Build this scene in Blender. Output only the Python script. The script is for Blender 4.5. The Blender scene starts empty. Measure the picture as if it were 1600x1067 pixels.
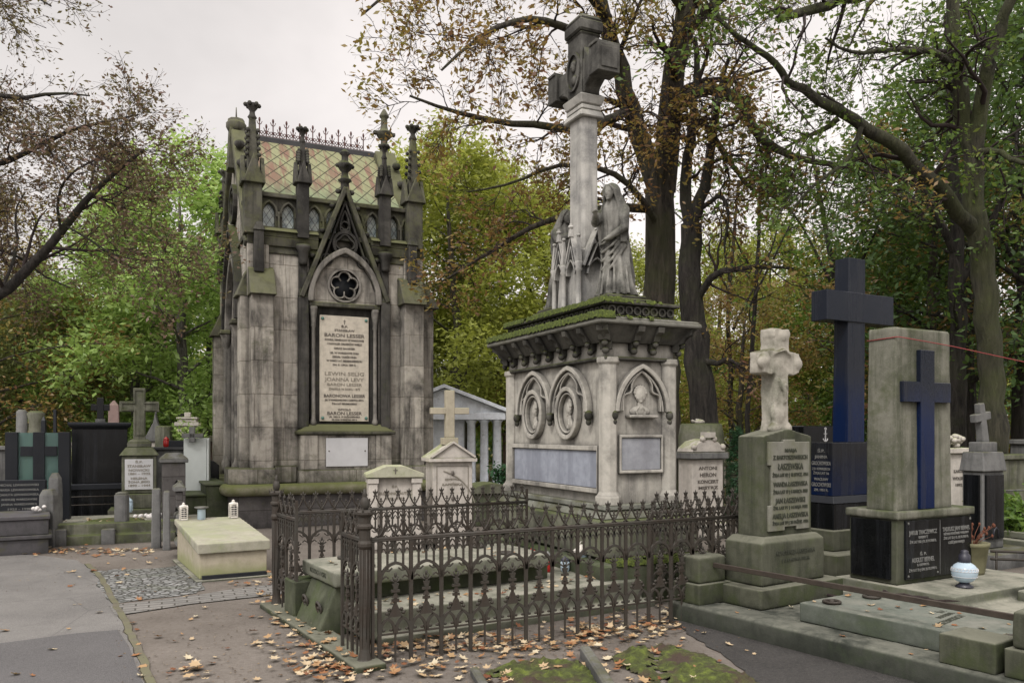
import bpy, math, random
import numpy as np
from mathutils import Vector, Matrix
R=math.radians; PI=math.pi
random.seed(7)
sc=bpy.context.scene
COL=sc.collection
FL=1289.0; EYE=1.6; HOR=675.0      # focal length and horizon of the photograph, in its own pixels

class F:
    """a plot of ground: origin, rotation, and the measurements taken from the photograph"""
    def __init__(s,px,Y,a):
        s.ox=(px-800)/FL*Y; s.oy=Y; s.c=math.cos(R(a)); s.s=math.sin(R(a)); s.a=a
    def fx(s,px,y=0):
        k=(px-800)/FL; return (k*(s.oy+s.c*y)-s.ox+s.s*y)/(s.c-k*s.s)
    def fy(s,px,x=0):
        k=(px-800)/FL; return (s.ox+s.c*x-k*(s.oy+s.s*x))/(s.s+k*s.c)
    def Y(s,x,y): return s.oy+s.s*x+s.c*y
    def X(s,x,y): return s.ox+s.c*x-s.s*y
    def z(s,py,x=0,y=0): return EYE+(HOR-py)/FL*s.Y(x,y)
    def on(s,px,py,z):
        Y=(EYE-z)*FL/(py-HOR); dx=(px-800)/FL*Y-s.ox; dy=Y-s.oy; return (s.c*dx+s.s*dy,-s.s*dx+s.c*dy)
    def w(s,x,y,z): return (s.X(x,y),s.Y(x,y),z)
    def sub(s,x,y,da=0):
        g=F(800,1,s.a+da); g.ox=s.X(x,y); g.oy=s.Y(x,y); return g
def ground_pt(px,py,z=0):
    Y=(EYE-z)*FL/(py-HOR); return ((px-800)/FL*Y,Y)
def atpx(px,py,Y): return Vector(((px-800)/FL*Y,Y,EYE+(HOR-py)/FL*Y))

def link(o,parent=None):
    COL.objects.link(o)
    if parent is not None: o.parent=parent
    return o
def tag(o,label,cat,group=None,kind=None):
    o['label']=label; o['category']=cat
    if group: o['group']=group
    if kind: o['kind']=kind
    return o
def thing(name,f,label,cat,group=None,z=0):
    o=bpy.data.objects.new(name,None); COL.objects.link(o)
    o.empty_display_size=.2
    o.location=(f.ox,f.oy,z); o.rotation_euler=(0,0,R(f.a))
    return tag(o,label,cat,group)

class MB:
    def __init__(s): s.v=[]; s.f=[]; s.sm=[]
    def add(s,vs,fs,smooth=False):
        b=len(s.v); s.v+= [tuple(p) for p in vs]; s.f+=[[i+b for i in q] for q in fs]; s.sm+=[smooth]*len(fs); return s
    def box(s,x0,x1,y0,y1,z0,z1): return s.frus(x0,x1,y0,y1,z0,x0,x1,y0,y1,z1)
    def frus(s,x0,x1,y0,y1,z0,X0,X1,Y0,Y1,z1):
        return s.add([(x0,y0,z0),(x1,y0,z0),(x1,y1,z0),(x0,y1,z0),(X0,Y0,z1),(X1,Y0,z1),(X1,Y1,z1),(X0,Y1,z1)],
          [(3,2,1,0),(4,5,6,7),(0,1,5,4),(1,2,6,5),(2,3,7,6),(3,0,4,7)])
    def cb(s,cx,cy,w,d,z0,z1,w1=None,d1=None):
        w1=w if w1 is None else w1; d1=d if d1 is None else d1
        return s.frus(cx-w/2,cx+w/2,cy-d/2,cy+d/2,z0,cx-w1/2,cx+w1/2,cy-d1/2,cy+d1/2,z1)
    def mp(s,pl,u,v,d): return (u,d,v) if pl=='x' else ((d,u,v) if pl=='y' else (u,v,d))
    def prism(s,poly,pl,a,b,smooth=False):
        n=len(poly); vs=[s.mp(pl,u,v,a) for u,v in poly]+[s.mp(pl,u,v,b) for u,v in poly]
        fs=[tuple(range(n)),tuple(range(2*n-1,n-1,-1))]+[(i,i+n,(i+1)%n+n,(i+1)%n) for i in range(n)]
        return s.add(vs,fs,smooth)
    def band(s,path,w,pl,a,b,closed=False):
        """flat moulding of width w along a 2-D path, from depth a to depth b"""
        n=len(path); L=[];Rr=[]
        for i in range(n):
            if closed: p=path[i-1]; q=path[(i+1)%n]
            else: p=path[max(i-1,0)]; q=path[min(i+1,n-1)]
            tx,ty=q[0]-p[0],q[1]-p[1]; l=math.hypot(tx,ty) or 1; nx,ny=-ty/l*w/2,tx/l*w/2
            L.append((path[i][0]+nx,path[i][1]+ny)); Rr.append((path[i][0]-nx,path[i][1]-ny))
        vs=[]
        for i in range(n): vs+=[s.mp(pl,*L[i],a),s.mp(pl,*Rr[i],a),s.mp(pl,*Rr[i],b),s.mp(pl,*L[i],b)]
        fs=[]
        m=n if closed else n-1
        for i in range(m):
            j=(i+1)%n
            for k in range(4): fs.append((i*4+k,i*4+(k+1)%4,j*4+(k+1)%4,j*4+k))
        if not closed: fs+=[(3,2,1,0),((n-1)*4,(n-1)*4+1,(n-1)*4+2,(n-1)*4+3)]
        return s.add(vs,fs)
    def holed(s,outer,hole,c,pl,a,b):
        """plate between depth a and b: outline 'outer' with the star-shaped opening 'hole' about c"""
        def hit(poly,t):
            dx,dy=math.cos(t),math.sin(t); best=None
            for i in range(len(poly)):
                x1,y1=poly[i][0]-c[0],poly[i][1]-c[1]; x2,y2=poly[(i+1)%len(poly)][0]-c[0],poly[(i+1)%len(poly)][1]-c[1]
                ex,ey=x2-x1,y2-y1; den=dx*ey-dy*ex
                if abs(den)<1e-9: continue
                r=(x1*ey-y1*ex)/den; q=(x1*dy-y1*dx)/den
                if r>1e-6 and -1e-6<=q<=1+1e-6: best=r if best is None else max(best,r)
            best=best or 1e-3
            return (c[0]+dx*best,c[1]+dy*best)
        ts=sorted(set(round(math.atan2(p[1]-c[1],p[0]-c[0]),5) for p in list(outer)+list(hole)))
        O=[hit(outer,t) for t in ts]; H=[hit(hole,t) for t in ts]; n=len(ts); vs=[]
        for i in range(n): vs+=[s.mp(pl,*O[i],a),s.mp(pl,*H[i],a),s.mp(pl,*H[i],b),s.mp(pl,*O[i],b)]
        fs=[]
        for i in range(n):
            j=(i+1)%n
            for k in range(4): fs.append((i*4+k,i*4+(k+1)%4,j*4+(k+1)%4,j*4+k))
        return s.add(vs,fs)
    def lathe(s,prof,cx=0,cy=0,z=0,n=16,sx=1,sy=1,smooth=True,a0=0):
        vs=[];m=len(prof)
        for r,h in prof:
            for i in range(n):
                a=2*PI*i/n+a0; vs.append((cx+math.cos(a)*r*sx,cy+math.sin(a)*r*sy,z+h))
        fs=[]
        for k in range(m-1):
            for i in range(n): j=(i+1)%n; fs.append((k*n+i,k*n+j,(k+1)*n+j,(k+1)*n+i))
        fs.append(tuple(range(n-1,-1,-1))); fs.append(tuple((m-1)*n+i for i in range(n)))
        return s.add(vs,fs,smooth)
    def ell(s,c,r,n=14,m=9):
        vs=[];fs=[]
        for k in range(m+1):
            t=PI*k/m; rr=max(math.sin(t),.01)
            for i in range(n): a=2*PI*i/n; vs.append((c[0]+r[0]*rr*math.cos(a),c[1]+r[1]*rr*math.sin(a),c[2]-r[2]*math.cos(t)))
        for k in range(m):
            for i in range(n): j=(i+1)%n; fs.append((k*n+i,k*n+j,(k+1)*n+j,(k+1)*n+i))
        fs.append(tuple(range(n-1,-1,-1))); fs.append(tuple(m*n+i for i in range(n)))
        return s.add(vs,fs,True)
    def tube(s,pts,r,n=6,smooth=True,flat=1.0):
        P=[Vector(p) for p in pts]; m=len(P); rr=r if hasattr(r,'__len__') else [r]*m
        vs=[]
        up=Vector((0,0,1))
        prev=None
        for i in range(m):
            t=(P[min(i+1,m-1)]-P[max(i-1,0)])
            if t.length<1e-9: t=Vector((0,0,1))
            t.normalize()
            if prev is None:
                a=up.cross(t)
                if a.length<.1: a=Vector((1,0,0)).cross(t)
                a.normalize()
            else:
                a=prev-t*prev.dot(t); a.normalize()
            prev=a; b=t.cross(a)
            for k in range(n):
                an=2*PI*(k+.5)/n; vs.append(P[i]+a*math.cos(an)*rr[i]*flat+b*math.sin(an)*rr[i])
        fs=[]
        for i in range(m-1):
            for k in range(n): j=(k+1)%n; fs.append((i*n+k,i*n+j,(i+1)*n+j,(i+1)*n+k))
        fs.append(tuple(range(n-1,-1,-1))); fs.append(tuple((m-1)*n+k for k in range(n)))
        return s.add(vs,fs,smooth)
    def xf(s,M,start=0):
        for i in range(start,len(s.v)): s.v[i]=tuple(M@Vector(s.v[i]))
        return s
    def clusters(s):
        n=len(s.v); par=list(range(n))
        def fd(i):
            while par[i]!=i: par[i]=par[par[i]]; i=par[i]
            return i
        for f in s.f:
            r=fd(f[0])
            for k in f[1:]: par[fd(k)]=r
        comp={}
        for i in range(n): comp.setdefault(fd(i),[]).append(i)
        cs=[]
        for ids in comp.values():
            A=np.array([s.v[i] for i in ids]); cs.append([A.min(0)-.004,A.max(0)+.004])
        k=len(cs)
        if k>400: return None
        q=list(range(k))
        def g(i):
            while q[i]!=i: i=q[i]
            return i
        for i in range(k):
            for j in range(i):
                if (cs[i][0]<=cs[j][1]).all() and (cs[j][0]<=cs[i][1]).all(): q[g(i)]=g(j)
        keys=list(comp); root={keys[i]:g(i) for i in range(k)}
        return [root[fd(f[0])] for f in s.f]
    def build(s,name,mat,parent=None,bevel=0,sub=0,disp=0,remesh=0,seg=1,split=True):
        if split and not remesh:
            c=s.clusters()
            if c and 1<len(set(c))<=24:
                first=None
                for r in dict.fromkeys(c):
                    m=MB(); ids={}
                    for f,sm_,cc in zip(s.f,s.sm,c):
                        if cc!=r: continue
                        for i in f:
                            if i not in ids: ids[i]=len(m.v); m.v.append(s.v[i])
                        m.f.append([ids[i] for i in f]); m.sm.append(sm_)
                    o=m.build(name,mat,parent,bevel,sub,disp,remesh,seg,False); first=first or o
                return first
        me=bpy.data.meshes.new(name); me.from_pydata(s.v,[],s.f); me.materials.append(mat)
        me.polygons.foreach_set('use_smooth',s.sm)
        import bmesh
        bm=bmesh.new(); bm.from_mesh(me); bmesh.ops.recalc_face_normals(bm,faces=bm.faces); bm.to_mesh(me); bm.free()
        o=bpy.data.objects.new(name,me); link(o,parent)
        if bevel:
            m=o.modifiers.new('b','BEVEL'); m.width=bevel; m.segments=seg; m.limit_method='ANGLE'; m.angle_limit=R(35); m.use_clamp_overlap=True
        if remesh:
            m=o.modifiers.new('r','REMESH'); m.mode='VOXEL'; m.voxel_size=remesh; m.use_smooth_shade=True
            m=o.modifiers.new('s','SMOOTH'); m.iterations=2; m.factor=.5
        if disp:
            t=bpy.data.textures.get('wear')
            if t is None: t=bpy.data.textures.new('wear','CLOUDS'); t.noise_scale=.12; t.noise_depth=3
            m=o.modifiers.new('d','DISPLACE'); m.texture=t; m.strength=disp; m.mid_level=.5
        return o
def circ(cx,cz,r,n=24,a0=0,a1=2*PI,closed=True,rx=1):
    k=n if closed else n-1
    return [(cx+r*rx*math.cos(a0+(a1-a0)*i/k),cz+r*math.sin(a0+(a1-a0)*i/k)) for i in range(n)]
def pointed(cx,z0,w,h,n=8,top=True):
    """a pointed arch from the left springing over the apex to the right one"""
    hw=w/2; r=(hw*hw+h*h)/(2*hw)         # centre on the springing line
    A=math.asin(min(1,h/r)); L=[]
    for i in range(n+1): a=A*i/n; L.append((cx-hw+r-r*math.cos(a),z0+r*math.sin(a)))
    return L+[(2*cx-x,z) for x,z in reversed(L[:-1])]
def lobes(cx,cz,r,k,rot=0,n=9,depth=.5):
    """a foil of k round lobes"""
    d=r*(1-depth*.9); rr=r-d*.98
    rr=r*.42 if k>=5 else r*.46; d=r-rr; out=[]
    half=PI/k*1.62 if k==4 else PI/k*2.3
    for i in range(k):
        a=rot+2*PI*i/k
        for j in range(n):
            b=a+half*(2*j/(n-1)-1); out.append((cx+d*math.cos(a)+rr*math.cos(b),cz+d*math.sin(a)+rr*math.sin(b)))
    return out
def text(name,s,size,mat,parent,loc,face='x',depth=.003,width=None,bold=0,align='CENTER'):
    """raised or inked lettering on a face: 'x' looks to -y, 'y' looks to -x, 'h' lies flat"""
    c=bpy.data.curves.new(name,'FONT'); c.body=s; c.size=size; c.align_x=align; c.align_y='CENTER'; c.extrude=depth; c.offset=bold; c.space_line=1.0; c.resolution_u=3
    t=bpy.data.objects.new(name,c); COL.objects.link(t)
    dg=bpy.context.evaluated_depsgraph_get(); me=bpy.data.meshes.new_from_object(t.evaluated_get(dg)); bpy.data.objects.remove(t)
    me.materials.clear(); me.materials.append(mat)
    o=bpy.data.objects.new(name,me); link(o,parent)
    if width:
        xs=[v.co.x for v in me.vertices]; w=max(xs)-min(xs) if xs else 1
        for v in me.vertices: v.co.x*=width/w
    if face=='x': o.rotation_euler=(R(90),0,0)
    elif face=='y': o.rotation_euler=(R(90),0,R(-90))
    elif face=='h': o.rotation_euler=(0,0,0)
    o.location=loc; return o
def copy_tree(o,parent=None):
    c=o.copy(); COL.objects.link(c); c.parent=parent
    for ch in o.children:
        copy_tree(ch,c)
    return c

# ---------------------------------------------------------------- materials
def newmat(name):
    m=bpy.data.materials.new(name); m.use_nodes=True; nt=m.node_tree; nt.nodes.clear()
    out=nt.nodes.new('ShaderNodeOutputMaterial'); b=nt.nodes.new('ShaderNodeBsdfPrincipled'); nt.links.new(b.outputs[0],out.inputs[0])
    return m,nt,b
class NT:
    def __init__(s,nt): s.nt=nt
    def n(s,t,**k):
        x=s.nt.nodes.new('ShaderNode'+t)
        for a,v in k.items(): setattr(x,a,v)
        return x
    def set(s,sock,v):
        if isinstance(v,bpy.types.NodeSocket): s.nt.links.new(v,sock)
        elif isinstance(v,(tuple,list)) and len(v)==3 and sock.type=='RGBA': sock.default_value=(*v,1)
        else: sock.default_value=v
    def obj(s): return s.n('TexCoord').outputs['Object']
    def map(s,vec,sc=(1,1,1),loc=(0,0,0)):
        m=s.n('Mapping'); s.set(m.inputs[0],vec); m.inputs['Scale'].default_value=sc; m.inputs['Location'].default_value=loc; return m.outputs[0]
    def noise(s,vec,scale,det=5,rough=.6,dist=0):
        x=s.n('TexNoise'); s.set(x.inputs['Vector'],vec); x.inputs['Scale'].default_value=scale; x.inputs['Detail'].default_value=det; x.inputs['Roughness'].default_value=rough; x.inputs['Distortion'].default_value=dist; return x.outputs['Fac']
    def mr(s,v,a,b,c=0,d=1):
        x=s.n('MapRange'); s.set(x.inputs[0],v); x.inputs[1].default_value=a; x.inputs[2].default_value=b; x.inputs[3].default_value=c; x.inputs[4].default_value=d; return x.outputs[0]
    def mix(s,f,a,b,bt='MIX'):
        x=s.n('MixRGB',blend_type=bt); s.set(x.inputs[0],f); s.set(x.inputs[1],a); s.set(x.inputs[2],b); return x.outputs[0]
    def m(s,op,a,b=0):
        x=s.n('Math',operation=op); s.set(x.inputs[0],a); s.set(x.inputs[1],b); return x.outputs[0]
    def ramp(s,f,stops):
        x=s.n('ValToRGB'); s.set(x.inputs[0],f); cr=x.color_ramp
        while len(cr.elements)<len(stops): cr.elements.new(.5)
        for e,(p,c) in zip(cr.elements,stops): e.position=p; e.color=(*c,1)
        return x.outputs[0]
    def sep(s,v):
        x=s.n('SeparateXYZ'); s.set(x.inputs[0],v); return x.outputs
    def comb(s,x_,y_,z_=0.0):
        x=s.n('CombineXYZ'); s.set(x.inputs[0],x_); s.set(x.inputs[1],y_); s.set(x.inputs[2],z_); return x.outputs[0]
    def nz(s): return s.sep(s.n('NewGeometry').outputs['Normal'])[2]
    def bump(s,b,h,st=.3,dist=.02):
        x=s.n('Bump'); x.inputs['Strength'].default_value=st; x.inputs['Distance'].default_value=dist; s.set(x.inputs['Height'],h); s.nt.links.new(x.outputs[0],b.inputs['Normal'])
GREEN=(.085,.085,.042); MOSS=(.11,.15,.02)
def stone(name,base,dark,soot=.5,streak=.5,green=.3,top=.6,blocks=None,rough=.92,bump=.35,low=None,gcol=GREEN,scale=1.0,topcol=None,off=0.0,spots=.3):
    """weathered stone: base and dark tones, vertical wash streaks, soot, algae on upward faces and near the ground"""
    m,nt,b=newmat(name); N=NT(nt); co=N.obj(); co=N.map(co,(scale,)*3,(off,off*1.7,0))
    n1=N.noise(co,1.6,7,.62,.3); n2=N.noise(co,9,6,.7); st=N.noise(N.map(co,(7,7,.55)),1.0,6,.65,.2); n3=N.noise(co,60,3,.7)
    c=N.mix(N.mr(n2,.3,.75),base,tuple(x*.72 for x in base))
    c=N.mix(N.m('MULTIPLY',N.mr(n1,.62-.35*soot,.78-.3*soot),.85),c,dark)
    c=N.mix(N.m('MULTIPLY',N.mr(st,.60-.22*streak,.74-.18*streak),min(1,.35+streak*.55)),c,dark)
    if spots: c=N.mix(N.m('MULTIPLY',N.mr(n3,.55,.75),spots),c,tuple(min(1,x*1.25) for x in base))
    h=N.m('ADD',N.m('MULTIPLY',n2,.6),N.m('MULTIPLY',n3,.3))
    if blocks:
        s=N.sep(co); v=N.comb(N.m('ADD',s[0],s[1]),s[2])
        br=N.n('TexBrick',offset=.5); N.set(br.inputs['Vector'],v); br.inputs['Scale'].default_value=1; br.inputs['Mortar Size'].default_value=.008; br.inputs['Mortar Smooth'].default_value=.3
        br.inputs['Brick Width'].default_value=blocks[0]; br.inputs['Row Height'].default_value=blocks[1]
        br.inputs['Color1'].default_value=(1,1,1,1); br.inputs['Color2'].default_value=(.55,.55,.56,1); br.inputs['Mortar'].default_value=(.35,.33,.31,1)
        c=N.mix(.8,c,br.outputs['Color'],'MULTIPLY')
        h=N.m('SUBTRACT',h,N.m('MULTIPLY',br.outputs['Fac'],.8))
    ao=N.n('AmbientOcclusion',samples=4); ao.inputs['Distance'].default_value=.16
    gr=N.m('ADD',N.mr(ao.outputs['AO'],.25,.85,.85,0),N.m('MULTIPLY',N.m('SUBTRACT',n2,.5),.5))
    c=N.mix(N.m('MINIMUM',N.m('MAXIMUM',gr,0),.8),c,tuple(x*.45 for x in dark))  # contact shade painted into creases by occlusion, broken up by noise
    gn=N.noise(co,3.5,6,.7)
    if green: c=N.mix(N.m('MULTIPLY',N.mr(gn,.62-.3*green,.80-.25*green),.75),c,gcol)
    if low:
        z=N.sep(co)[2]; f=N.mr(N.m('ADD',z,N.m('MULTIPLY',N.m('SUBTRACT',gn,.5),low*1.6)),low*.4,low,1,0)
        c=N.mix(N.m('MULTIPLY',f,.75),c,gcol)
    if top:
        f=N.m('MULTIPLY',N.mr(N.nz(),.25,.8),N.mr(gn,.55-.35*top,.75-.35*top)); c=N.mix(N.m('MULTIPLY',f,.9),c,topcol or gcol)
    N.set(b.inputs['Base Color'],c); b.inputs['Roughness'].default_value=rough; b.inputs['Specular IOR Level'].default_value=.25
    N.bump(b,h,bump,.02); return m
def plain(name,col,rough=.6,metal=0,var=.25,scale=8,bump=.15,spec=.4,col2=None):
    m,nt,b=newmat(name); N=NT(nt); co=N.obj(); n=N.noise(co,scale,6,.65); n2=N.noise(co,scale*6,3,.6)
    c=N.mix(N.mr(n,.35,.7),col,col2 or tuple(x*(1-var) for x in col))
    N.set(b.inputs['Base Color'],c); b.inputs['Roughness'].default_value=rough; b.inputs['Metallic'].default_value=metal; b.inputs['Specular IOR Level'].default_value=spec
    if bump: N.bump(b,N.m('ADD',n,N.m('MULTIPLY',n2,.4)),bump,.01)
    return m
def granite(name,col,rough=.12,navy=None,zz=None):  # navy: colour of the blue reflection painted into black granite
    m,nt,b=newmat(name); N=NT(nt); co=N.obj(); n=N.noise(co,220,2,.6); n2=N.noise(co,2.5,5,.6)
    c=N.mix(N.mr(n,.5,.75),col,tuple(min(1,x*2+.012) for x in col))
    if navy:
        z=N.sep(co)[2]; f=N.mr(N.m('ADD',z,N.m('MULTIPLY',n2,.25)),zz[0],zz[1],1,0); c=N.mix(f,c,navy)  # blue reflection painted into the colour, stronger towards the foot
    st=N.noise(N.map(co,(9,9,.5)),1.0,6,.65); c=N.mix(N.m('MULTIPLY',N.mr(st,.48,.72),.5),c,(.028,.030,.036)); c=N.mix(N.m('MULTIPLY',N.mr(n2,.5,.8),.15),c,(.06,.06,.055))
    N.set(b.inputs['Base Color'],c); N.set(b.inputs['Roughness'],N.m('ADD',N.mr(n2,.3,.8,rough,rough+.15),N.mr(st,.5,.75,0,.2))); b.inputs['Specular IOR Level'].default_value=.28
    return m
M={}
SB=(.62,.575,.50); SD=(.030,.028,.026)
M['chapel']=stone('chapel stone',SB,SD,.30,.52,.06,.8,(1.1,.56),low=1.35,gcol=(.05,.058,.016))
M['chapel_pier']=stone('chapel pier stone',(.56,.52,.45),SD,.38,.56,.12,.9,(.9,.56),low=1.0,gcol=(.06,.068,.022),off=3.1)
M['chapel_dark']=stone('chapel sooty stone',(.10,.095,.085),(.02,.019,.018),.55,.6,.22,.95,None,gcol=(.07,.08,.028),off=1.3)
M['chapel_trim']=stone('chapel green trim',(.13,.125,.10),(.025,.024,.02),.5,.5,.55,1,None,gcol=(.13,.135,.065),off=5.3)
M['chapel_low']=stone('chapel plinth granite',(.15,.14,.135),(.05,.045,.045),.4,.3,.2,.5,(1.2,.3),off=2)
M['arch']=stone('chapel portal stone',(.30,.28,.25),(.05,.048,.045),.45,.5,.1,.5,off=8)
M['marble']=plain('old marble',(.60,.57,.50),.55,0,.15,5,.05)
M['marble_stain']=stone('stained marble',(.66,.60,.50),(.30,.27,.20),.02,.0,.0,.1,None,rough=.6,bump=.08)
M['white_marble']=plain('white marble plate',(.66,.66,.67),.5,0,.12,6,.04)
M['ink']=plain('dark inscription',(.17,.15,.13),.7,0,.5,20,0)
M['ink_faint']=plain('worn inscription',(.30,.27,.22),.8,0,.3,20,0)
M['ink_green']=plain('mossy inscription',(.055,.06,.042),.8,0,.4,20,0)
M['gold']=plain('pale inscription',(.22,.22,.21),.5,0,.35,20,0)
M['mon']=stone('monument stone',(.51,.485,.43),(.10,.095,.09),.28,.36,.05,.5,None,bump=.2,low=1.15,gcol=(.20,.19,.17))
M['mon_dark']=stone('monument dark stone',(.115,.11,.095),(.022,.021,.019),.5,.5,.2,.9,None,gcol=(.08,.09,.03),off=2.2)
M['mon_low']=stone('monument mossy plinth',(.20,.20,.155),(.05,.052,.04),.4,.45,.5,.9,None,gcol=(.085,.10,.04))
M['mon_shaft']=stone('monument shaft stone',(.50,.485,.45),(.14,.14,.14),.24,.42,.02,.5,None,bump=.15,off=4)
M['blueplate']=stone('blue grey plate',(.37,.395,.46),(.22,.235,.28),.3,.6,.0,0,None,bump=.05,rough=.7,spots=.1)
M['greyplate']=stone('grey plate',(.36,.37,.40),(.2,.2,.22),.25,.3,.0,0,None,bump=.1,rough=.75,spots=.1)
M['cross_dark']=stone('sooty cross stone',(.16,.155,.14),(.025,.024,.022),.55,.55,.1,.6,None,gcol=(.07,.075,.03),off=2.9)
M['statue']=stone('statue stone',(.33,.32,.29),(.03,.03,.027),.52,.62,.12,.85,None,gcol=(.05,.055,.03),bump=.25,off=6)
M['iron']=plain('old cast iron',(.044,.041,.034),.66,.0,.35,6,.5,.5,col2=(.034,.022,.014))
M['iron_bar']=plain('rusty iron bar',(.055,.042,.032),.75,0,.4,12,.4,.4)
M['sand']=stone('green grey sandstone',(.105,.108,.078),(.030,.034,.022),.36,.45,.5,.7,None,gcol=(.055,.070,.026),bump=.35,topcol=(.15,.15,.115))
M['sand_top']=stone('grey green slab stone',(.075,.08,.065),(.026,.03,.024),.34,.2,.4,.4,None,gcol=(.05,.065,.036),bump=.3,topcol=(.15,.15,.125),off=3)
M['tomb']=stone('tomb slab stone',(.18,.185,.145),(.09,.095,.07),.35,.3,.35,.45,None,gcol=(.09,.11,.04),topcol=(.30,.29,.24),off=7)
M['tomb_dark']=stone('tomb side stone',(.11,.12,.08),(.035,.04,.025),.45,.4,.5,.3,None,gcol=(.055,.075,.025),off=9)
M['worn_cross']=stone('worn pale cross stone',(.46,.43,.37),(.12,.13,.09),.32,.30,.12,.6,None,off=2,bump=.5,spots=.5)
M['pillar']=stone('concrete pillar stone',(.22,.215,.175),(.06,.066,.042),.38,.66,.35,.4,None,gcol=(.075,.088,.04),off=1,spots=.5)
M['blk']=granite('polished black granite',(.004,.0045,.005))
M['blk_matt']=granite('dull black granite',(.013,.015,.019),.38)
M['navy']=granite('black granite with painted reflection',(.013,.016,.025),.17,(.0003,.010,.052),(1.95,2.5))  # these three black granites carry a painted blue reflection
M['painted_refl_low']=granite('black granite base with painted reflection',(.007,.008,.011),.17,(.0003,.010,.052),(.8,1.5))
M['painted_refl_x']=granite('black inlaid cross with painted reflection',(.009,.012,.022),.17,(.0003,.010,.055),(1.6,1.95))
M['greytomb']=stone('grey tomb stone',(.20,.20,.195),(.06,.06,.06),.35,.4,.15,.5,None)
M['white_tomb']=stone('white tomb stone',(.62,.575,.52),(.38,.35,.31),.22,.35,.04,.5,None,gcol=(.27,.30,.14),bump=.1,spots=.1)
M['cream']=stone('cream lid tomb',(.48,.43,.33),(.36,.33,.24),.24,.28,.12,.6,None,low=.2,gcol=(.27,.29,.13),topcol=(.36,.38,.22),bump=.12,spots=.1)
M['cream_lid']=stone('cream lid',(.42,.40,.32),(.26,.27,.19),.35,.25,.35,.45,None,gcol=(.27,.31,.13),topcol=(.32,.33,.22),bump=.12,spots=.15)
M['temple']=stone('pale blue marble',(.82,.86,.92),(.58,.62,.68),.28,.35,.02,.2,None,bump=.1,spots=.1)
M['white_paint']=plain('white glazed lantern',(.72,.68,.62),.45,0,.1,8,.05)
M['white_slab']=plain('white tiled stone',(.62,.66,.64),.5,0,.1,4,.05)
M['pink']=stone('pinkish granite',(.34,.24,.22),(.20,.15,.14),.3,.2,.1,.3,None)
M['cone']=plain('brown pine cone',(.05,.03,.02),.8)
M['terracotta']=plain('mossy clay pot',(.20,.19,.11),.85,0,.35,10,.3)
M['rope']=plain('red cord',(.30,.05,.05),.6,0,.1)
M['redglass']=plain('red candle glass',(.42,.015,.012),.15,0,.3,5,0,.6)
M['silver']=plain('silvered cap',(.035,.035,.05),.4,0,.3,5,.05,.6)
M['slate']=plain('dark kerb stone',(.05,.05,.052),.6,0,.4,5,.3)
M['wallfar']=plain('pale far wall',(.50,.49,.50),.8,0,.15,1,.05)
M['roofgrey']=plain('grey sheet roof',(.50,.50,.53),.6,0,.2,1,.05)
M['verdigris']=plain('verdigris copper',(.12,.25,.21),.6,0,.3,9,.1)
def clear_glass(name,col,rough=.05,alpha=.55):
    m,nt,b=newmat(name); b.inputs['Base Color'].default_value=(*col,1); b.inputs['Roughness'].default_value=rough; b.inputs['Transmission Weight'].default_value=alpha; b.inputs['IOR'].default_value=1.3; return m
M['teal']=clear_glass('teal glass',(.22,.36,.33),.12,.6)
M['pane']=clear_glass('leaded window glass',(.22,.28,.30),.12,.35)
M['lampglass']=clear_glass('pale lamp glass',(.55,.68,.78),.15,.25)
def lattice_glass():
    m,nt,b=newmat('leaded lattice glass'); N=NT(nt); s=N.sep(N.obj())
    a=N.m('ADD',N.m('MULTIPLY',s[0],9),N.m('MULTIPLY',s[2],6)); d=N.m('SUBTRACT',N.m('MULTIPLY',s[0],9),N.m('MULTIPLY',s[2],6))
    f=N.m('MINIMUM',N.m('ABSOLUTE',N.m('SUBTRACT',N.m('FRACT',a),.5)),N.m('ABSOLUTE',N.m('SUBTRACT',N.m('FRACT',d),.5)))
    n=N.noise(N.obj(),7,3,.6)
    c=N.mix(N.mr(n,.35,.65),(.42,.46,.42),(.16,.20,.21)); c=N.mix(N.mr(f,.03,.06,1,0),c,(.02,.02,.02))
    N.set(b.inputs['Base Color'],c); b.inputs['Roughness'].default_value=.18; b.inputs['Specular IOR Level'].default_value=.8
    return m
M['leaded']=lattice_glass()
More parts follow.
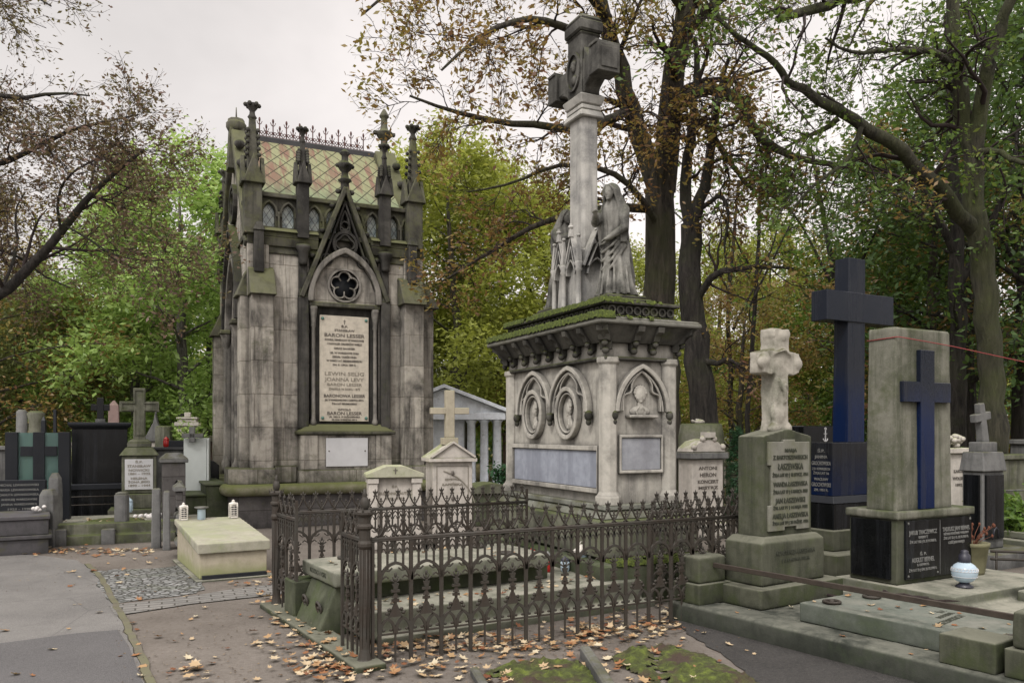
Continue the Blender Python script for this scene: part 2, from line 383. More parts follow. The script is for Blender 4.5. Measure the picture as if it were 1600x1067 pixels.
def roofmat():
    m,nt,b=newmat('copper diamond roof tiles'); N=NT(nt); co=N.obj(); s=N.sep(co)
    a=N.m('ADD',N.m('MULTIPLY',s[0],3.6),N.m('MULTIPLY',s[2],3.6)); d=N.m('SUBTRACT',N.m('MULTIPLY',s[0],3.6),N.m('MULTIPLY',s[2],3.6))
    fa=N.m('ABSOLUTE',N.m('SUBTRACT',N.m('FRACT',a),.5)); fd=N.m('ABSOLUTE',N.m('SUBTRACT',N.m('FRACT',d),.5)); f=N.m('MINIMUM',N.m('SUBTRACT',.5,fa),N.m('SUBTRACT',.5,fd))
    cell=N.n('TexWhiteNoise',noise_dimensions='2D'); N.set(cell.inputs[0],N.comb(N.m('FLOOR',N.m('ADD',a,.0)),N.m('FLOOR',d)))
    st=N.noise(N.map(co,(6.5,1,.5)),1.0,4,.6,.3)
    c=N.ramp(N.m('ADD',N.m('MULTIPLY',st,.85),N.m('MULTIPLY',cell.outputs[0],.07)),[(.36,(.22,.22,.125)),(.44,(.24,.25,.14)),(.52,(.185,.125,.085)),(.61,(.20,.115,.085)),(.70,(.20,.22,.12))])
    z=s[2]; c=N.mix(N.mr(z,5.75,6.2,.75,0),c,(.20,.27,.16))
    c=N.mix(N.mr(f,.02,.045,1,0),c,(.05,.05,.035)); N.set(b.inputs['Base Color'],c); b.inputs['Roughness'].default_value=.8; b.inputs['Specular IOR Level'].default_value=.2
    N.bump(b,N.m('ADD',N.mr(f,0,.08),N.m('MULTIPLY',N.m('ADD',N.m('FRACT',a),N.m('FRACT',d)),.2)),.7,.02); return m
M['roof']=roofmat()
def bark(name,col,moss=.4,mc=(.075,.085,.03)):
    m,nt,b=newmat(name); N=NT(nt); co=N.obj(); n=N.noise(N.map(co,(14,14,2.2)),1,7,.7,.5); g=N.noise(co,1.3,5,.6)
    c=N.mix(N.mr(n,.35,.65),tuple(x*.22 for x in col),tuple(x*1.35 for x in col)); c=N.mix(N.m('MULTIPLY',N.mr(g,.6-.3*moss,.75-.2*moss),.8),c,mc)
    N.set(b.inputs['Base Color'],c); b.inputs['Roughness'].default_value=.95; N.bump(b,n,1,.12); return m
M['bark']=bark('chestnut bark',(.085,.072,.055),.45,(.075,.082,.032))
M['bark_dark']=bark('dark bark',(.05,.043,.037),.3,(.05,.055,.025))
M['bark_moss']=bark('mossy bark',(.07,.065,.043),.65,(.065,.075,.024))
M['bark_pale']=bark('pale bark',(.17,.155,.14),.2)
M['twig']=plain('twig bark',(.035,.024,.022),.9,0,.3,5,0)
def leafmat(name,stops,tr=.45):
    m=bpy.data.materials.new(name); m.use_nodes=True; nt=m.node_tree; nt.nodes.clear(); N=NT(nt)
    at=N.n('Attribute',attribute_name='rnd'); c=N.ramp(at.outputs['Fac'],stops)
    d=N.n('BsdfDiffuse'); t=N.n('BsdfTranslucent'); g=N.n('BsdfGlossy'); g.inputs['Roughness'].default_value=.5
    N.set(d.inputs[0],c); N.set(t.inputs[0],N.mix(.25,c,(.20,.22,.02)))
    x=N.n('MixShader'); x.inputs[0].default_value=tr; nt.links.new(d.outputs[0],x.inputs[1]); nt.links.new(t.outputs[0],x.inputs[2])
    y=N.n('MixShader'); y.inputs[0].default_value=.04; nt.links.new(x.outputs[0],y.inputs[1]); nt.links.new(g.outputs[0],y.inputs[2])
    o=N.n('OutputMaterial'); nt.links.new(y.outputs[0],o.inputs[0]); return m
M['lf_chest']=leafmat('chestnut leaves turning brown',[(0,(.26,.12,.05)),(.28,(.19,.08,.045)),(.48,(.32,.20,.06)),(.75,(.27,.25,.06)),(1,(.38,.31,.12))])
M['lf_brown']=leafmat('purple brown sparse leaves',[(0,(.12,.06,.05)),(.4,(.17,.10,.075)),(.7,(.16,.14,.06)),(1,(.24,.20,.09))],.3)
M['lf_bright']=leafmat('bright green maple leaves',[(0,(.18,.30,.06)),(.45,(.34,.50,.13)),(.8,(.52,.68,.22)),(1,(.72,.82,.36))],.5)
M['lf_yell']=leafmat('yellow green leaves',[(0,(.17,.19,.035)),(.35,(.30,.34,.06)),(.72,(.42,.46,.09)),(.9,(.46,.45,.11)),(1,(.38,.30,.08))],.5)
M['lf_mid']=leafmat('mid green leaves',[(0,(.07,.14,.025)),(.5,(.13,.24,.04)),(1,(.22,.34,.07))],.5)
M['lf_dark']=leafmat('dark green leaves',[(0,(.035,.08,.02)),(.5,(.07,.14,.035)),(1,(.13,.21,.06))],.4)
M['lf_willow']=leafmat('grey green leaves',[(0,(.13,.16,.05)),(.5,(.23,.27,.09)),(.85,(.32,.35,.13)),(1,(.30,.18,.08))],.4)
M['lf_chgreen']=leafmat('green chestnut leaves with some brown',[(0,(.05,.10,.02)),(.4,(.10,.18,.035)),(.7,(.17,.25,.05)),(.86,(.22,.20,.06)),(1,(.26,.13,.05))])
M['lf_fir']=leafmat('fir needles',[(0,(.02,.07,.03)),(1,(.05,.15,.06))],.2)
M['lf_fallen']=leafmat('fallen leaves',[(0,(.16,.06,.03)),(.25,(.30,.14,.06)),(.45,(.40,.27,.14)),(.75,(.50,.39,.25)),(1,(.58,.51,.36))],.1)
M['petal']=plain('white petals',(.75,.72,.70),.7,0,.1,8,0)
def mossmat():
    m,nt,b=newmat('green moss'); N=NT(nt); co=N.obj(); n=N.noise(co,14,6,.7); k=N.noise(co,3,4,.6); f=N.noise(co,120,2,.6)
    c=N.ramp(n,[(.3,(.03,.03,.012)),(.5,(.065,.08,.018)),(.7,(.15,.19,.03))]); c=N.mix(N.mr(k,.5,.62),c,(.06,.04,.028)); N.set(b.inputs['Base Color'],c); b.inputs['Roughness'].default_value=1
    N.bump(b,N.m('ADD',n,N.m('MULTIPLY',f,.4)),.9,.03); return m
M['moss']=mossmat()
def moss2():
    m,nt,b=newmat('bright moss cushion'); N=NT(nt); co=N.obj(); n=N.noise(co,30,5,.7); f=N.noise(co,150,2,.6)
    c=N.ramp(n,[(.3,(.03,.04,.01)),(.5,(.075,.10,.016)),(.72,(.16,.20,.03))]); N.set(b.inputs['Base Color'],c); b.inputs['Roughness'].default_value=1
    N.bump(b,N.m('ADD',n,f),.9,.02); return m
M['moss2']=moss2()
# ---------------------------------------------------------------- the setting
def sheet(name,pts,z,mat,kind='structure',thick=0):
    me=bpy.data.meshes.new(name)
    me.from_pydata([(x,y,z) for x,y in pts],[],[tuple(range(len(pts)))]); me.materials.append(mat)
    if me.polygons[0].normal.z<0: me.flip_normals()
    o=bpy.data.objects.new(name,me); link(o)
    if kind: o['kind']=kind
    return o
def groundmat():
    m,nt,b=newmat('earth and grit'); N=NT(nt); co=N.obj(); n=N.noise(co,.9,7,.65); f=N.noise(co,26,6,.75); g=N.noise(co,130,3,.7)
    c=N.mix(N.mr(n,.35,.65),(.24,.215,.19),(.15,.132,.115)); c=N.mix(N.mr(f,.35,.7,0,.55),c,(.10,.085,.072)); c=N.mix(N.mr(g,.55,.75,0,.45),c,(.30,.27,.24))
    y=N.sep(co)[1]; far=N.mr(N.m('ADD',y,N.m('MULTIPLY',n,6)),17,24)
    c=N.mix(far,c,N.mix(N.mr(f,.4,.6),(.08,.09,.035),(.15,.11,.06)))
    ao=N.n('AmbientOcclusion',samples=4); ao.inputs['Distance'].default_value=.35; c=N.mix(N.mr(ao.outputs['AO'],.3,.9,.7,0),c,(.035,.030,.024))  # contact shade painted into the earth colour near objects
    N.set(b.inputs['Base Color'],c); b.inputs['Roughness'].default_value=.95; b.inputs['Specular IOR Level'].default_value=.15; N.bump(b,N.m('ADD',f,g),.55,.02); return m
def asphaltmat(name,a,bb,crack=True):
    m,nt,b=newmat(name); N=NT(nt); co=N.obj(); n=N.noise(co,1.1,5,.6); f=N.noise(co,170,3,.75); sp=N.noise(co,60,2,.6)
    c=N.mix(N.mr(n,.35,.65),a,bb); c=N.mix(N.mr(f,.45,.7,0,.6),c,tuple(x*1.8 for x in a)); c=N.mix(N.mr(f,.5,.32,0,.6),c,tuple(x*.4 for x in a)); c=N.mix(N.mr(sp,.62,.75,0,.4),c,(.20,.19,.185))
    v=N.n('TexVoronoi',feature='DISTANCE_TO_EDGE'); N.set(v.inputs['Vector'],N.map(co,(1,1,1))); v.inputs['Scale'].default_value=.45
    if crack: c=N.mix(N.mr(v.outputs['Distance'],0,.006,.3,0),c,(.05,.048,.046)); c=N.mix(N.mr(N.noise(co,4,5,.7),.5,.7,0,.35),c,(.10,.095,.09))
    N.set(b.inputs['Base Color'],c); b.inputs['Roughness'].default_value=.9; b.inputs['Specular IOR Level'].default_value=.3; N.bump(b,f,.5,.01); return m
def cobblemat():
    m,nt,b=newmat('small granite cobbles'); N=NT(nt); co=N.obj(); nn=N.noise(co,3,3,.5)
    v=N.n('TexVoronoi',feature='DISTANCE_TO_EDGE'); N.set(v.inputs['Vector'],co); v.inputs['Scale'].default_value=14
    w=N.n('TexVoronoi'); N.set(w.inputs['Vector'],co); w.inputs['Scale'].default_value=14
    c=N.mix(N.sep(w.outputs['Color'])[0],(.15,.155,.15),(.27,.27,.265)); c=N.mix(N.mr(v.outputs['Distance'],.02,.1,1,0),c,(.06,.058,.045)); c=N.mix(N.mr(nn,.5,.7,0,.4),c,(.10,.115,.06))
    N.set(b.inputs['Base Color'],c); b.inputs['Roughness'].default_value=.85; N.bump(b,N.mr(v.outputs['Distance'],0,.15),.9,.03); return m
def setsmat():
    m,nt,b=newmat('long paving setts'); N=NT(nt); co=N.map(N.obj(),(1,1,1)); x=N.n('Mapping'); N.set(x.inputs[0],co); x.inputs['Rotation'].default_value=(0,0,R(-23)); co=x.outputs[0]
    br=N.n('TexBrick'); N.set(br.inputs['Vector'],co); br.inputs['Scale'].default_value=1; br.inputs['Brick Width'].default_value=.22; br.inputs['Row Height'].default_value=.1; br.inputs['Mortar Size'].default_value=.008
    br.inputs['Color1'].default_value=(.17,.165,.155,1); br.inputs['Color2'].default_value=(.23,.22,.205,1); br.inputs['Mortar'].default_value=(.06,.055,.045,1)
    n=N.noise(co,18,5,.7); c=N.mix(N.mr(n,.4,.7,0,.4),br.outputs['Color'],(.08,.075,.065)); N.set(b.inputs['Base Color'],c); b.inputs['Roughness'].default_value=.9
    N.bump(b,N.m('SUBTRACT',n,br.outputs['Fac']),.7,.02); return m
gm=groundmat(); am=asphaltmat('old asphalt',(.185,.178,.168),(.125,.12,.115)); ad=asphaltmat('newer asphalt',(.112,.108,.108),(.088,.085,.086),False)
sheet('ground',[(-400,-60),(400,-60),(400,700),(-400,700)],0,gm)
def smooth2(pts,n=6):
    out=[]
    for i in range(len(pts)-1):
        p0=pts[max(i-1,0)];p1=pts[i];p2=pts[i+1];p3=pts[min(i+2,len(pts)-1)]
        for k in range(n):
            t=k/n; out.append(tuple(.5*((2*p1[j])+(-p0[j]+p2[j])*t+(2*p0[j]-5*p1[j]+4*p2[j]-p3[j])*t*t+(-p0[j]+3*p1[j]-3*p2[j]+p3[j])*t**3) for j in range(2)))
    return out+[pts[-1]]
edge_px=[(232,1080),(205,1012),(184,965),(163,925),(143,893),(118,876),(60,868),(0,866),(-200,864),(-600,862)]
edge=smooth2([ground_pt(*p) for p in edge_px],8)
def jit(pts,a=.02):
    rr=random.Random(3); return [(x+rr.uniform(-a,a),y+rr.uniform(-a,a)) for x,y in pts]
sheet('path',jit(edge)+[(-14,3),(-14,-3),(-1.6,-3)],.004,am)
patch=[ground_pt(-300,1030),ground_pt(0,1006),ground_pt(60,998),ground_pt(120,990),ground_pt(184,985),ground_pt(201,1010),ground_pt(226,1076)]+[(-1.75,-3),(-14,-3)]
sheet('path_patch',patch,.008,ad)
eo=[(x+.03,y) for x,y in edge[:34]]
b=MB(); b.band([(x+.04,y+.0) for x,y in jit(edge[:38],.012)],.055,'h',-.02,.010)
k=b.build('path_edging',stone('edging stone',(.15,.135,.105),(.08,.075,.05),.4,.1,.5,.5,None,gcol=(.12,.13,.05),topcol=(.14,.135,.085))); k['kind']='structure'
sheet('cobble_paving',jit(smooth2([ground_pt(*p) for p in [(148,893),(180,890),(240,888),(285,884),(304,893),(312,911),(318,921),(290,929),(235,936),(180,942),(165,936),(150,905),(148,893)]],3),.03),.005,cobblemat())
sheet('sett_paving',[ground_pt(*p) for p in [(170,946),(235,940),(310,930),(370,920),(430,913),(470,908),(470,926),(430,930),(300,944),(180,963)]],.009,setsmat())
# dark strip beside the right-hand kerb
def damp():
    m,nt,b=newmat('dark damp grit'); N=NT(nt); co=N.obj(); n=N.noise(co,2.2,6,.65); f=N.noise(co,34,6,.75); g=N.noise(co,120,3,.75)
    c=N.mix(N.mr(n,.35,.65),(.055,.052,.05),(.03,.028,.027)); c=N.mix(N.mr(f,.42,.62,0,.6),c,(.085,.078,.07)); c=N.mix(N.mr(g,.55,.7,0,.6),c,(.17,.16,.15)); c=N.mix(N.mr(g,.45,.3,0,.6),c,(.012,.011,.010))
    N.set(b.inputs['Base Color'],c); b.inputs['Roughness'].default_value=.85; N.bump(b,N.m('ADD',f,g),.8,.03); return m
sheet('dark_strip',jit(smooth2([ground_pt(*p) for p in [(1052,972),(1060,962),(1300,1010),(1700,1090),(1700,1300),(1290,1300),(1225,1120),(1150,1040),(1090,1000),(1052,972)]],7),.022),.006,damp())

def fallen(name,pts,label=None,seed=1,size=(.05,.1),z0=.012,mat=None):
    """curled five-lobed leaves lying on a surface; pts = list of (x,y,z)"""
    rr=random.Random(seed); V=[];Fc=[];rn=[]
    shape=[(0,-.5),(.13,-.30),(.45,-.32),(.30,-.02),(.5,.25),(.18,.2),(0,.55),(-.18,.2),(-.5,.25),(-.30,-.02),(-.45,-.32),(-.13,-.30)]
    for (x,y,z) in pts:
        s=rr.uniform(*size); a=rr.uniform(0,2*PI); ti=rr.gauss(0,.22); tj=rr.gauss(0,.22); cu=rr.uniform(-.5,1.1); fl=rr.choice([1,1,1,-1]); b0=len(V); ca,sa=math.cos(a),math.sin(a); asp=rr.uniform(.7,1)
        V.append((x,y,z+s*.05))
        for u,v in shape:
            u*=asp; h=cu*(u*u+v*v)*.6+u*ti+v*tj; px_,py_=u*s,v*s
            V.append((x+ca*px_-sa*py_,y+sa*px_+ca*py_,z+max(0.001,s*(h+.07))))
        for i in range(12): Fc.append((b0,b0+1+i,b0+1+(i+1)%12)); 
        rn+= [rr.random()]*12
    me=bpy.data.meshes.new(name); me.from_pydata(V,[],Fc); me.materials.append(mat or M['lf_fallen'])
    at=me.attributes.new('rnd','FLOAT','FACE'); at.data.foreach_set('value',rn)
    o=bpy.data.objects.new(name,me); link(o); return o
rr=random.Random(11); lp=[]
def scat(px0,px1,py0,py1,n,bias=1):
    for _ in range(n):
        px_=rr.uniform(px0,px1); py_=py0+(py1-py0)*rr.random()**bias; x,y=ground_pt(px_,py_); lp.append((x,y,.01))
def clump(px_,py_,sx,sy,n):
    for _ in range(int(n*.8)):
        a=rr.gauss(0,sx); c_=rr.gauss(0,sy)
        if py_+c_<800: continue
        x,y=ground_pt(px_+a,py_+c_); lp.append((x,y,.01+abs(rr.gauss(0,.012))))
for c in [(740,1008,60,9,110),(640,1015,35,10,40),(820,1005,50,10,60),(925,992,28,9,80),(985,985,45,8,90),(1040,975,15,8,45),(465,1010,35,22,85),(430,965,12,10,22),(500,1045,40,12,70),(560,1050,30,10,30),(650,1045,60,14,40),(450,943,10,5,26),(425,940,14,4,40),(430,905,8,4,18),(900,1030,60,12,25),(395,912,16,3,16),(1000,1020,60,10,14),(300,1053,14,6,22),(740,1055,40,8,14)]: clump(*c)
scat(200,560,930,1067,40); scat(0,220,880,1067,22); scat(560,1050,990,1067,50); scat(150,420,870,930,20); scat(1060,1200,985,1067,10)
for _ in range(170): lp.append((*ground_pt(rr.uniform(0,240),rr.gauss(862,3.5)),.01))     # red leaf litter under the kerbs
o=fallen('fallen_leaves',lp,size=(.035,.088)); tag(o,'dry brown and yellow leaves scattered over path and earth around the iron fence','fallen leaves',kind='stuff')
lit=[(*ground_pt(rr.uniform(180,1080),rr.uniform(950,1110)),.008) for _ in range(1500)]+[(*ground_pt(rr.gauss(780,160),rr.gauss(1005,14)),.008) for _ in range(900)]+[(*ground_pt(rr.uniform(0,430),rr.uniform(862,930)),.008) for _ in range(400)]
o=fallen('leaf_litter',lit,seed=17,size=(.006,.022),mat=leafmat('crumbled litter',[(0,(.05,.035,.025)),(.6,(.12,.08,.05)),(1,(.30,.24,.16))],.05)); tag(o,'crumbled brown litter and grit on the earth before the iron fence','litter',kind='stuff')
# the two mossy plots in front
def plot(name,px_,label):
    pts=[ground_pt(*p) for p in px_]; cx=sum(p[0] for p in pts)/len(pts); cy=sum(p[1] for p in pts)/len(pts)
    n=26; V=[];Fc=[]; rr2=random.Random(5)
    def inside(x,y):
        c=False
        for i in range(len(pts)):
            x1,y1=pts[i];x2,y2=pts[i-1]
            if (y1>y)!=(y2>y) and x<(x2-x1)*(y-y1)/(y2-y1)+x1: c=not c
        return c
    x0,x1=min(p[0] for p in pts),max(p[0] for p in pts); y0,y1=min(p[1] for p in pts),max(p[1] for p in pts); st=.02; idx={}
    from mathutils import noise as mn
    for i in range(int((x1-x0)/st)+1):
        for j in range(int((y1-y0)/st)+1):
            x=x0+i*st;y=y0+j*st
            if inside(x,y):
                dd=min(abs((pts[q][0]-pts[q-1][0])*(pts[q-1][1]-y)-(pts[q-1][0]-x)*(pts[q][1]-pts[q-1][1]))/max(1e-6,math.hypot(pts[q][0]-pts[q-1][0],pts[q][1]-pts[q-1][1])) for q in range(len(pts)))
                if dd<.14 and mn.noise(Vector((x*11,y*11,7)))+mn.noise(Vector((x*34,y*34,7)))*.7>(dd+.02)*9: continue
                h=.018+.05*mn.noise(Vector((x*5,y*5,0)))+.035*mn.noise(Vector((x*16,y*16,1)))+.02*mn.noise(Vector((x*40,y*40,2))); idx[i,j]=len(V); V.append((x,y,max(h*min(1,dd/.07+.1),.012*min(1,dd/.03))))
    for (i,j) in idx:
        q=[(i,j),(i+1,j),(i+1,j+1),(i,j+1)]
        if all(k_ in idx for k_ in q): Fc.append([idx[k_] for k_ in q])
    me=bpy.data.meshes.new(name); me.from_pydata(V,[],Fc); me.materials.append(M['moss']); me.polygons.foreach_set('use_smooth',[True]*len(Fc))
    o=bpy.data.objects.new(name,me); link(o); tag(o,label,'moss',kind='stuff'); return o
plot('moss_patch',[(752,1052),(790,1036),(860,1030),(905,1034),(960,1067),(1010,1110),(1000,1300),(800,1300),(775,1080)],'low green moss on the small plot left of the slanting kerb')
plot('moss_patch',[(948,1028),(985,1012),(1050,1008),(1110,1026),(1180,1060),(1260,1110),(1300,1300),(1100,1300),(1040,1085)],'low green moss on the plot right of the slanting kerb')
def kerb(name,pa,pb,w,h,label,mat):
    x0,y0=ground_pt(*pa); x1,y1=ground_pt(*pb); f=F(800,1,math.degrees(math.atan2(y1-y0,x1-x0))); f.ox,f.oy=x0,y0
    L=math.hypot(x1-x0,y1-y0); b=MB().box(0,L,0,w,-.03,h); t=thing(name,f,label,'kerb'); b.build('kerb_stone',mat,t,bevel=.012,disp=.006); return t
kerb('stone_kerb',(1010,1160),(922,1026),.075,.085,'grey stone kerb slanting between the two mossy plots',M['greytomb'])
kerb('stone_kerb',(815,1160),(748,1052),.06,.05,'grey stone kerb along left edge of left mossy plot',M['greytomb'])
# ---------------------------------------------------------------- the gothic burial chapel
C=F(391,14,25.5); W=C.fx(678)-.30; D=4.0; XC=1.61; YC=D/2
ch=thing('burial_chapel',C,'tall soot-streaked gothic burial chapel with diamond tiled roof and pinnacles','chapel')
ZT=5.0   # cornice
MZ=M['chapel']
w=MB()
# near side wall with its recess, far walls, portal wall pierced by the doorway
w.box(.0,XC-.62,0,.28,.7,4.86).box(XC+.62,W,0,.28,.7,4.86).box(XC-.62,XC+.62,.16,.30,.7,4.95)
w.box(0,W,D-.28,D,.7,4.86).box(W-.28,W,.28,D-.28,.7,4.86)
PW,PS,PH=1.62,3.55,1.42
hol=[(YC-PW/2,.78)]+pointed(YC,PS,PW,PH,10)+[(YC+PW/2,.78)]
w.holed([(.28,.7),(D-.28,.7),(D-.28,4.9),(YC+.12,7.22),(YC-.12,7.22),(.28,4.9)],hol,(YC,3.2),'y',0,.28)
w.build('wall',MZ,ch)
# portal: recessed orders, door leaf, impost, column
b=MB()
for i,(ww,d0,d1) in enumerate([(PW+.06,-.10,.02),(PW-.14,.02,.12),(PW-.34,.12,.22)]):
    p=[(YC-ww/2,.78)]+pointed(YC,PS,ww,PH-.10*i,10)+[(YC+ww/2,.78)]; b.band(p,.10,'y',d0,d1)
b.build('portal_arch',M['arch'],ch,bevel=.01)
b=MB()
for yy in (YC-PW/2-.04,YC+PW/2+.04):
    b.lathe([(.10,.78),(.10,1.0),(.07,1.05),(.06,1.15),(.06,3.25),(.08,3.3),(.11,3.5),(.13,3.55)],-.06,yy,0,10)
b.build('portal_column',M['arch'],ch)
b=MB().box(-.20,.0,YC-PW/2-.22,YC-PW/2+.10,3.55,3.63).box(-.20,.0,YC+PW/2-.10,YC+PW/2+.22,3.55,3.63); b.build('impost',M['chapel_trim'],ch,bevel=.015)
b=MB().box(.20,.26,YC-PW/2,YC+PW/2,.78,5.0); b.build('door',M['chapel_dark'],ch)
# portal gable (faces left) with ridge stacks
def gable_poly(hw,z0,z1): return [(YC-hw,z0),(YC+hw,z0),(YC+.12,z1),(YC-.12,z1)]
b=MB(); b.prism(gable_poly(1.85,4.86,7.25),'y',W-.26,W-.02); b.build('gable',M['chapel_pier'],ch)
b=MB()
for x0,x1 in ((-.10,.32),(W-.32,W+.10)):
    for sgn in (-1,1):
        b.band([(YC+sgn*2.02,4.78),(YC+sgn*.16,7.28)],.15,'y',x0,x1)
b.build('gable_coping',M['chapel_trim'],ch,bevel=.02)
b=MB()
for k in range(5):
    t=(k+.6)/5.6
    for sgn in (-1,1): b.ell((.0,YC+sgn*(2.12-1.8*t),4.86+2.5*t),(.10,.09,.09),8,5)
    b.ell((W,YC-(2.12-1.8*t),4.86+2.5*t),(.09,.08,.08),8,5)
b.build('crocket',M['chapel_dark'],ch)
b=MB().band(pointed(YC,PS+.1,2.05,1.85,10),.12,'y',-.14,.0); b.band(circ(YC,5.95,.34,20),.07,'y',-.08,.0,True); b.band(lobes(YC,5.95,.30,4,PI/4),.04,'y',-.06,.0,True); b.build('gable_tracery',M['chapel_dark'],ch)
# left stack with cap, right gable finial
b=MB().cb(.02,YC,.34,.34,6.6,7.42,.26,.26).lathe([(.15,7.34),(.19,7.41),(.19,7.50),(.16,7.53),(.155,7.58),(.05,7.61)],.02,YC,0,8).lathe([(.02,7.6),(.01,7.82)],.02,YC,0,5)
b.build('gable_stack',M['chapel_trim'],ch,bevel=.01)
n_=0; b=MB().cb(W-.06,YC,.34,.34,6.5,7.0,.22,.22).lathe([(.08,7.0),(.14,7.06),(.09,7.12),(.07,7.34),(.15,7.42),(.19,7.49),(.09,7.56),(.07,7.65),(.07,7.80),(.11,7.84),(.05,7.95),(.02,8.0)],W-.06,YC,0,8).box(W-.29,W+.17,YC-.045,YC+.045,7.45,7.52)
b.xf(Matrix.Translation((0,0,.28))); b.build('gable_finial',M['chapel_trim'],ch,bevel=.008)
# roof
zr=7.30; ze=5.62
b=MB(); b.prism([(.18,ze),(YC,zr),(D-.18,ze)],'y',.24,W-.24); b.build('roof',M['roof'],ch)
b=MB().box(.24,W-.24,YC-.10,YC+.10,zr-.13,zr+.02); b.build('ridge_cap',M['slate'],ch,bevel=.02)
b=MB()
ir=M['rope']
nn=8
for i in range(nn*2+1):
    x=.45+(W-.95)*i/(nn*2); tall=i%2==0; h=.34 if tall else .22
    b.tube([(x,YC,zr),(x,YC,zr+h)],.012,5); b.ell((x,YC,zr+h+.02),(.022,.022,.05),6,4)
    b.tube([(x-.05,YC,zr+h-.01),(x-.03,YC,zr+h-.06),(x,YC,zr+h-.08),(x+.03,YC,zr+h-.06),(x+.05,YC,zr+h-.01)],.009,4)
    if i<nn*2:
        dx=(W-.95)/(nn*2); b.tube([(x+dx*t,YC,zr+.16-.10*math.sin(PI*t)) for t in (0,.25,.5,.75,1)],.009,4)
        for t in (.28,.72): b.band(circ(x+dx*t,zr+.12,.025,8),.012,'x',YC-.006,YC+.006,True)
b.tube([(.3,YC,zr+.045),(W-.3,YC,zr+.045)],.014,4)
b.build('ridge_cresting',plain('rusty cresting iron',(.11,.05,.045),.7,0,.4,12,0),ch)
# cornice, gallery
def wrap(o,z0,z1,x0=0,x1=None):
    b=MB(); b.box(-o,W+o,-o,.3,z0,z1).box(-o,.30,.3,D-.3,z0,z1).box(W-.3,W+o,.3,D-.3,z0,z1).box(-o,W+o,D-.3,D+o,z0,z1); return b
bays=[(.06,.80),(.95,XC-.40),(XC+.38,2.22),(2.38,W-.30)]
b=MB()
for x0,x1 in [(-.06,XC-.47),(XC+.47,W+.06)]:
    b.box(x0,x1,-.10,.25,4.93,5.02).frus(x0,x1,-.06,.25,4.78,x0,x1,-.10,.25,4.93).box(x0,x1,-.03,.25,4.66,4.78)
    b.frus(x0,x1,-.16,.25,5.02,x0,x1,-.05,.25,5.10)
b.build('cornice',M['chapel_trim'],ch,bevel=.012)
gy=.02
allb=[(.13,.475),(.475,.82),(.93,1.25),(1.25,1.57-.12),(1.83,2.05-.0),(2.05,2.30-.03),(2.42,2.72),(2.72,3.02)]
b=MB(); g=MB()
for i,(x0,x1) in enumerate([(.15,.475),(.475,.80),(.93,1.24),(1.24,1.55),(1.68,1.98),(1.98,2.27),(2.38,2.66),(2.66,2.94)]):
    cx=(x0+x1)/2; ww=(x1-x0)*.62
    b.holed([(x0,5.08),(x1,5.08),(x1,5.62),(x0,5.62)],[(cx-ww/2,5.13)]+pointed(cx,5.36,ww,.17,6)+[(cx+ww/2,5.13)],(cx,5.32),'x',gy,gy+.12)
    b.band([(cx-ww/2-.03,5.30)]+pointed(cx,5.36,ww+.06,.20,6)+[(cx+ww/2+.03,5.30)],.035,'x',gy-.035,gy)
    b.lathe([(.03,5.1),(.022,5.14),(.022,5.34),(.036,5.38)],x0,gy-.03,0,8)
    g.box(x0,x1,gy+.07,gy+.085,5.1,5.6)
b.build('gallery',M['chapel_trim'],ch,bevel=.006); g.build('leaded_pane',M['leaded'],ch)
b=MB().box(-.02,W+.02,-.05,.22,5.62,5.70); b.build('gallery_rail',M['chapel_trim'],ch,bevel=.012)
b=wrap(.04,5.0,5.08); b.box(0,.2,.2,D-.2,5.08,5.6)
b.build('parapet_base',M['chapel_trim'],ch)
# piers and pinnacles
def pinnacle(nm,cx,cy,wd,zb,zg,za,zt,mat):
    p=MB()
    p.cb(cx,cy,wd,wd,zb,zg)
    for pl,c0 in (('x',cx),('y',cy)):
        other=cy if pl=='x' else cx
        for sgn in (-1,1):
            d=other+sgn*wd/2; a,bb=sorted((d-.02*sgn,d+.05*sgn))
            p.prism([(c0-wd*.62,zg-.06),(c0+wd*.62,zg-.06),(c0,za)],pl,a,bb)
    p.frus(cx-wd*.36,cx+wd*.36,cy-wd*.36,cy+wd*.36,zg,cx-wd*.17,cx+wd*.17,cy-wd*.17,cy+wd*.17,zt-.22)
    o=p.build(nm,mat,ch,bevel=.01)
    q=MB()
    for k in range(5):
        t=k/5; z=za+(zt-.35-za)*t; r=wd*(.34-.19*((z-zg)/(zt-.22-zg)))+.03
        for sx,sy in ((-1,-1),(1,-1),(1,1),(-1,1)): q.ell((cx+sx*r*.95,cy+sy*r*.95,z),(.035,.035,.04),6,4)
    q.lathe([(wd*.17,zt-.26),(wd*.28,zt-.22),(wd*.17,zt-.17),(wd*.15,zt-.12),(wd*.30,zt-.06),(wd*.42,zt),(wd*.2,zt+.01)],cx,cy,0,8)
    for k in range(6): a=2*PI*k/6; q.ell((cx+math.cos(a)*wd*.38,cy+math.sin(a)*wd*.38,zt-.01),(.04,.04,.04),6,4)
    q.build('pinnacle_finial',M['chapel_dark'],o)
    return o
pinnacle('pinnacle',.03,-.02,.29,4.95,5.85,6.28,7.15,M['chapel_trim'])
pinnacle('pinnacle',W-.12,-.02,.29,4.95,5.85,6.25,7.22,M['chapel_trim'])
pinnacle('pinnacle',.865,-.05,.20,4.95,5.95,6.28,6.86,M['chapel_dark'])
pinnacle('pinnacle',2.33,-.05,.20,4.95,5.92,6.22,6.78,M['chapel_dark'])
pinnacle('pinnacle',.03,D,.29,4.95,5.85,6.28,7.15,M['chapel_trim'])
pinnacle('pinnacle',W-.12,D,.29,4.95,5.85,6.25,7.22,M['chapel_trim'])
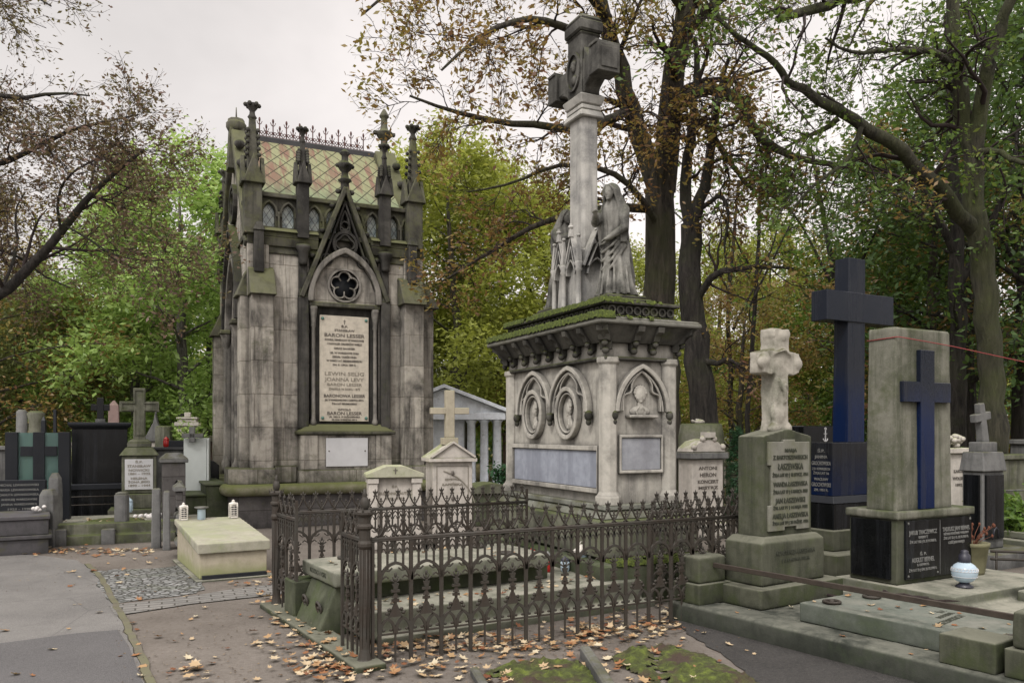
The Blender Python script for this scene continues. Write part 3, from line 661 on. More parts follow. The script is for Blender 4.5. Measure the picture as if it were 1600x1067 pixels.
def buttress(x0,x1,y0,y1,zs,out,din):
    """a stepped corner buttress: body, sloped shoulder, upper slim shaft"""
    b=MB(); b.box(x0,x1,y0,y1,.7,zs)
    o=b.build('buttress',M['chapel_pier'],ch,bevel=.012)
    return o
b=MB().box(-.17,.02,-.02,.34,.7,3.95).box(-.02,.34,-.30,.02,.7,3.95).box(-.06,.30,-.06,.3,3.9,4.95); b.build('buttress',M['chapel_pier'],ch,bevel=.012)
b=MB(); b.prism([(-.24,3.90),(.04,3.90),(.04,4.50),(-.06,4.35)],'x',-.03,.39).prism([(-.40,3.90),(.06,3.90),(.06,4.45),(-.12,4.36)],'y',-.05,.38); b.build('buttress_shoulder',M['chapel_trim'],ch,bevel=.012)
b=MB().cb(.12,-.11,.16,.16,4.3,5.0).cb(.12,-.11,.2,.2,5.0,5.3,.02,.02); b.build('buttress_shaft',M['chapel_dark'],ch,bevel=.01)
b=MB().box(W-.36,W,-.30,.02,.7,3.95).box(W-.02,W+.30,.02,.34,.7,3.95).box(W-.3,W+.06,-.06,.3,3.9,4.95); b.build('buttress',M['chapel_pier'],ch,bevel=.012)
b=MB(); b.prism([(-.40,3.90),(.06,3.90),(.06,4.45),(-.12,4.36)],'y',W-.41,W+.04).prism([(W-.04,3.90),(W+.40,3.90),(W+.14,4.35),(W-.04,4.5)],'x',-.03,.39); b.build('buttress_shoulder',M['chapel_trim'],ch,bevel=.012)
b=MB().cb(W-.17,-.11,.16,.16,4.3,5.0).cb(W-.17,-.11,.2,.2,5.0,5.3,.02,.02); b.build('buttress_shaft',M['chapel_dark'],ch,bevel=.01)
b=MB().box(-.22,.02,D-.34,D-.02,.7,3.6).box(-.06,.3,D-.3,D+.06,3.9,4.95); b.build('buttress',M['chapel_pier'],ch,bevel=.012)
b=MB(); b.prism([(-.30,3.6),(.04,3.6),(.04,4.25),(-.10,4.05)],'x',D-.39,D+.03); b.build('buttress_shoulder',M['chapel_trim'],ch,bevel=.012)
# inner piers either side of the memorial bay
for x0,x1 in ((.79,.96),(2.26,2.43)):
    b=MB().box(x0,x1,-.12,.1,1.66,3.95).box(x0+.015,x1-.015,-.06,.1,3.95,4.75).frus(x0,x1,-.12,.1,3.95,x0+.02,x1-.02,-.06,.1,4.1)
    o=b.build('pier',M['chapel_dark'],ch,bevel=.012)
    q=MB().lathe([(.07,4.5),(.075,4.55),(.095,4.72),(.13,4.78),(.13,4.84)],(x0+x1)/2,-.07,0,10); q.build('pier_capital',M['chapel_dark'],o)
# memorial bay: low pedestal, sill, colonnettes, lintel, arch, rosette, steep gable
b=MB().box(.80,2.42,-.20,.05,.7,1.56).box(.80,1.10,-.235,-.2,.95,1.56).box(2.13,2.42,-.235,-.2,.95,1.56).box(.78,2.44,-.24,.05,.7,.95); b.build('bay_pedestal',M['chapel_pier'],ch,bevel=.015)
b=MB(); b.box(.74,2.48,-.27,.05,1.56,1.62); b.frus(.76,2.46,-.24,.05,1.62,.98,2.26,-.05,.05,1.74); b.build('bay_sill',M['chapel_trim'],ch,bevel=.012)
b=MB().box(1.01,2.21,.02,.16,1.70,3.86); b.build('bay_back',M['chapel_dark'],ch)
for x in (1.055,2.165):
    b=MB().lathe([(.06,1.72),(.06,1.78),(.04,1.84),(.036,3.42),(.05,3.46),(.045,3.52),(.075,3.74),(.08,3.80)],x,-.03,0,10); b.build('colonnette',M['arch'],ch)
b=MB().box(.97,2.25,-.09,.1,3.80,3.88); b.build('lintel',M['chapel_trim'],ch,bevel=.012)
XC2=1.61
b=MB().holed(pointed(XC2,3.88,1.16,.88,10),circ(XC2,4.20,.27,30),(XC2,4.20),'x',-.02,.10); b.build('tympanum',MZ,ch)
b=MB().band([(XC2-.61,3.88)]+pointed(XC2,3.95,1.22,.86,12)+[(XC2+.61,3.88)],.10,'x',-.13,.0); b.build('bay_arch',M['arch'],ch,bevel=.02,seg=2)
b=MB().band(circ(XC2,4.20,.285,30),.04,'x',-.05,.0,True)
b.band(lobes(XC2,4.20,.25,5,PI/2),.028,'x',-.03,.05,True)
for k in range(5):
    a=PI/2+2*PI*k/5+PI/5; b.tube([(XC2+.24*math.cos(a),.0,4.20+.24*math.sin(a)),(XC2+.10*math.cos(a),.0,4.20+.10*math.sin(a))],.016,5)
b.build('rosette',M['arch'],ch,bevel=.006)
b=MB().lathe([(.28,0),(.28,.02)],0,0,0,24); b.xf(Matrix.Translation((XC2,.100,4.20))@Matrix.Rotation(R(90),4,'X')); b.build('rosette_void',M['blk_matt'],ch)
# steep gable over the bay
hb=.70; zb,zt=4.12,5.92
def ln(sgn,t): return (XC2+sgn*hb*(1-t),zb+(zt-zb)*t)
b=MB(); b.prism([(XC2-hb+.1,zb),(XC2+hb-.1,zb),(XC2+.02,zt-.12),(XC2-.02,zt-.12)],'x',.105,.15)
b.build('gable_field',M['chapel_pier'],ch)
b=MB()
for sgn in (-1,1): b.band([ln(sgn,-.10),ln(sgn,1.0)],.078,'x',-.15,.08)
b.build('bay_gable_coping',M['chapel_trim'],ch,bevel=.012)
b=MB()
for sgn in (-1,1):
    b.band([(XC2+sgn*(hb-.14)*(1-t),zb+(zt-zb-.25)*t) for t in (0,1)],.03,'x',-.08,.11)
    b.band(circ(XC2+sgn*.33,4.63,.10,12),.028,'x',-.07,.11,True)
b.band(circ(XC2,4.93,.205,24),.045,'x',-.09,.11,True).band(lobes(XC2,4.93,.17,4,0),.03,'x',-.08,.11,True)
b.band([(XC2-.08,5.17)]+pointed(XC2,5.22,.16,.30,5)+[(XC2+.08,5.17)],.03,'x',-.07,.11,True)
b.band(circ(XC2,5.26,.07,10),.02,'x',-.07,.11,True)
b.build('gable_tracery',M['chapel_dark'],ch,bevel=.006)
b=MB().lathe([(.09,5.8),(.075,5.95),(.075,6.02),(.13,6.06),(.075,6.10),(.055,6.20),(.11,6.26),(.15,6.33),(.08,6.38),(.06,6.42),(.06,6.5),(.10,6.54),(.04,6.60)],XC2,-.05,0,8)
for sx,sy in ((-1,0),(1,0),(0,-1),(0,1)): b.ell((XC2+sx*.13,-.05+sy*.13,6.32),(.045,.045,.04),7,5)
for t in (.30,.55,.80,.95):
    for sgn in (-1,1): x,z=ln(sgn,t); b.ell((x+sgn*.085,-.05,z+.03),(.055,.05,.05),7,5)
b.build('gable_finial',M['chapel_dark'],ch)
# marble tablet and its lettering
TX0,TX1,TZ0,TZ1=1.17,2.05,1.79,3.66; tx=(TX0+TX1)/2
t_=MB().box(TX0,TX1,-.025,.02,TZ0,TZ1).build('marble_tablet',M['marble_stain'],ch,bevel=.006)
b=MB()
for x in (TX0+.05,TX1-.05):
    for z in (TZ0+.06,TZ1-.06): b.lathe([(.024,0),(.028,.012),(.012,.022)],0,0,0,10).xf(Matrix.Translation((x,-.026,z))@Matrix.Rotation(R(90),4,'X'),len(b.v)-30)
b.build('rosette_bolt',M['verdigris'],ch)
yy=-.028
for (s_,z,sz,wd) in [('†',3.56,.09,None),('Ś.P.',3.47,.05,.12),('STANISŁAW',3.40,.055,.36),('BARON LESSER',3.31,.085,.72),('KONSUL GENERALNY W WARSZAWIE',3.23,.05,.70),('I KAWALER ORDERÓW WIELU',3.16,.05,.62),('ORAZ BANKIER',3.08,.045,.38),('UR. W WARSZAWIE DNIA',3.00,.048,.52),('ZMARŁ TAMŻE DNIA',2.93,.048,.44),('W WIEKU LAT SIEDEMDZIESIĘCIU',2.86,.045,.64),('DN. 21 LIPCA 1889 R.',2.79,.045,.42),
    ('BARONOWA LESSER',2.24,.075,.74),('ZM. W WARSZAWIE DNIA 2 CZERWCA 1877 R.',2.165,.045,.70),('ŻYŁA LAT SIEDEMDZIESIĄT',2.10,.042,.46),('WITOLD',1.995,.048,.24),('BARON LESSER',1.93,.08,.62),('UR. 1852 R. 19 PAŹDZIERNIKA',1.868,.04,.56),('ZM. DNIA 19 KWIETNIA 1877 R.',1.82,.035,.46)]:
    text('inscription',s_,sz,M['ink'],ch,(tx,yy,z),'x',.002,wd,bold=.001)
for (s_,z,sz,wd) in [('LEWIN SELIG',2.63,.09,.70),('JOANNA LEVY',2.53,.09,.70),('BARON LESSER',2.44,.07,.62),('ZMARŁA W ROKU 1875',2.36,.06,.56)]:
    text('worn_inscription',s_,sz,M['ink_faint'],ch,(tx,yy,z),'x',.002,wd)
b=MB().box(1.24,1.98,-.222,-.2,1.0,1.50); b.build('white_plate',M['white_marble'],ch,bevel=.004)
b=MB()
for x in (1.29,1.93): b.ell((x,-.224,1.27),(.014,.01,.014),8,5)
b.build('plate_bolt',M['ink'],ch)
# base: plinth course, round roll, granite plinth, portal steps
b=MB().box(-.42,W+.34,-.36,D+.1,.64,.72).box(-.38,.38,-.34,.38,.72,1.0).box(W-.4,W+.34,-.34,.38,.72,1.0).box(.38,.78,-.05,.1,.72,1.02).box(2.44,W-.4,-.05,.1,.72,1.02); b.build('base_course',M['chapel_pier'],ch,bevel=.02)
b=MB(); ro=.40; pth=[(-ro,D),(-ro,-ro),(W+ro,-ro),(W+ro,D)]
b.tube([(-ro,D,.64)]+[(-ro,-ro+.12,.64),(-ro+.035,-ro+.035,.64),(-ro+.12,-ro,.64)]+[(W+ro-.12,-ro,.64),(W+ro-.035,-ro+.035,.64),(W+ro,-ro+.12,.64),(W+ro,D,.64)],.10,12)
b.build('roll_moulding',stone('mossy roll',(.22,.21,.14),(.08,.08,.04),.3,.2,.6,1,None,gcol=(.11,.125,.04)),ch)
b=MB().box(-.36,W+.36,-.36,D+.2,-.1,.56); b.build('granite_plinth',M['chapel_low'],ch)
b=MB()
for i in range(4):
    b.box(-.36-.34*(i+1),-.36-.34*i+ (0 if i else .1),.05,D-.15,-.05,.70-.175*i)
    b.box(-.36-.34*(i+1)-.03,-.36-.34*i+.0,.03,D-.13,.70-.175*i,.74-.175*i)
b.build('step_flight',M['tomb_dark'],ch,bevel=.012)
# ---------------------------------------------------------------- the tall cross monument
MN=F(948,8,25.5); mw=MN.fx(1052); md=MN.fy(795)      # .79 x 2.22
mo=thing('cross_monument',MN,'tall pale monument with portrait reliefs, mossy cornice, stone cross and two veiled mourning figures','monument')
ZB,ZC=.92,2.30
b=MB().box(0.02,mw-.02,0.02,md-.02,ZB-.02,ZC); b.build('body',M['mon'],mo)
for cx,cy in ((.045,.045),(mw-.045,.045),(.045,md-.045),(mw-.045,md-.045)):
    b=MB().lathe([(.13,ZB-.03),(.13,ZB+.05),(.11,ZB+.07),(.095,ZB+.10),(.095,ZC-.04),(.115,ZC-.02),(.115,ZC+.03)],cx,cy,0,8,a0=PI/8,smooth=False); b.build('corner_pilaster',M['mon'],mo,bevel=.006)
b=MB().box(-.04,mw+.04,-.04,md+.04,ZC,ZC+.035); b.build('string_course',M['mon_dark'],mo,bevel=.01)
b=MB().box(.0,mw,.0,md,ZC+.035,ZC+.17); b.build('frieze',M['mon'],mo)
# corbel table: small corbels carrying a flared cornice
cz=ZC+.12
b=MB()
def corbel(x,y,ax,s):
    n0=len(b.v)
    b.prism([(0,-.02),(-.05,-.02),(-.07,.03),(-.06,.05),(-.11,.07),(-.13,.12),(-.19,.15),(-.20,.20),(0,.20)],'y',-.035*s,.035*s)
    b.ell((0,-.05,-.03),(.04,.035,.035),8,5); b.ell((0,-.085,.04),(.035,.03,.03),8,5)
    Mx=Matrix.Translation((x,y,cz))@Matrix.Rotation(R(ax),4,'Z'); b.xf(Mx,n0)
for i in range(7): corbel(0,.22+(md-.44)*i/6,-90,1)
for i in range(2): corbel(.28+(mw-.56)*i/1,0,0,1)
for i in range(7): corbel(mw,.22+(md-.44)*i/6,90,1)
for x,y,a in ((0,0,-45),(mw,0,45),(0,md,-135),(mw,md,135)):
    corbel(x,y,a,1.6)
b.build('corbel',M['mon_dark'],mo)
b=MB().frus(-.06,mw+.06,-.06,md+.06,ZC+.17,-.17,mw+.17,-.17,md+.17,ZC+.33); b.build('cove',M['mon_dark'],mo)
b=MB().box(-.205,mw+.205,-.205,md+.205,ZC+.33,ZC+.375); b.frus(-.205,mw+.205,-.205,md+.205,ZC+.375,-.175,mw+.175,-.175,md+.175,ZC+.40); b.build('cornice',stone('cornice edge',(.20,.195,.17),(.07,.07,.06),.35,.3,.3,.3,None),mo,bevel=.012)
# moss growing on the ledges
def mossstrip(name,x0,x1,y0,y1,z,dens,h=.05,hole=None,drop=True,seed=1):
    from mathutils import noise as mn
    V=[];Fc=[];st=.012;nx=max(2,int((x1-x0)/st));ny=max(2,int((y1-y0)/st));idx={}
    for i in range(nx+1):
        for j in range(ny+1):
            x=x0+(x1-x0)*i/nx;y=y0+(y1-y0)*j/ny
            if hole and hole[0]<x<hole[1] and hole[2]<y<hole[3]: continue
            v=mn.noise(Vector((x*3.1,y*3.1,seed)))+.5*mn.noise(Vector((x*17,y*17,seed)))+dens
            if v<0: continue
            hh=min(v*.2,h)*(1+.6*mn.noise(Vector((x*45,y*45,seed)))); 
            e=min(i,nx-i,j,ny-j)
            if e==0: hh=-.018*(1+mn.noise(Vector((x*30,y*30,0))))
            idx[i,j]=len(V); V.append((x,y,z+hh))
    for (i,j) in idx:
        q=[(i,j),(i+1,j),(i+1,j+1),(i,j+1)]
        if all(k in idx for k in q): Fc.append([idx[k] for k in q])
    me=bpy.data.meshes.new(name); me.from_pydata(V,[],Fc); me.materials.append(M['moss2']); me.polygons.foreach_set('use_smooth',[True]*len(Fc))
    o=bpy.data.objects.new(name,me); link(o,mo); return o
mossstrip('moss',-.215,-.02,-.21,md+.21,ZC+.40,.55,.045)
mossstrip('moss',-.02,mw*.75,-.21,-.03,ZC+.40,.12,.02)
# carved upper tier
z2=ZC+.40
b=MB().box(-.02,mw+.02,-.02,md+.02,z2-.02,z2+.04).box(.0,mw,.0,md,z2+.04,z2+.145).box(-.05,mw+.05,-.05,md+.05,z2+.145,z2+.18); b.build('upper_tier',M['mon_dark'],mo,bevel=.008)
b=MB()
for i in range(22):
    y=.05+(md-.1)*i/21; n0=len(b.v); b.band(circ(y,z2+.092,.038,8),.018,'y',-.02,.0,True)
for i in range(8):
    x=.05+(mw-.1)*i/7; b.band(circ(x,z2+.092,.038,8),.018,'x',-.02,.0,True)
b.build('tier_carving',M['mon_dark'],mo)
mossstrip('moss',-.06,.16,-.055,md+.06,z2+.18,.45,.035,seed=4)
mossstrip('moss',.14,mw+.05,-.055,.10,z2+.18,-.02,.02,seed=5)
z3=z2+.18
# arches on the two visible faces
b=MB()
def arcade(pl,cs,wd,z0,h):
    for c in cs:
        for w_,t,d in ((wd,.045,-.055),(wd-.10,.022,-.03)):
            b.band(pointed(c,z0,w_,h-(.05 if w_<wd else 0),10),t,pl,d,.02)
        hw=(wd-.16)/2
        tre=[(c-hw,z0),(c-hw,z0+h*.2),(c-hw*.93,z0+h*.36),(c-hw*.58,z0+h*.43),(c-hw*.54,z0+h*.60),(c-hw*.32,z0+h*.76),(c,z0+h*.88)]
        b.band(smooth2(tre,3)+[(2*c-x,z) for x,z in reversed(smooth2(tre,3)[:-1])],.018,pl,-.03,.02)
arcade('y',(md*.5-.40,md*.5+.40),.80,1.80,.47)
b.build('blind_arch',M['mon'],mo,bevel=.006)
b=MB(); arcade('x',(mw/2,),.60,1.80,.45); b.build('blind_arch',M['mon'],mo,bevel=.006)
b=MB()
for y in (md*.5-.82,md*.5,md*.5+.82): b.ell((-.03,y,1.765),(.045,.045,.055),9,6); b.ell((-.03,y,1.70),(.03,.03,.035),8,5)
for x in (.07,mw-.07): b.ell((x,-.03,1.765),(.04,.035,.05),9,6); b.ell((x,-.03,1.70),(.028,.025,.03),8,5)
b.build('arch_corbel',M['mon_dark'],mo)
def relief_head(cx,cz,s,face='y',kind='bust'):
    """low relief portrait: head, hair, face and shoulders, fused into one body"""
    q=MB()
    q.ell((0,0,0),(.30,.26,.38),16,12); q.ell((0,-.20,-.05),(.055,.10,.10),8,6); q.ell((0,-.16,-.20),(.10,.08,.03),8,5); q.ell((0,-.14,-.31),(.11,.10,.08),8,6)
    for sx in (-1,1):
        q.ell((sx*.11,-.19,.08),(.09,.05,.025),8,5); q.ell((sx*.11,-.16,.0),(.055,.05,.03),8,5); q.ell((sx*.30,0,-.03),(.05,.08,.10),8,6); q.ell((sx*.16,-.12,-.14),(.10,.08,.10),8,6)
    q.ell((0,.06,.14),(.36,.24,.32),14,9)
    for k in range(9): a=PI*k/8; q.ell((.34*math.cos(a),.0,.12+.30*math.sin(a)),(.09,.14,.10),7,5)
    q.ell((0,.02,-.48),(.17,.16,.25),10,7); q.ell((0,.08,-.80),(.62,.20,.30),16,8); q.ell((0,-.02,-.66),(.16,.14,.16),8,6)
    for sx in (-1,1): q.tube([(sx*.10,-.10,-.55),(sx*.30,-.14,-.78),(sx*.22,-.14,-1.0)],.06,6)
    n0=0; Mx=Matrix.Scale(s,4)
    if kind=='side': Mx=Mx@Matrix.Rotation(R(-38),4,'Z')
    q.xf(Mx); q.xf(Matrix.Scale(.55,4,(0,1,0)))
    rot=Matrix.Identity(4) if face=='x' else Matrix.Rotation(R(-90),4,'Z')
    t=Matrix.Translation((cx,.01,cz)) if face=='x' else Matrix.Translation((.01,cx,cz))
    q.xf(t@rot)
    # keep only what stands proud of the wall
    return q.build('portrait_relief',M['mon'],mo,remesh=.0045)
y1,y2=md*.5-.37,md*.5+.42
for y,k in ((y1,'side'),(y2,'side')):
    b=MB().band(circ(y,1.80,.255,32,rx=.86),.05,'y',-.05,.02,True).band(circ(y,1.80,.205,32,rx=.86),.02,'y',-.035,.02,True); b.build('oval_frame',M['mon'],mo,bevel=.010,seg=2)
    relief_head(y,1.85,.215,'y',k)
relief_head(mw/2,1.965,.20,'x','bust')
b=MB().box(mw/2-.17,mw/2+.17,-.07,.02,1.74,1.77); b.build('bust_shelf',M['mon'],mo,bevel=.008)
# inscription plates (blank blue grey) with moulded frames
ya,yb,za,zb_=.13,md-.16,1.02,1.44
b=MB().band([(ya,za),(yb,za),(yb,zb_),(ya,zb_)],.05,'y',-.035,.02,True); b.build('plate_frame',M['mon'],mo,bevel=.008)
b=MB().box(-.012,.02,ya+.03,yb-.03,za+.03,zb_-.03); b.build('plate',M['blueplate'],mo)
xa,xb,za2,zb2=.145,mw-.15,1.21,1.56
b=MB().band([(xa,za2),(xb,za2),(xb,zb2),(xa,zb2)],.04,'x',-.03,.02,True); b.build('plate_frame',M['mon'],mo,bevel=.008)
b=MB().box(xa+.02,xb-.02,-.012,.02,za2+.02,zb2-.02); b.build('plate',M['greyplate'],mo)
# plinth
b=MB().box(-.07,mw+.07,-.07,md+.07,.84,.90).frus(-.11,mw+.11,-.11,md+.11,.76,-.05,mw+.05,-.05,md+.05,.84); b.build('plinth_mouldings',stone('plinth moulding stone',(.26,.265,.23),(.10,.10,.085),.4,.3,.3,.4,None),mo,bevel=.012)
b=MB().box(-.17,mw+.16,-.20,md+.18,.40,.76); b.build('plinth',M['mon_low'],mo,bevel=.015)
b=MB().box(-.30,mw+.28,-.42,md+.30,-.1,.38); b.build('plinth_step',M['tomb_dark'],mo,bevel=.015)
mossstrip('moss',-.16,mw+.24,-.43,-.21,.385,.35,.03,seed=8)
# shaft foot with small gables, shaft and cross
sx,sy=mw/2,md/2
b=MB().cb(sx,sy,.42,.52,z3-.02,z3+.72,.36,.46); b.build('shaft_foot',M['mon_shaft'],mo,bevel=.03)
b=MB()
for cx,cy in ((sx-.22,sy-.27),(sx+.22,sy-.27),(sx-.22,sy+.27),(sx+.22,sy+.27),(sx-.25,sy)):
    b.lathe([(.045,z3),(.045,z3+.05),(.03,z3+.07),(.03,z3+.44),(.045,z3+.46),(.035,z3+.49),(.052,z3+.53),(.04,z3+.55)],cx,cy,0,8)
    b.cb(cx,cy,.055,.055,z3+.55,z3+.66,.045,.045); b.cb(cx,cy,.045,.045,z3+.66,z3+.82,.015,.015); b.ell((cx,cy,z3+.83),(.025,.025,.022),6,4)
b.build('foot_colonnette',M['mon_shaft'],mo)
b=MB()
for c in (sy-.135,sy+.135):
    for w_,t in ((.27,.03),(.17,.02)): 
        b.band([(c-w_/2,z3+0.50),(c,z3+0.85 if w_>.2 else z3+0.73),(c+w_/2,z3+0.50)],t,'y',sx-.25,sx-.18)
    b.band(pointed(c,z3+0.42,.18,.16,5),.018,'y',sx-.25,sx-.18); b.cb(sx-.24,c,.05,.05,z3+0.83,z3+0.98,.02,.02); b.ell((sx-.24,c,z3+0.94),(.035,.035,.025),6,4)
for w_,t in ((.36,.03),(.24,.02)): b.band([(sx-w_/2,z3+0.50),(sx,z3+0.92 if w_>.3 else z3+0.76),(sx+w_/2,z3+0.50)],t,'x',sy-.32,sy-.2)
b.band(pointed(sx,z3+0.42,.24,.18,5),.02,'x',sy-.30,sy-.22); b.cb(sx,sy-.29,.05,.05,z3+0.90,z3+1.05,.02,.02); b.ell((sx,sy-.29,z3+1.01),(.04,.04,.03),6,4)
b.build('foot_gable',M['mon_shaft'],mo,bevel=.004)
hs=.105
oct_=[(-hs,-hs*1.15),(-hs*.72,-hs*1.5),(hs*.72,-hs*1.5),(hs,-hs*1.15),(hs,hs*1.15),(hs*.72,hs*1.5),(-hs*.72,hs*1.5),(-hs,hs*1.15)]
b=MB().prism([(sx+x,sy+y) for x,y in oct_],'h',z3+.60,5.06); b.build('shaft',M['mon_shaft'],mo,bevel=.006)
b=MB().cb(sx,sy,.31,.41,5.04,5.12,.26,.36).cb(sx,sy,.25,.35,5.12,5.18).cb(sx,sy,.26,.36,5.18,5.28,.32,.42); b.build('shaft_capital',M['mon_shaft'],mo,bevel=.012)
ac=5.55; MC=M['cross_dark']
cy0,cy1=sy-.50,sy+.56
b=MB().cb(sx,sy,.24,.30,5.28,6.05).box(sx-.10,sx+.10,cy0+.08,cy1-.08,ac-.12,ac+.12)
for sg in (-1,1): b.prism([(sy+sg*.15,5.28),(sy+sg*.20,5.36),(sy+sg*.28,ac-.14),(sy+sg*.40,ac-.12),(sy+sg*.15,ac-.08)],'y',sx-.10,sx+.10)
b.prism([(sy-.15,ac+.10),(sy-.26,ac+.11),(sy-.15,ac+.26)],'y',sx-.09,sx+.09).prism([(sy+.15,ac+.10),(sy+.26,ac+.11),(sy+.15,ac+.26)],'y',sx-.09,sx+.09)
b.build('cross_body',MC,mo,bevel=.012)
for (p,q) in ((cy0-.03,cy0+.17),(cy1-.17,cy1+.03)):
    b=MB().box(sx-.135,sx+.135,p,q,ac-.15,ac+.15).box(sx-.15,sx+.15,p+.02,q-.02,ac+.145,ac+.18).box(sx-.10,sx+.10,p-.012,p,ac-.11,ac+.11); b.build('cross_arm_end',MC,mo,bevel=.015)
b=MB().cb(sx,sy,.27,.33,5.94,5.98).cb(sx,sy,.30,.37,5.98,6.11).frus(sx-.15,sx+.15,sy-.185,sy+.185,6.11,sx-.11,sx+.11,sy-.14,sy+.14,6.18); b.build('cross_head',MC,mo,bevel=.02)
b=MB().band(circ(sy,ac+.02,.20,26,rx=.66),.03,'y',sx-.145,sx-.10,True)
b.ell((sx-.125,sy,ac+.07),(.035,.04,.06),10,8); b.ell((sx-.15,sy,ac+.065),(.02,.012,.018),6,4); b.ell((sx-.12,sy,ac-.07),(.025,.065,.06),8,6); b.ell((sx-.12,sy,ac+.105),(.035,.055,.045),10,6)
b.build('medallion',MC,mo,split=False)
# mourning figures
def figure(cx,cy,face,label,h=1.16):
    q=MB(); n=64; m=60; H=h
    V=[];Fs=[]
    zt_=[0,.05,.16,.30,.45,.56,.66,.74,.79,.82,.85,.88,.92,.955,.985,1.0]
    RX=[.215,.20,.178,.162,.150,.140,.148,.158,.146,.112,.080,.074,.078,.074,.050,.012]
    RY=[.195,.18,.155,.138,.124,.112,.112,.112,.104,.088,.076,.078,.084,.080,.054,.012]
    for k in range(m+1):
        t=k/m; z=t*H
        rx=np.interp(t,zt_,RX)*H; ry=np.interp(t,zt_,RY)*H
        lean=np.interp(t,[0,.5,.8,1],[0,-.01,-.035,-.085])*H
        fa=np.interp(t,[0,.3,.6,.8,.86,1],[1,.85,.55,.5,.25,.12])
        for i in range(n):
            a=2*PI*i/n; fold=1+fa*(.10*math.sin(a*8+2.4*math.sin(t*4.2))+.06*math.sin(a*5-t*9)+.045*math.sin(a*17+t*8)+.04*math.sin(t*34+a*2)*(1 if math.sin(a)<0 else .4))
            back=1+.12*max(0,math.sin(a))*np.interp(t,[.3,.6,.8,.9,1],[0,.6,1,.6,.2])
            V.append((rx*fold*math.cos(a),lean+ry*fold*back*math.sin(a),z))
    for k in range(m):
        for i in range(n): j=(i+1)%n; Fs.append((k*n+i,k*n+j,(k+1)*n+j,(k+1)*n+i))
    Fs.append(tuple(range(n-1,-1,-1))); Fs.append(tuple(m*n+i for i in range(n)))
    q.add(V,Fs,True)
    q.ell((0,-.125*H,.905*H),(.052*H,.056*H,.070*H),16,12)                # face, bowed forward out of the veil
    q.ell((0,-.182*H,.895*H),(.010*H,.016*H,.022*H),8,6); q.ell((0,-.172*H,.866*H),(.018*H,.012*H,.007*H),8,5); q.ell((0,-.163*H,.848*H),(.02*H,.018*H,.014*H),8,5)
    for s_ in (-1,1): q.ell((s_*.022*H,-.172*H,.914*H),(.016*H,.010*H,.005*H),8,5)
    for s_ in (-1,1):                                                        # veil edges falling from the brow over the shoulders
        for g_ in range(4):
            o_=.012*g_*H; q.tube([(s_*.02*H,-.165*H+o_,.975*H),(s_*(.062*H+o_*.4),-.150*H+o_*1.6,.93*H),(s_*(.078*H+o_),-.115*H+o_*1.5,.85*H),(s_*(.105*H+o_*1.8),-.10*H+o_,.74*H),(s_*(.125*H+o_*1.5),-.10*H+o_,.60*H),(s_*(.13*H+o_),-.11*H+o_,.46*H)],[.010*H,.014*H,.015*H,.017*H,.016*H,.006*H],6)
    # arms: upper arm, forearm and hand with fingers
    def arm(s_,el,ha):
        sh=(s_*.125*H,-.04*H,.76*H); q.tube([sh,((sh[0]+el[0])/2,(sh[1]+el[1])/2-.01*H,(sh[2]+el[2])/2),el,((el[0]+ha[0])/2,(el[1]+ha[1])/2,(el[2]+ha[2])/2),ha],[.055*H,.056*H,.048*H,.036*H,.024*H],9)
        d=Vector(ha)-Vector(el); d.normalize(); p=Vector(ha); q.ell(tuple(p+d*.02*H),(.024*H,.024*H,.018*H),8,6)
        sd=d.cross(Vector((0,0,1))); sd.normalize()
        for f in range(4): q.tube([p+d*.03*H+sd*(f-1.5)*.013*H,p+d*.055*H+sd*(f-1.5)*.015*H,p+d*(.075-.006*abs(f-1.3))*H+sd*(f-1.5)*.015*H+Vector((0,0,-.012*H))],.0075*H,5)
        q.tube([p+sd*.02*H,p+sd*.034*H+d*.03*H],.009*H,5)
    arm(1,(.17*H,-.10*H,.58*H),(.02*H,-.19*H,.50*H))
    arm(-1,(-.15*H,-.17*H,.66*H),(-.03*H,-.33*H,.70*H))
    # mantle folds across the front
    for k in range(5): q.tube([(.15*H,-.05*H,(.62-.045*k)*H),(.05*H,-.150*H,(.50-.06*k)*H),(-.08*H,-.150*H,(.46-.075*k)*H),(-.15*H,-.05*H,(.50-.08*k)*H)],[.02*H,.016*H,.015*H,.02*H],6)
    for k in range(7):
        a=-PI/2+(k-3)*.38; q.tube([(.13*H*math.cos(a),.11*H*math.sin(a),.50*H),(.165*H*math.cos(a+.04),.15*H*math.sin(a+.04),.25*H),(.205*H*math.cos(a+.08),.195*H*math.sin(a+.08),.01*H)],[.008*H,.014*H,.02*H],6)
    q.xf(Matrix.Translation((cx,cy,z3+.14))@Matrix.Rotation(R(face),4,'Z')@Matrix.Diagonal((.86,.84,1,1)))
    o=q.build('mourning_figure',M['statue'],mo,remesh=.0062); o['label']=label
    b=MB().cb(cx,cy,.40,.36,z3-.02,z3+.06,.44,.40).cb(cx,cy,.56,.50,z3+.06,z3+.10).cb(cx,cy,.48,.42,z3+.10,z3+.14); b.build('figure_plinth',M['mon_dark'],o,bevel=.012)
figure(sx+.08,sy-.55,-68,'veiled stone woman bowing beside the shaft, on the near side',1.19)
figure(sx+.0,sy+.46,25-30,'veiled stone woman standing behind the shaft, on the far side',1.15)
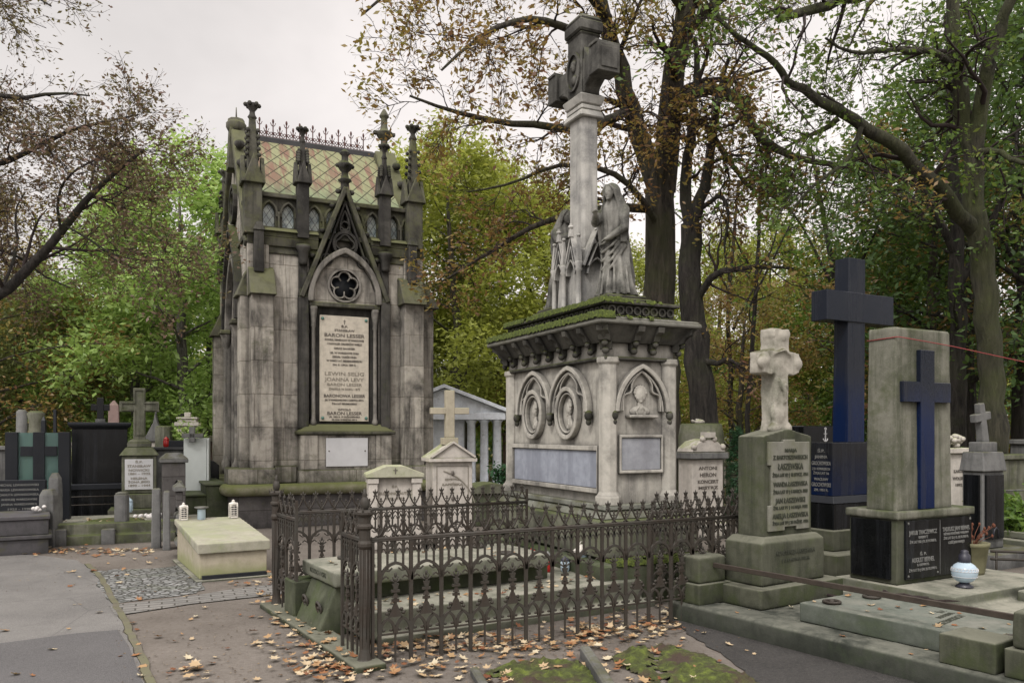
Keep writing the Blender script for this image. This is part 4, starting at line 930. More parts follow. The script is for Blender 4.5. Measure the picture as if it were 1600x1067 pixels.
# ---------------------------------------------------------------- iron fence round the slab tomb
FN=F(570,5.65,28.5)     # front run
fe=thing('iron_fence',FN,'ornate dark cast iron grave fence with gothic arches and spear cresting','fence')
IR=M['iron']; UW=.2325
def unit(w=UW,h=.857):
    b=MB()
    r=.0125
    b.box(-r,r,-.010,.010,-.02,h)                                      # main bar
    for k in (1,2,3): b.box(w*k/4-.007,w*k/4+.007,-.006,.006,.665+ (.02 if k==2 else -.02),h)
    b.box(w/2-.006,w/2+.006,-.006,.006,-.02,.235)
    for k in range(4): b.band(pointed(w*(k+.5)/4,h-.085,w/4,.06,4),.009,'x',-.006,.006)
    for k in range(4): 
        c=w*(k+.5)/4; b.band(pointed(c,h-.10,w/4*.6,.035,3),.006,'x',-.005,.005)
    b.band(pointed(w/2,.565,w-.012,.125,8),.020,'x',-.010,.010)
    for sg in (-1,1):                                                    # cusps inside the big arch
        b.band([(w/2+sg*w*.47,.575),(w/2+sg*w*.30,.60),(w/2+sg*w*.22,.585)],.010,'x',-.006,.006); b.band([(w/2+sg*w*.36,.64),(w/2+sg*w*.20,.635),(w/2+sg*w*.10,.655)],.009,'x',-.006,.006)
    # finial stack
    cx=w/2
    b.frus(cx-.05,cx+.05,-.012,.012,.315,cx-.012,cx+.012,-.009,.009,.40)
    for z,s in ((.34,.060),(.365,.045)): 
        for sg in (-1,1): b.ell((cx+sg*s,0,z),(.016,.012,.014),6,4)
    b.box(cx-.009,cx+.009,-.007,.007,.39,.56)
    for z,s in ((.42,.026),(.485,.030)): b.box(cx-s,cx+s,-.010,.010,z,z+.018)
    b.frus(cx-.022,cx+.022,-.01,.01,.445,cx-.010,cx+.010,-.008,.008,.475); b.frus(cx-.012,cx+.012,-.01,.01,.505,cx-.024,cx+.024,-.01,.01,.545)
    for a in (-60,-25,25,60): b.tube([(cx,0,.55),(cx+.045*math.sin(R(a)),0,.55+.05*math.cos(R(a)))],.007,5)
    b.ell((cx,0,.605),(.011,.008,.02),6,4)
    # pair of small cusped arches near the foot
    for k in (0,1):
        c=w*(k*2+1)/4; b.band([(c-w/4+.006,.20)]+pointed(c,.22,w/2-.014,.085,6)+[(c+w/4-.006,.20)],.019,'x',-.009,.009)
        for sg in (-1,1): b.ell((c+sg*.028,0,.225),(.016,.007,.011),6,4)
        b.tube([(c,0,.30),(c+(w/2-c)*.45,0,.335)],.008,5)
    b.box(0,w,-.007,.007,.192,.204)
    return b
def crest(w=UW,h=.87):
    b=MB()
    for k in (0,1):
        c=w*(k*2+1)/4; q=w/4
        for sg in (-1,1):
            b.tube([(c+sg*q*1.35,0,h+.005),(c+sg*q*.95,0,h+.02),(c+sg*q*.55,0,h+.055),(c+sg*q*.20,0,h+.095),(c+sg*q*.13,0,h+.125)],.0078,5)
        b.box(c-.018,c+.018,-.008,.008,h+.110,h+.120)
        b.frus(c-.008,c+.008,-.007,.007,h+.120,c-.014,c+.014,-.007,.007,h+.145)
        for a in (-42,0,42): b.tube([(c+.010*math.sin(R(a)),0,h+.140),(c+.028*math.sin(R(a)),0,h+.140+.022*math.cos(R(a))),(c+.036*math.sin(R(a)),0,h+.14+(.045 if a==0 else .034)*math.cos(R(a)))],[.008,.008,.002],5)
        # low trefoil between
        d=w*k/2; b.box(d-.004,d+.004,-.004,.004,h+.02,h+.075)
        b.box(d-.016,d+.016,-.006,.006,h+.060,h+.069); b.ell((d,0,h+.083),(.010,.007,.013),6,4)
    return b
um=unit().build('panel',IR,fe); cm=crest().build('cresting',IR,um)
def place_unit(x,y,rot,sx=1.0):
    o=um.copy(); COL.objects.link(o); o.parent=fe; o.location=(x,y,0); o.rotation_euler=(0,0,R(rot)); o.scale=(sx,1,1)
    c=cm.copy(); COL.objects.link(c); c.parent=o; return o
def rail(x0,y0,x1,y1):
    b=MB(); b.tube([(x0,y0,.862),(x1,y1,.862)],.014,8); b.tube([(x0,y0,.850),(x1,y1,.850)],.009,6,flat=1.6); b.build('rail',IR,fe)
def post(x,y):
    b=MB(); b.lathe([(.062,0),(.062,.03),(.048,.05),(.040,.09),(.036,.12),(.036,.80),(.05,.82),(.05,.84),(.040,.86),(.040,.93),(.056,.945),(.056,.96),(.042,.975),(.042,1.02),(.066,1.04),(.066,1.055),(.03,1.07)],x,y,0,12,smooth=False)
    for k in range(8): a=2*PI*k/8; b.tube([(x+.030*math.cos(a),y+.030*math.sin(a),.12),(x+.037*math.cos(a),y+.037*math.sin(a),.45),(x+.036*math.cos(a),y+.036*math.sin(a),.80)],.006,4)
    o=b.build('post',IR,fe)
    q=MB().lathe([(.016,1.06),(.03,1.09),(.034,1.12),(.022,1.15),(.014,1.16),(.020,1.17),(.010,1.19),(.003,1.215)],x,y,0,10)
    for k in range(6): a=2*PI*k/6; q.tube([(x+.056*math.cos(a),y+.056*math.sin(a),1.05),(x+.066*math.cos(a),y+.066*math.sin(a),1.085)],[.009,.003],4)
    q.build('post_finial',IR,o); return o
x0=.105; NU=15
um.location=(x0,0,0)
for i in range(1,NU): place_unit(x0+UW*i,0,0)
xe=x0+UW*NU; rail(0,0,xe,0)
b=MB().box(xe-.012,xe+.012,-.012,.012,-.02,1.0); b.build('end_bar',IR,fe)
b=MB().box(.045,.067,-.010,.010,-.02,.857); b.build('end_bar',IR,fe)
post(0,0)
# left side: two short panels with an open gateway between them
LA=31.5-28.5
dl=(-math.sin(R(LA)),math.cos(R(LA)))
def lp_(t): return (dl[0]*t,dl[1]*t)
SL=2.17
for t in (.05,.05+.19): place_unit(*lp_(t),90+LA,.19/UW)
for t in (1.58,1.58+.27): place_unit(*lp_(t),90+LA,.27/UW)
rail(0,0,*lp_(.44)); rail(*lp_(1.57),*lp_(SL))
for t in (.44,1.56): x,y=lp_(t); b=MB().box(x-.011,x+.011,y-.011,y+.011,-.02,1.02); b.build('end_bar',IR,fe)
xl,yl=lp_(SL); post(xl,yl)
# back run, up to the monument
BA=.5
nb=11
for i in range(nb): place_unit(xl+.07+UW*i*math.cos(R(BA)),yl+UW*i*math.sin(R(BA)),BA,1)
xb_=xl+.07+UW*nb*math.cos(R(BA)); yb_=yl+UW*nb*math.sin(R(BA)); rail(xl,yl,xb_,yb_)
b=MB().box(xb_-.011,xb_+.011,yb_-.011,yb_+.011,-.02,1.0); b.build('end_bar',IR,fe)
# a second run behind the right end of the front one
for i in range(5): place_unit(2.95+UW*i,.62+.0*i,2,1)
rail(2.95,.62,4.15,.66)
# kerb under the left side and corner
b=MB(); b.box(-.12,.10,-.14,SL+.12,-.05,.045); b.xf(Matrix.Rotation(R(LA),4,'Z')); kb=thing('fence_kerb',FN,'low mossy stone kerb under the left side of the iron fence','kerb'); b.build('kerb_stone',M['sand'],kb,remesh=.012,disp=.012)
# ---------------------------------------------------------------- slab tomb inside the fence
T=F(570,5.65,31.8)
tt=thing('slab_tomb',T,'low stepped stone slab tomb inside the iron fence, with a leaning end stone','tomb')
b=MB().box(.30,3.0,.42,1.75,-.05,.06).box(.20,2.9,.50,1.80,.04,.245); b.build('lower_slab',M['tomb'],tt,remesh=.02,disp=.010)
b=MB().box(.30,2.2,1.0,1.58,.24,.40); b.build('upper_block',M['tomb_dark'],tt,bevel=.01)
b=MB().box(.10,2.12,.86,1.70,.385,.50); b.build('top_slab',M['tomb'],tt,remesh=.015,disp=.008)
b=MB(); b.prism([(-.03,.0),(.24,.0),(.24,.385),(.13,.385)],'x',.92,1.52); b.build('leaning_stone',M['tomb_dark'],tt,remesh=.012,disp=.006)
b=MB().box(-.02,.28,1.54,1.82,-.05,.34); b.build('end_block',M['tomb_dark'],tt,bevel=.012)
def ring(parent,x,y,z,r,axis='h',rot=0,rad=.012):
    b=MB(); n0=0; b.tube([(r*math.cos(2*PI*k/16),r*math.sin(2*PI*k/16),0) for k in range(17)],rad,6)
    Mx=Matrix.Translation((x,y,z))@Matrix.Rotation(R(rot),4,'Z')
    if axis=='y': Mx=Mx@Matrix.Rotation(R(75),4,'Y')
    b.xf(Mx); b.ell((x,y,z),(rad*1.8,rad*1.8,rad*1.5),6,4); return b.build('iron_ring',IR,parent)
for y in (1.06,1.40): ring(tt,.035,y,.20,.05,'y')
for x,y in ((.42,1.52),(1.75,1.52),(.42,1.0),(1.75,1.02)): ring(tt,x,y,.515,.055)
text('inscription','KOSSOWSKI',.055,M['ink_green'],tt,(.098,1.28,.445),'y',.001,.40)
lv=[]
rr=random.Random(21)
for _ in range(46): lv.append(T.w(rr.uniform(.25,2.3),rr.uniform(.55,.84),.25))
for _ in range(12): lv.append(T.w(rr.uniform(2.3,2.9),rr.uniform(.55,1.7),.25))
for _ in range(16): lv.append(T.w(rr.uniform(.2,2.0),rr.uniform(.95,1.65),.503))
for _ in range(70): lv.append(T.w(rr.uniform(.1,2.6),rr.uniform(1.85,2.15),.01))
for _ in range(50): lv.append(T.w(rr.uniform(.05,3.2),rr.uniform(.05,.40),.015))
for _ in range(26): lv.append(T.w(rr.uniform(-.1,.05),rr.uniform(.1,2.1),.05))
o=fallen('fallen_leaves',lv,seed=9,size=(.04,.085)); tag(o,'dry leaves lying on and around the slab tomb inside the fence','fallen leaves',kind='stuff')
# candles and lamps on the tomb behind the fence
def candle(name,f,x,y,z,h,r,body,cap,label,cat='candle',group=None):
    g=f.sub(x,y); t=thing(name,g,label,cat,group,z=z)
    MB().lathe([(r*.8,0),(r*.85,h*.05),(r,h*.12),(r,h*.62),(r*.8,h*.70)],0,0,0,14).build('glass_body',body,t)
    MB().lathe([(r*.95,h*.70),(r*1.0,h*.74),(r*.75,h*.84),(r*.3,h*.93),(r*.12,h)],0,0,0,12).build('lid',cap,t); return t
candle('grave_candle',T,2.26,1.36,.245,.24,.05,M['redglass'],M['redglass'],'red glass candle just right of the top slab inside the fence')
candle('grave_candle',T,2.40,1.30,.245,.20,.05,M['redglass'],M['gold'],'shorter red glass candle beside the white lantern inside the fence')
candle('grave_candle',T,2.55,1.22,.245,.15,.045,M['lampglass'],M['silver'],'small blue glass candle inside the fence')
def openlantern(name,f,x,y,z,h,r,label,group=None):
    g=f.sub(x,y); t=thing(name,g,label,'lantern',group,z=z); b=MB()
    b.box(-r,r,-r,r,0,h*.06).box(-r,r,-r,r,h*.66,h*.72).frus(-r*1.1,r*1.1,-r*1.1,r*1.1,h*.72,-.01,.01,-.01,.01,h*.95)
    for sx_ in (-1,1):
        for sy_ in (-1,1): b.cb(sx_*r*.9,sy_*r*.9,.012,.012,h*.05,h*.68)
    b.band(circ(0,h*.98,.02,10),.006,'x',-.003,.003,True); b.build('frame',M['white_paint'],t); MB().cb(0,0,r*1.3,r*1.3,h*.07,h*.64).build('glass',M['lampglass'],t); return t
openlantern('white_lantern',T,2.72,1.18,.245,.27,.055,'white metal lantern standing on the tomb inside the fence')
# ---------------------------------------------------------------- right-hand graves
K=F(1044,7.1,34)
S_=M['sand']; ST=M['sand_top']
def line_text(parent,items,mat,x,y,face='x'):
    for s_,z,sz,wd in items: text('inscription',s_,sz,mat,parent,(x,y,z) if face=='x' else (x,y,z),face,.0015,wd,bold=.0012)
gk=thing('grave_kerb',K,'long grey green stone kerb platform running towards the viewer','kerb')
MB().box(0,.30,-5.2,0,-.05,.157).build('kerb_stone',ST,gk,remesh=.02,disp=.010)
MB().box(.30,1.62,-5.2,-.02,-.05,.150).build('bed_slab',ST,gk,bevel=.01)
hs_=thing('headstone',K.sub(.56,-.55),'moss-tinted sandstone headstone with inset tablet and worn pale stone cross on top','headstone',z=.157)
def LB(x0,x1,y0,y1,z0,z1): return MB().box(x0-.56,x1-.56,y0+.55,y1+.55,z0-.157,z1-.157)
LB(.33,1.44,-.72,-.18,.15,.315).build('plinth',S_,hs_,remesh=.014,disp=.008)
b=LB(.45,1.29,-.63,-.23,.315,.67); b.frus(-.11,.73,-.08,.32,.513,-.04,.68,-.04,.30,.56); b.build('base_block',S_,hs_,remesh=.012,disp=.006)
b=MB(); b.prism([(0,.55),(.65,.55),(.65,1.41),(.33,1.475),(0,1.41)],'x',0,.27); b.build('body',S_,hs_,remesh=.012,disp=.006)
b=MB(); b.prism([(.07,.60),(.26,.60),(.26,.63),(.42,.63),(.42,.60),(.60,.60),(.60,1.36),(.40,1.36),(.40,1.38),(.24,1.38),(.24,1.36),(.05,1.36),(.05,1.16),(.085,1.16),(.085,.82),(.05,.82),(.05,.60)],'x',-.022,.01)
b.build('tablet',stone('stained tablet',(.25,.245,.21),(.15,.15,.11),.4,.4,.45,.0,None,gcol=(.12,.13,.06),bump=.1),hs_,bevel=.004)
line_text(hs_,[('MARJA',1.285,.04,.16),('Z BARTOSZEWSKICH',1.225,.05,.46),('ŁASZEWSKA',1.145,.075,.34),('ŻYŁA LAT 82 † 18 STYCZ. 1914',1.075,.04,.48),('WANDA ŁASZEWSKA',.995,.055,.46),('ŻYŁA LAT 17 † 5 MARCA 1908',.93,.04,.46),('JAN ŁASZEWSKI',.855,.06,.40),('ŻYŁ LAT 71 † 14 MAJA 1922',.795,.035,.46),('AMELJA ŁASZEWSKA',.725,.06,.48),('ŻYŁA LAT 77 † 28 PAŹDZ. 1934',.665,.036,.48)],M['ink_green'],.335,-.026)
line_text(hs_,[('KONSTANCJA ŁASZEWSKA',.42,.05,.52),('† 15 KWIETNIA 1936 R.',.355,.036,.38)],M['ink_green'],.33,-.083)
cr=[(-.115,1.43),(.115,1.43),(.085,1.50),(.080,1.95),(.155,1.94),(.235,1.965),(.24,2.02),(.235,2.14),(.15,2.155),(.095,2.15),(.09,2.20),(.105,2.30),(.10,2.345),(-.10,2.345),(-.105,2.28),(-.09,2.20),(-.095,2.15),(-.15,2.155),(-.24,2.14),(-.245,2.0),(-.235,1.95),(-.155,1.94),(-.085,1.95),(-.09,1.5)]
b=MB(); b.prism([(x+.33,z) for x,z in cr],'x',.06,.22)
for x,z,r in ((.11,2.05,.07),(.55,2.05,.07),(.33,2.28,.06),(.30,1.60,.10),(.36,1.85,.05),(.42,1.47,.06),(.24,1.47,.06)): b.ell((x,.08,z),(r*1.1,.04,r),10,7)
b.tube([(.22,.05,2.12),(.33,.035,2.16),(.44,.05,2.11)],.012,6); b.tube([(.27,.05,1.9),(.33,.03,1.80),(.36,.05,1.7)],.02,6)
b.build('stone_cross',M['worn_cross'],hs_,remesh=.012,disp=.022)
ps=thing('stone_post',K.sub(.02,-.02),'squat green stone post with stepped top at the left corner of the kerb platform','stone post',z=.157)
MB().box(.02,.42,-.30,0.0,0,.17).build('post_base',S_,ps,remesh=.012,disp=.008); b=MB().box(.05,.38,-.27,-.03,.17,.385); b.frus(.05,.38,-.27,-.03,.385,.08,.35,-.24,-.06,.40); b.build('post_block',S_,ps,remesh=.012,disp=.008)
sl=thing('grave_slab',K.sub(.30,-1.11),'thick grey stone grave slab with four iron rings in the right foreground','grave slab',z=.15)
MB().box(0,.74,-1.75,0,0,.145).build('slab',stone('slab with pale top',(.15,.165,.14),(.06,.072,.055),.35,.25,.45,.35,None,gcol=(.08,.10,.06),bump=.25,topcol=(.19,.19,.165),off=5),sl,remesh=.014,disp=.008)
for x,y,r in ((.16,-.17,20),(.60,-.22,100),(.14,-1.50,10),(.60,-1.45,60)): ring(sl,x,y,.158,.06,'h',r,.012)
for s_,x,y,w_,z_ in (('Ś.P.',.56,-.80,.10,.06),('RODZINA',.46,-.88,.26,.055),('ŁASZEWSKICH',.33,-.98,.46,.075)):
    t_=text('inscription',s_,z_,M['ink_green'],sl,(x,y,.1475),'h',.0008,w_,bold=.001); t_.rotation_euler=(0,0,R(8))
blk=thing('stone_block',K.sub(.0,-2.34),'low square dark green stone block beside the iron ringed slab','stone block',z=.157)
MB().box(.035,.33,-.34,0.0,0,.19).build('block',S_,blk,remesh=.012,disp=.010)
ps2=thing('stone_post',K.sub(.03,-2.72),'taller stepped dark stone post at the right edge of the photo','stone post',z=.157)
MB().box(.02,.42,-.34,0.0,0,.17).build('post_base',S_,ps2,remesh=.012,disp=.008); b=MB().box(.05,.38,-.30,-.03,.17,.385); b.frus(.05,.38,-.30,-.03,.385,.08,.35,-.27,-.06,.40); b.build('post_block',S_,ps2,remesh=.012,disp=.008)
ib=thing('iron_bar',K.sub(.25,-.30),'flat rusty iron bar spanning between two stepped stone posts','iron bar')
MB().box(-.012,.012,-2.50,.06,.455,.495).build('bar',M['iron_bar'],ib,bevel=.003)
# leaves and broken twigs on the platform
lv=[];rr=random.Random(31)
for _ in range(26): lv.append(K.w(rr.uniform(.05,1.5),rr.uniform(-2.4,-.05),.16))
for _ in range(26): lv.append(K.w(rr.uniform(.32,1.0),rr.uniform(-2.8,-1.15),.298))
for _ in range(34): lv.append(K.w(rr.gauss(1.32,.10),rr.uniform(-2.4,-.7),.16))
o=fallen('fallen_leaves',lv,seed=4,size=(.03,.07)); tag(o,'small dry leaves scattered over the right-hand kerb platform and slab','fallen leaves',kind='stuff')
for i,(x0,y0,a,l) in enumerate(((1.15,-.75,-70,.95),(1.25,-.85,-62,.8),(1.02,-1.35,-80,.55))):
    g=K.sub(x0,y0,a); t=thing('fallen_branch',g,['long dry branch lying behind the ringed slab, nearest the sandstone headstone','dry branch lying behind the ringed slab, on its far side','short dry twig lying on the back edge of the ringed slab'][i],'branch',z=.17 if i<2 else .31)
    rr=random.Random(i); b=MB(); b.tube([(l*k/7,rr.uniform(-.02,.02),.01+rr.uniform(0,.02)) for k in range(8)],[.014-.0014*k for k in range(8)],5)
    for k in range(3): x=l*(.3+.2*k); b.tube([(x,0,.012),(x+.08,.05*(-1)**k,.02),(x+.15,.09*(-1)**k,.015)],[.006,.005,.003],4)
    b.build('stick',M['twig'],t)
# pillar with inlaid cross
Rr=F(1400,7.58,30)
pm=thing('pillar_monument',Rr,'tall square mossy stone pillar with inlaid black cross, blue reflection painted in, on black lettered base','monument',z=.20)
zz=.20
b=MB().box(-.04,1.10,-.04,.47,0,.60); b.build('base_core',S_,pm,bevel=.01)
MB().box(-.07,1.13,-.07,.50,.60,.675).build('base_cap',M['pillar'],pm,remesh=.012,disp=.008)
MB().box(.06,1.08,-.062,-.035,.045,.585).build('granite_plate',M['blk'],pm,bevel=.004)
MB().box(-.062,-.035,.02,.44,.045,.585).build('granite_plate',M['blk'],pm,bevel=.004)
MB().box(.565,.571,-.065,-.06,.06,.57).build('plate_joint',M['greytomb'],pm)
b=MB()
for x,z in ((.09,.075),(.09,.56),(.53,.08),(1.05,.075),(1.05,.56)): b.ell((x,-.064,z),(.014,.008,.014),8,5)
b.build('plate_stud',M['greytomb'],pm)
line_text(pm,[('JAKUB TRACZEWICZ',.47,.055,.42),('EMERYT',.425,.03,.14),('ŻYŁ LAT 102 † D. 21.IV.1960 R.',.385,.032,.40),('Ś. P.',.27,.035,.10),('AUGUST BERNEL',.215,.06,.34),('B. OBYWATEL',.17,.03,.18),('ŻYŁ LAT 72 † DN. 22.XII.1946 R.',.125,.032,.42)],M['gold'],.31,-.064)
line_text(pm,[('TADEUSZ JAN BERNEL',.475,.055,.44),('INŻYNIER POWSTANIEC WARSZAWY',.43,.03,.40),('ŻYŁ LAT 52 † D. 22.XI.1959 R.',.39,.032,.40),('CZEŚĆ JEGO PAMIĘCI',.345,.03,.26)],M['gold'],.825,-.064)
b=MB(); b.frus(0,.86,0,.32,.675,.02,.85,.015,.31,2.36); b.frus(.02,.85,.015,.31,2.36,.03,.84,.025,.30,2.375); b.build('pillar_shaft',M['pillar'],pm,remesh=.015,disp=.008)
b=MB().box(.32,.53,-.035,.03,.68,2.17).box(.07,.32,-.034,.03,1.68,1.87).box(.53,.79,-.034,.03,1.68,1.87); b.build('inlaid_cross',M['painted_refl_x'],pm,bevel=.004)
rc=thing('red_cord',Rr,'thin red cord stretched across the mossy pillar and off to the right','cord',z=0)
b=MB(); p0=Rr.w(-.0,.31,2.44)
pts=[(.012,.315,2.465),(.012,.0,2.475),(.022,-.012,2.475),(.4,-.014,2.455),(.845,-.012,2.43),(1.6,-.35,2.27),(2.6,-.8,2.08),(4.4,-1.5,1.75)]
b.tube(pts,.0045,6); b.build('cord',M['rope'],rc)
g=Rr.sub(4.4,-1.5); t=thing('wooden_stake',g,'plain wooden stake holding the red cord beyond the right edge','stake'); MB().cb(0,0,.05,.05,0,1.9).build('stake_post',M['bark'],t,bevel=.005)
# slab with lamp in front of the pillar
lo=thing('grave_slab',Rr,'plain brown stone slab in front of the lettered black base','grave slab')
MB().box(-.3,1.75,-1.0,.6,-.05,.10).box(-.10,1.62,-.62,.58,.08,.20).build('slab',M['tomb'],lo,remesh=.02,disp=.010)
pl2=thing('grave_slab',Rr.sub(.75,-1.05),'small pale stone slab with iron ring at right edge behind the iron bar','grave slab')
MB().box(0,1.3,-.35,.38,-.05,.19).build('slab',M['tomb'],pl2,bevel=.012); ring(pl2,.25,-.1,.205,.06,'h',30)
x,y=Rr.on(1507,917,.20); g=Rr.sub(x,y)
la=thing('glass_lamp',g,'round pale blue glass grave lamp with dark lid on the brown slab','grave lamp',z=.20)
MB().lathe([(.075,0),(.075,.012),(.05,.03),(.035,.05)],0,0,0,16).build('foot',M['silver'],la)
MB().lathe([(.035,.045),(.065,.055),(.095,.085),(.109,.12),(.111,.145),(.104,.175),(.085,.202),(.06,.218),(.045,.228)],0,0,0,24).build('globe',M['lampglass'],la)
b=MB()
for z,r in ((.175,.105),(.15,.112),(.10,.104)): b.tube([(r*math.cos(2*PI*k/24),r*math.sin(2*PI*k/24),z) for k in range(25)],.003,4)
for k in range(24): a=2*PI*k/24; b.tube([(.112*math.cos(a),.112*math.sin(a),.152),(.106*math.cos(a+.13),.106*math.sin(a+.13),.174)],.003,4)
b.build('etched_band',M['white_marble'],la)
MB().lathe([(.05,.222),(.052,.25),(.048,.29),(.03,.31),(.034,.325),(.02,.335),(.006,.34)],0,0,0,16).build('lid',M['silver'],la)
x,y=Rr.on(1535,898,.20); g=Rr.sub(x,y+.10)
po=thing('flower_pot',g,'mossy tapered clay flower pot beside the black lettered base','flower pot',z=.20)
MB().lathe([(.105,0),(.112,.03),(.145,.27),(.155,.275),(.158,.31),(.14,.31),(.13,.28),(.02,.27)],0,0,0,20).build('pot',M['terracotta'],po)
b=MB();rr=random.Random(2)
for k in range(16):
    a=rr.uniform(0,2*PI); r=rr.uniform(.05,.16); h=rr.uniform(.08,.24); b.tube([(.02*math.cos(a),.02*math.sin(a),.27),(r*.5*math.cos(a)+.05,r*.5*math.sin(a),.27+h*.6),(r*math.cos(a)+.12,r*math.sin(a),.27+h)],[.004,.003,.002],4)
    b.ell((r*math.cos(a)+.12,r*math.sin(a),.27+h),(.013,.013,.02),5,4)
b.build('dried_stems',plain('dried heather',(.16,.06,.035),.9),po,split=False)
# tall black cross
Bc=F(1300,9.5,30)
bc=thing('cross_monument',Bc,'tall polished black granite cross, blue reflection painted in, on a black lettered block','monument')
b=MB().box(-.30,1.3,-.30,.60,-.05,.24).box(-.10,1.15,-.10,.42,.24,.48); b.build('stone_steps',S_,bc,bevel=.012)
MB().box(-.05,1.10,-.06,.36,.48,.78).build('lower_block',M['blk'],bc,bevel=.008)
MB().frus(-.06,1.11,-.07,.37,.78,-.02,1.07,-.03,.33,.86).build('moulding',M['blk_matt'],bc,bevel=.004)
MB().box(0,1.05,0,.30,.86,1.48).build('upper_block',M['painted_refl_low'],bc,bevel=.006)
b=MB().frus(.33,.64,.05,.26,1.48,.36,.66,.05,.25,3.66); b.build('cross_shaft',M['navy'],bc,bevel=.006)  # 'navy' is black granite with the blue reflection painted in
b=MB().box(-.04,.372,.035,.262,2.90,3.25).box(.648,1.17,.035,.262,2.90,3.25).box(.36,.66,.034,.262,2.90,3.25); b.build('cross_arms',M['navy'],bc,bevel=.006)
for s_,z,sz,wd in [('Ś.P.',1.38,.05,.10),('JANINA',1.31,.05,.18),('GROCHOWSKA',1.235,.065,.27),('Z D. KOWALSKICH',1.17,.04,.25),('ŻYŁA LAT 56',1.12,.04,.22),('WACŁAW',1.05,.045,.2),('GROCHOWSKI',.985,.065,.27),('ZM. 1951 R.',.925,.04,.2)]: text('inscription',s_,sz,M['gold'],bc,(-.004,.15,z),'y',.0015,wd,bold=.001)
# black stone with leaning cross
Lc=F(1535,10,30)
lc=thing('leaning_cross_grave',Lc,'black tombstone with grey stepped shoulders and small weathered cross tilted left','gravestone')
MB().box(-.35,.75,-.35,.7,-.05,.18).build('plinth',M['greytomb'],lc,bevel=.012)
b=MB().box(-.02,.42,-.02,.24,.18,1.12).build('body',M['greytomb'],lc,bevel=.01)
b=MB().frus(-.05,.45,-.05,.27,1.12,-.02,.42,-.02,.24,1.36).box(.04,.36,.02,.20,1.33,1.48); b.build('shoulder',M['greytomb'],lc,bevel=.012)
MB().box(.015,.385,-.045,-.015,.30,1.08).build('granite_plate',M['blk'],lc,bevel=.004); MB().box(-.045,-.015,.015,.21,.30,1.08).build('granite_plate',M['blk'],lc,bevel=.004)
b=MB().cb(0,0,.13,.10,0,.50,.10,.08).box(-.16,.16,-.045,.045,.28,.38); b.xf(Matrix.Translation((.20,.11,1.46))@Matrix.Rotation(R(-9),4,'Y')); b.build('small_cross',M['greytomb'],lc,bevel=.01)
b=MB(); b.tube([(.06,-.09,.30),(.08,-.10,.42),(.12,-.10,.45),(.16,-.10,.42),(.18,-.09,.30)],.008,5); b.build('wire_handle',M['silver'],lc)
# niche grave, left of the sandstone headstone
Ng=F(1082,12.2,25)
ng=thing('niche_gravestone',Ng,'pale carved gravestone with rounded pediment and inscription behind the right end of the fence','gravestone')
n_=MB().box(-.05,.62,-.05,.40,0,.25).box(0,.57,0,.35,.25,1.20); n_.build('body',M['white_tomb'],ng,bevel=.012)
MB().box(-.06,.63,-.06,.41,1.20,1.30).build('cornice',M['greytomb'],ng,bevel=.012)
b=MB(); b.prism([(-.03,1.30),(.60,1.30),(.58,1.36),(.45,1.46),(.285,1.50),(.12,1.46),(-.01,1.36)],'x',-.02,.35); b.build('rounded_pediment',M['white_tomb'],ng,bevel=.01)
b=MB()
for x,z in ((.02,1.38),(.55,1.38),(.18,1.50),(.39,1.50),(.285,1.56)): b.ell((x,-.01,z),(.05,.04,.05),8,6)
b.cb(.285,.0,.2,.1,1.52,1.60); b.build('carved_scrolls',M['white_tomb'],ng)
line_text(ng,[('ANTONI',1.06,.07,.34),('HERON',.96,.08,.30),('KONCERT',.86,.07,.38),('MISTRZ',.77,.06,.36)],M['ink'],.285,-.004)
Dg=F(1098,13,25)
dg_=thing('mossy_stone_drum',Dg,'mossy round-topped stone stump behind the pale carved gravestone','gravestone')
MB().lathe([(.36,0),(.36,1.55),(.33,1.72),(.30,1.74)],.2,.3,0,20).build('drum',M['mon_low'],dg_)
b=MB(); [b.ell((.2+.09*math.cos(k),.3+.09*math.sin(k*1.7),1.76+.02*(k%3)),(.09,.08,.05),8,5) for k in range(5)]; b.build('stone_rubble',M['white_tomb'],dg_)
# anchor stone
An=F(1256,13,25)
an=thing('anchor_gravestone',An,'low black gravestone with small white anchor between headstone and tall cross','gravestone')
MB().box(0,.7,0,.3,0,1.70).build('slab',M['blk'],an,bevel=.01)
b=MB().box(.445,.455,-.012,0,1.46,1.64).box(.42,.48,-.012,0,1.57,1.58); b.band(circ(.45,1.50,.045,10,PI,2*PI,False),.012,'x',-.012,0).band(circ(.45,1.655,.016,8),.008,'x',-.012,0,True); b.build('anchor_emblem',M['white_marble'],an)
# small graves filling the right background
def niche(px,Y,w_,h_,label,mat,ang=25,name='gravestone'):
    f=F(px,Y,ang); t=thing(name,f,label,'gravestone'); MB().box(-.05,w_+.05,-.05,.35,0,.2).box(0,w_,0,.3,.2,h_).build('body',mat,t,bevel=.012); MB().box(-.05,w_+.05,-.05,.35,h_,h_+.08).build('cornice',mat,t,bevel=.012)
    return f,t
f,t=niche(1484,11.5,.36,1.30,'pale narrow gravestone with carved flower garland on top, right of the mossy pillar',M['white_tomb'])
line_text(t,[('KAROL',1.05,.06,.2),('WOLSKI',.95,.06,.24),('1892',.86,.05,.14)],M['ink'],.18,-.004)
b=MB();rr=random.Random(6)
for k in range(26): b.ell((rr.uniform(0,.36),rr.uniform(.0,.2),1.38+rr.uniform(0,.16)),(.05,.05,.04),7,5)
b.build('flower_garland',M['white_tomb'],t,split=False)
f,t=niche(1560,12.5,.75,1.18,'mossy green block tomb beneath the right-hand trees',M['mon_low'])
f,t=niche(1606,13.5,.5,1.4,'grey weathered stone at the far right edge',M['greytomb'])
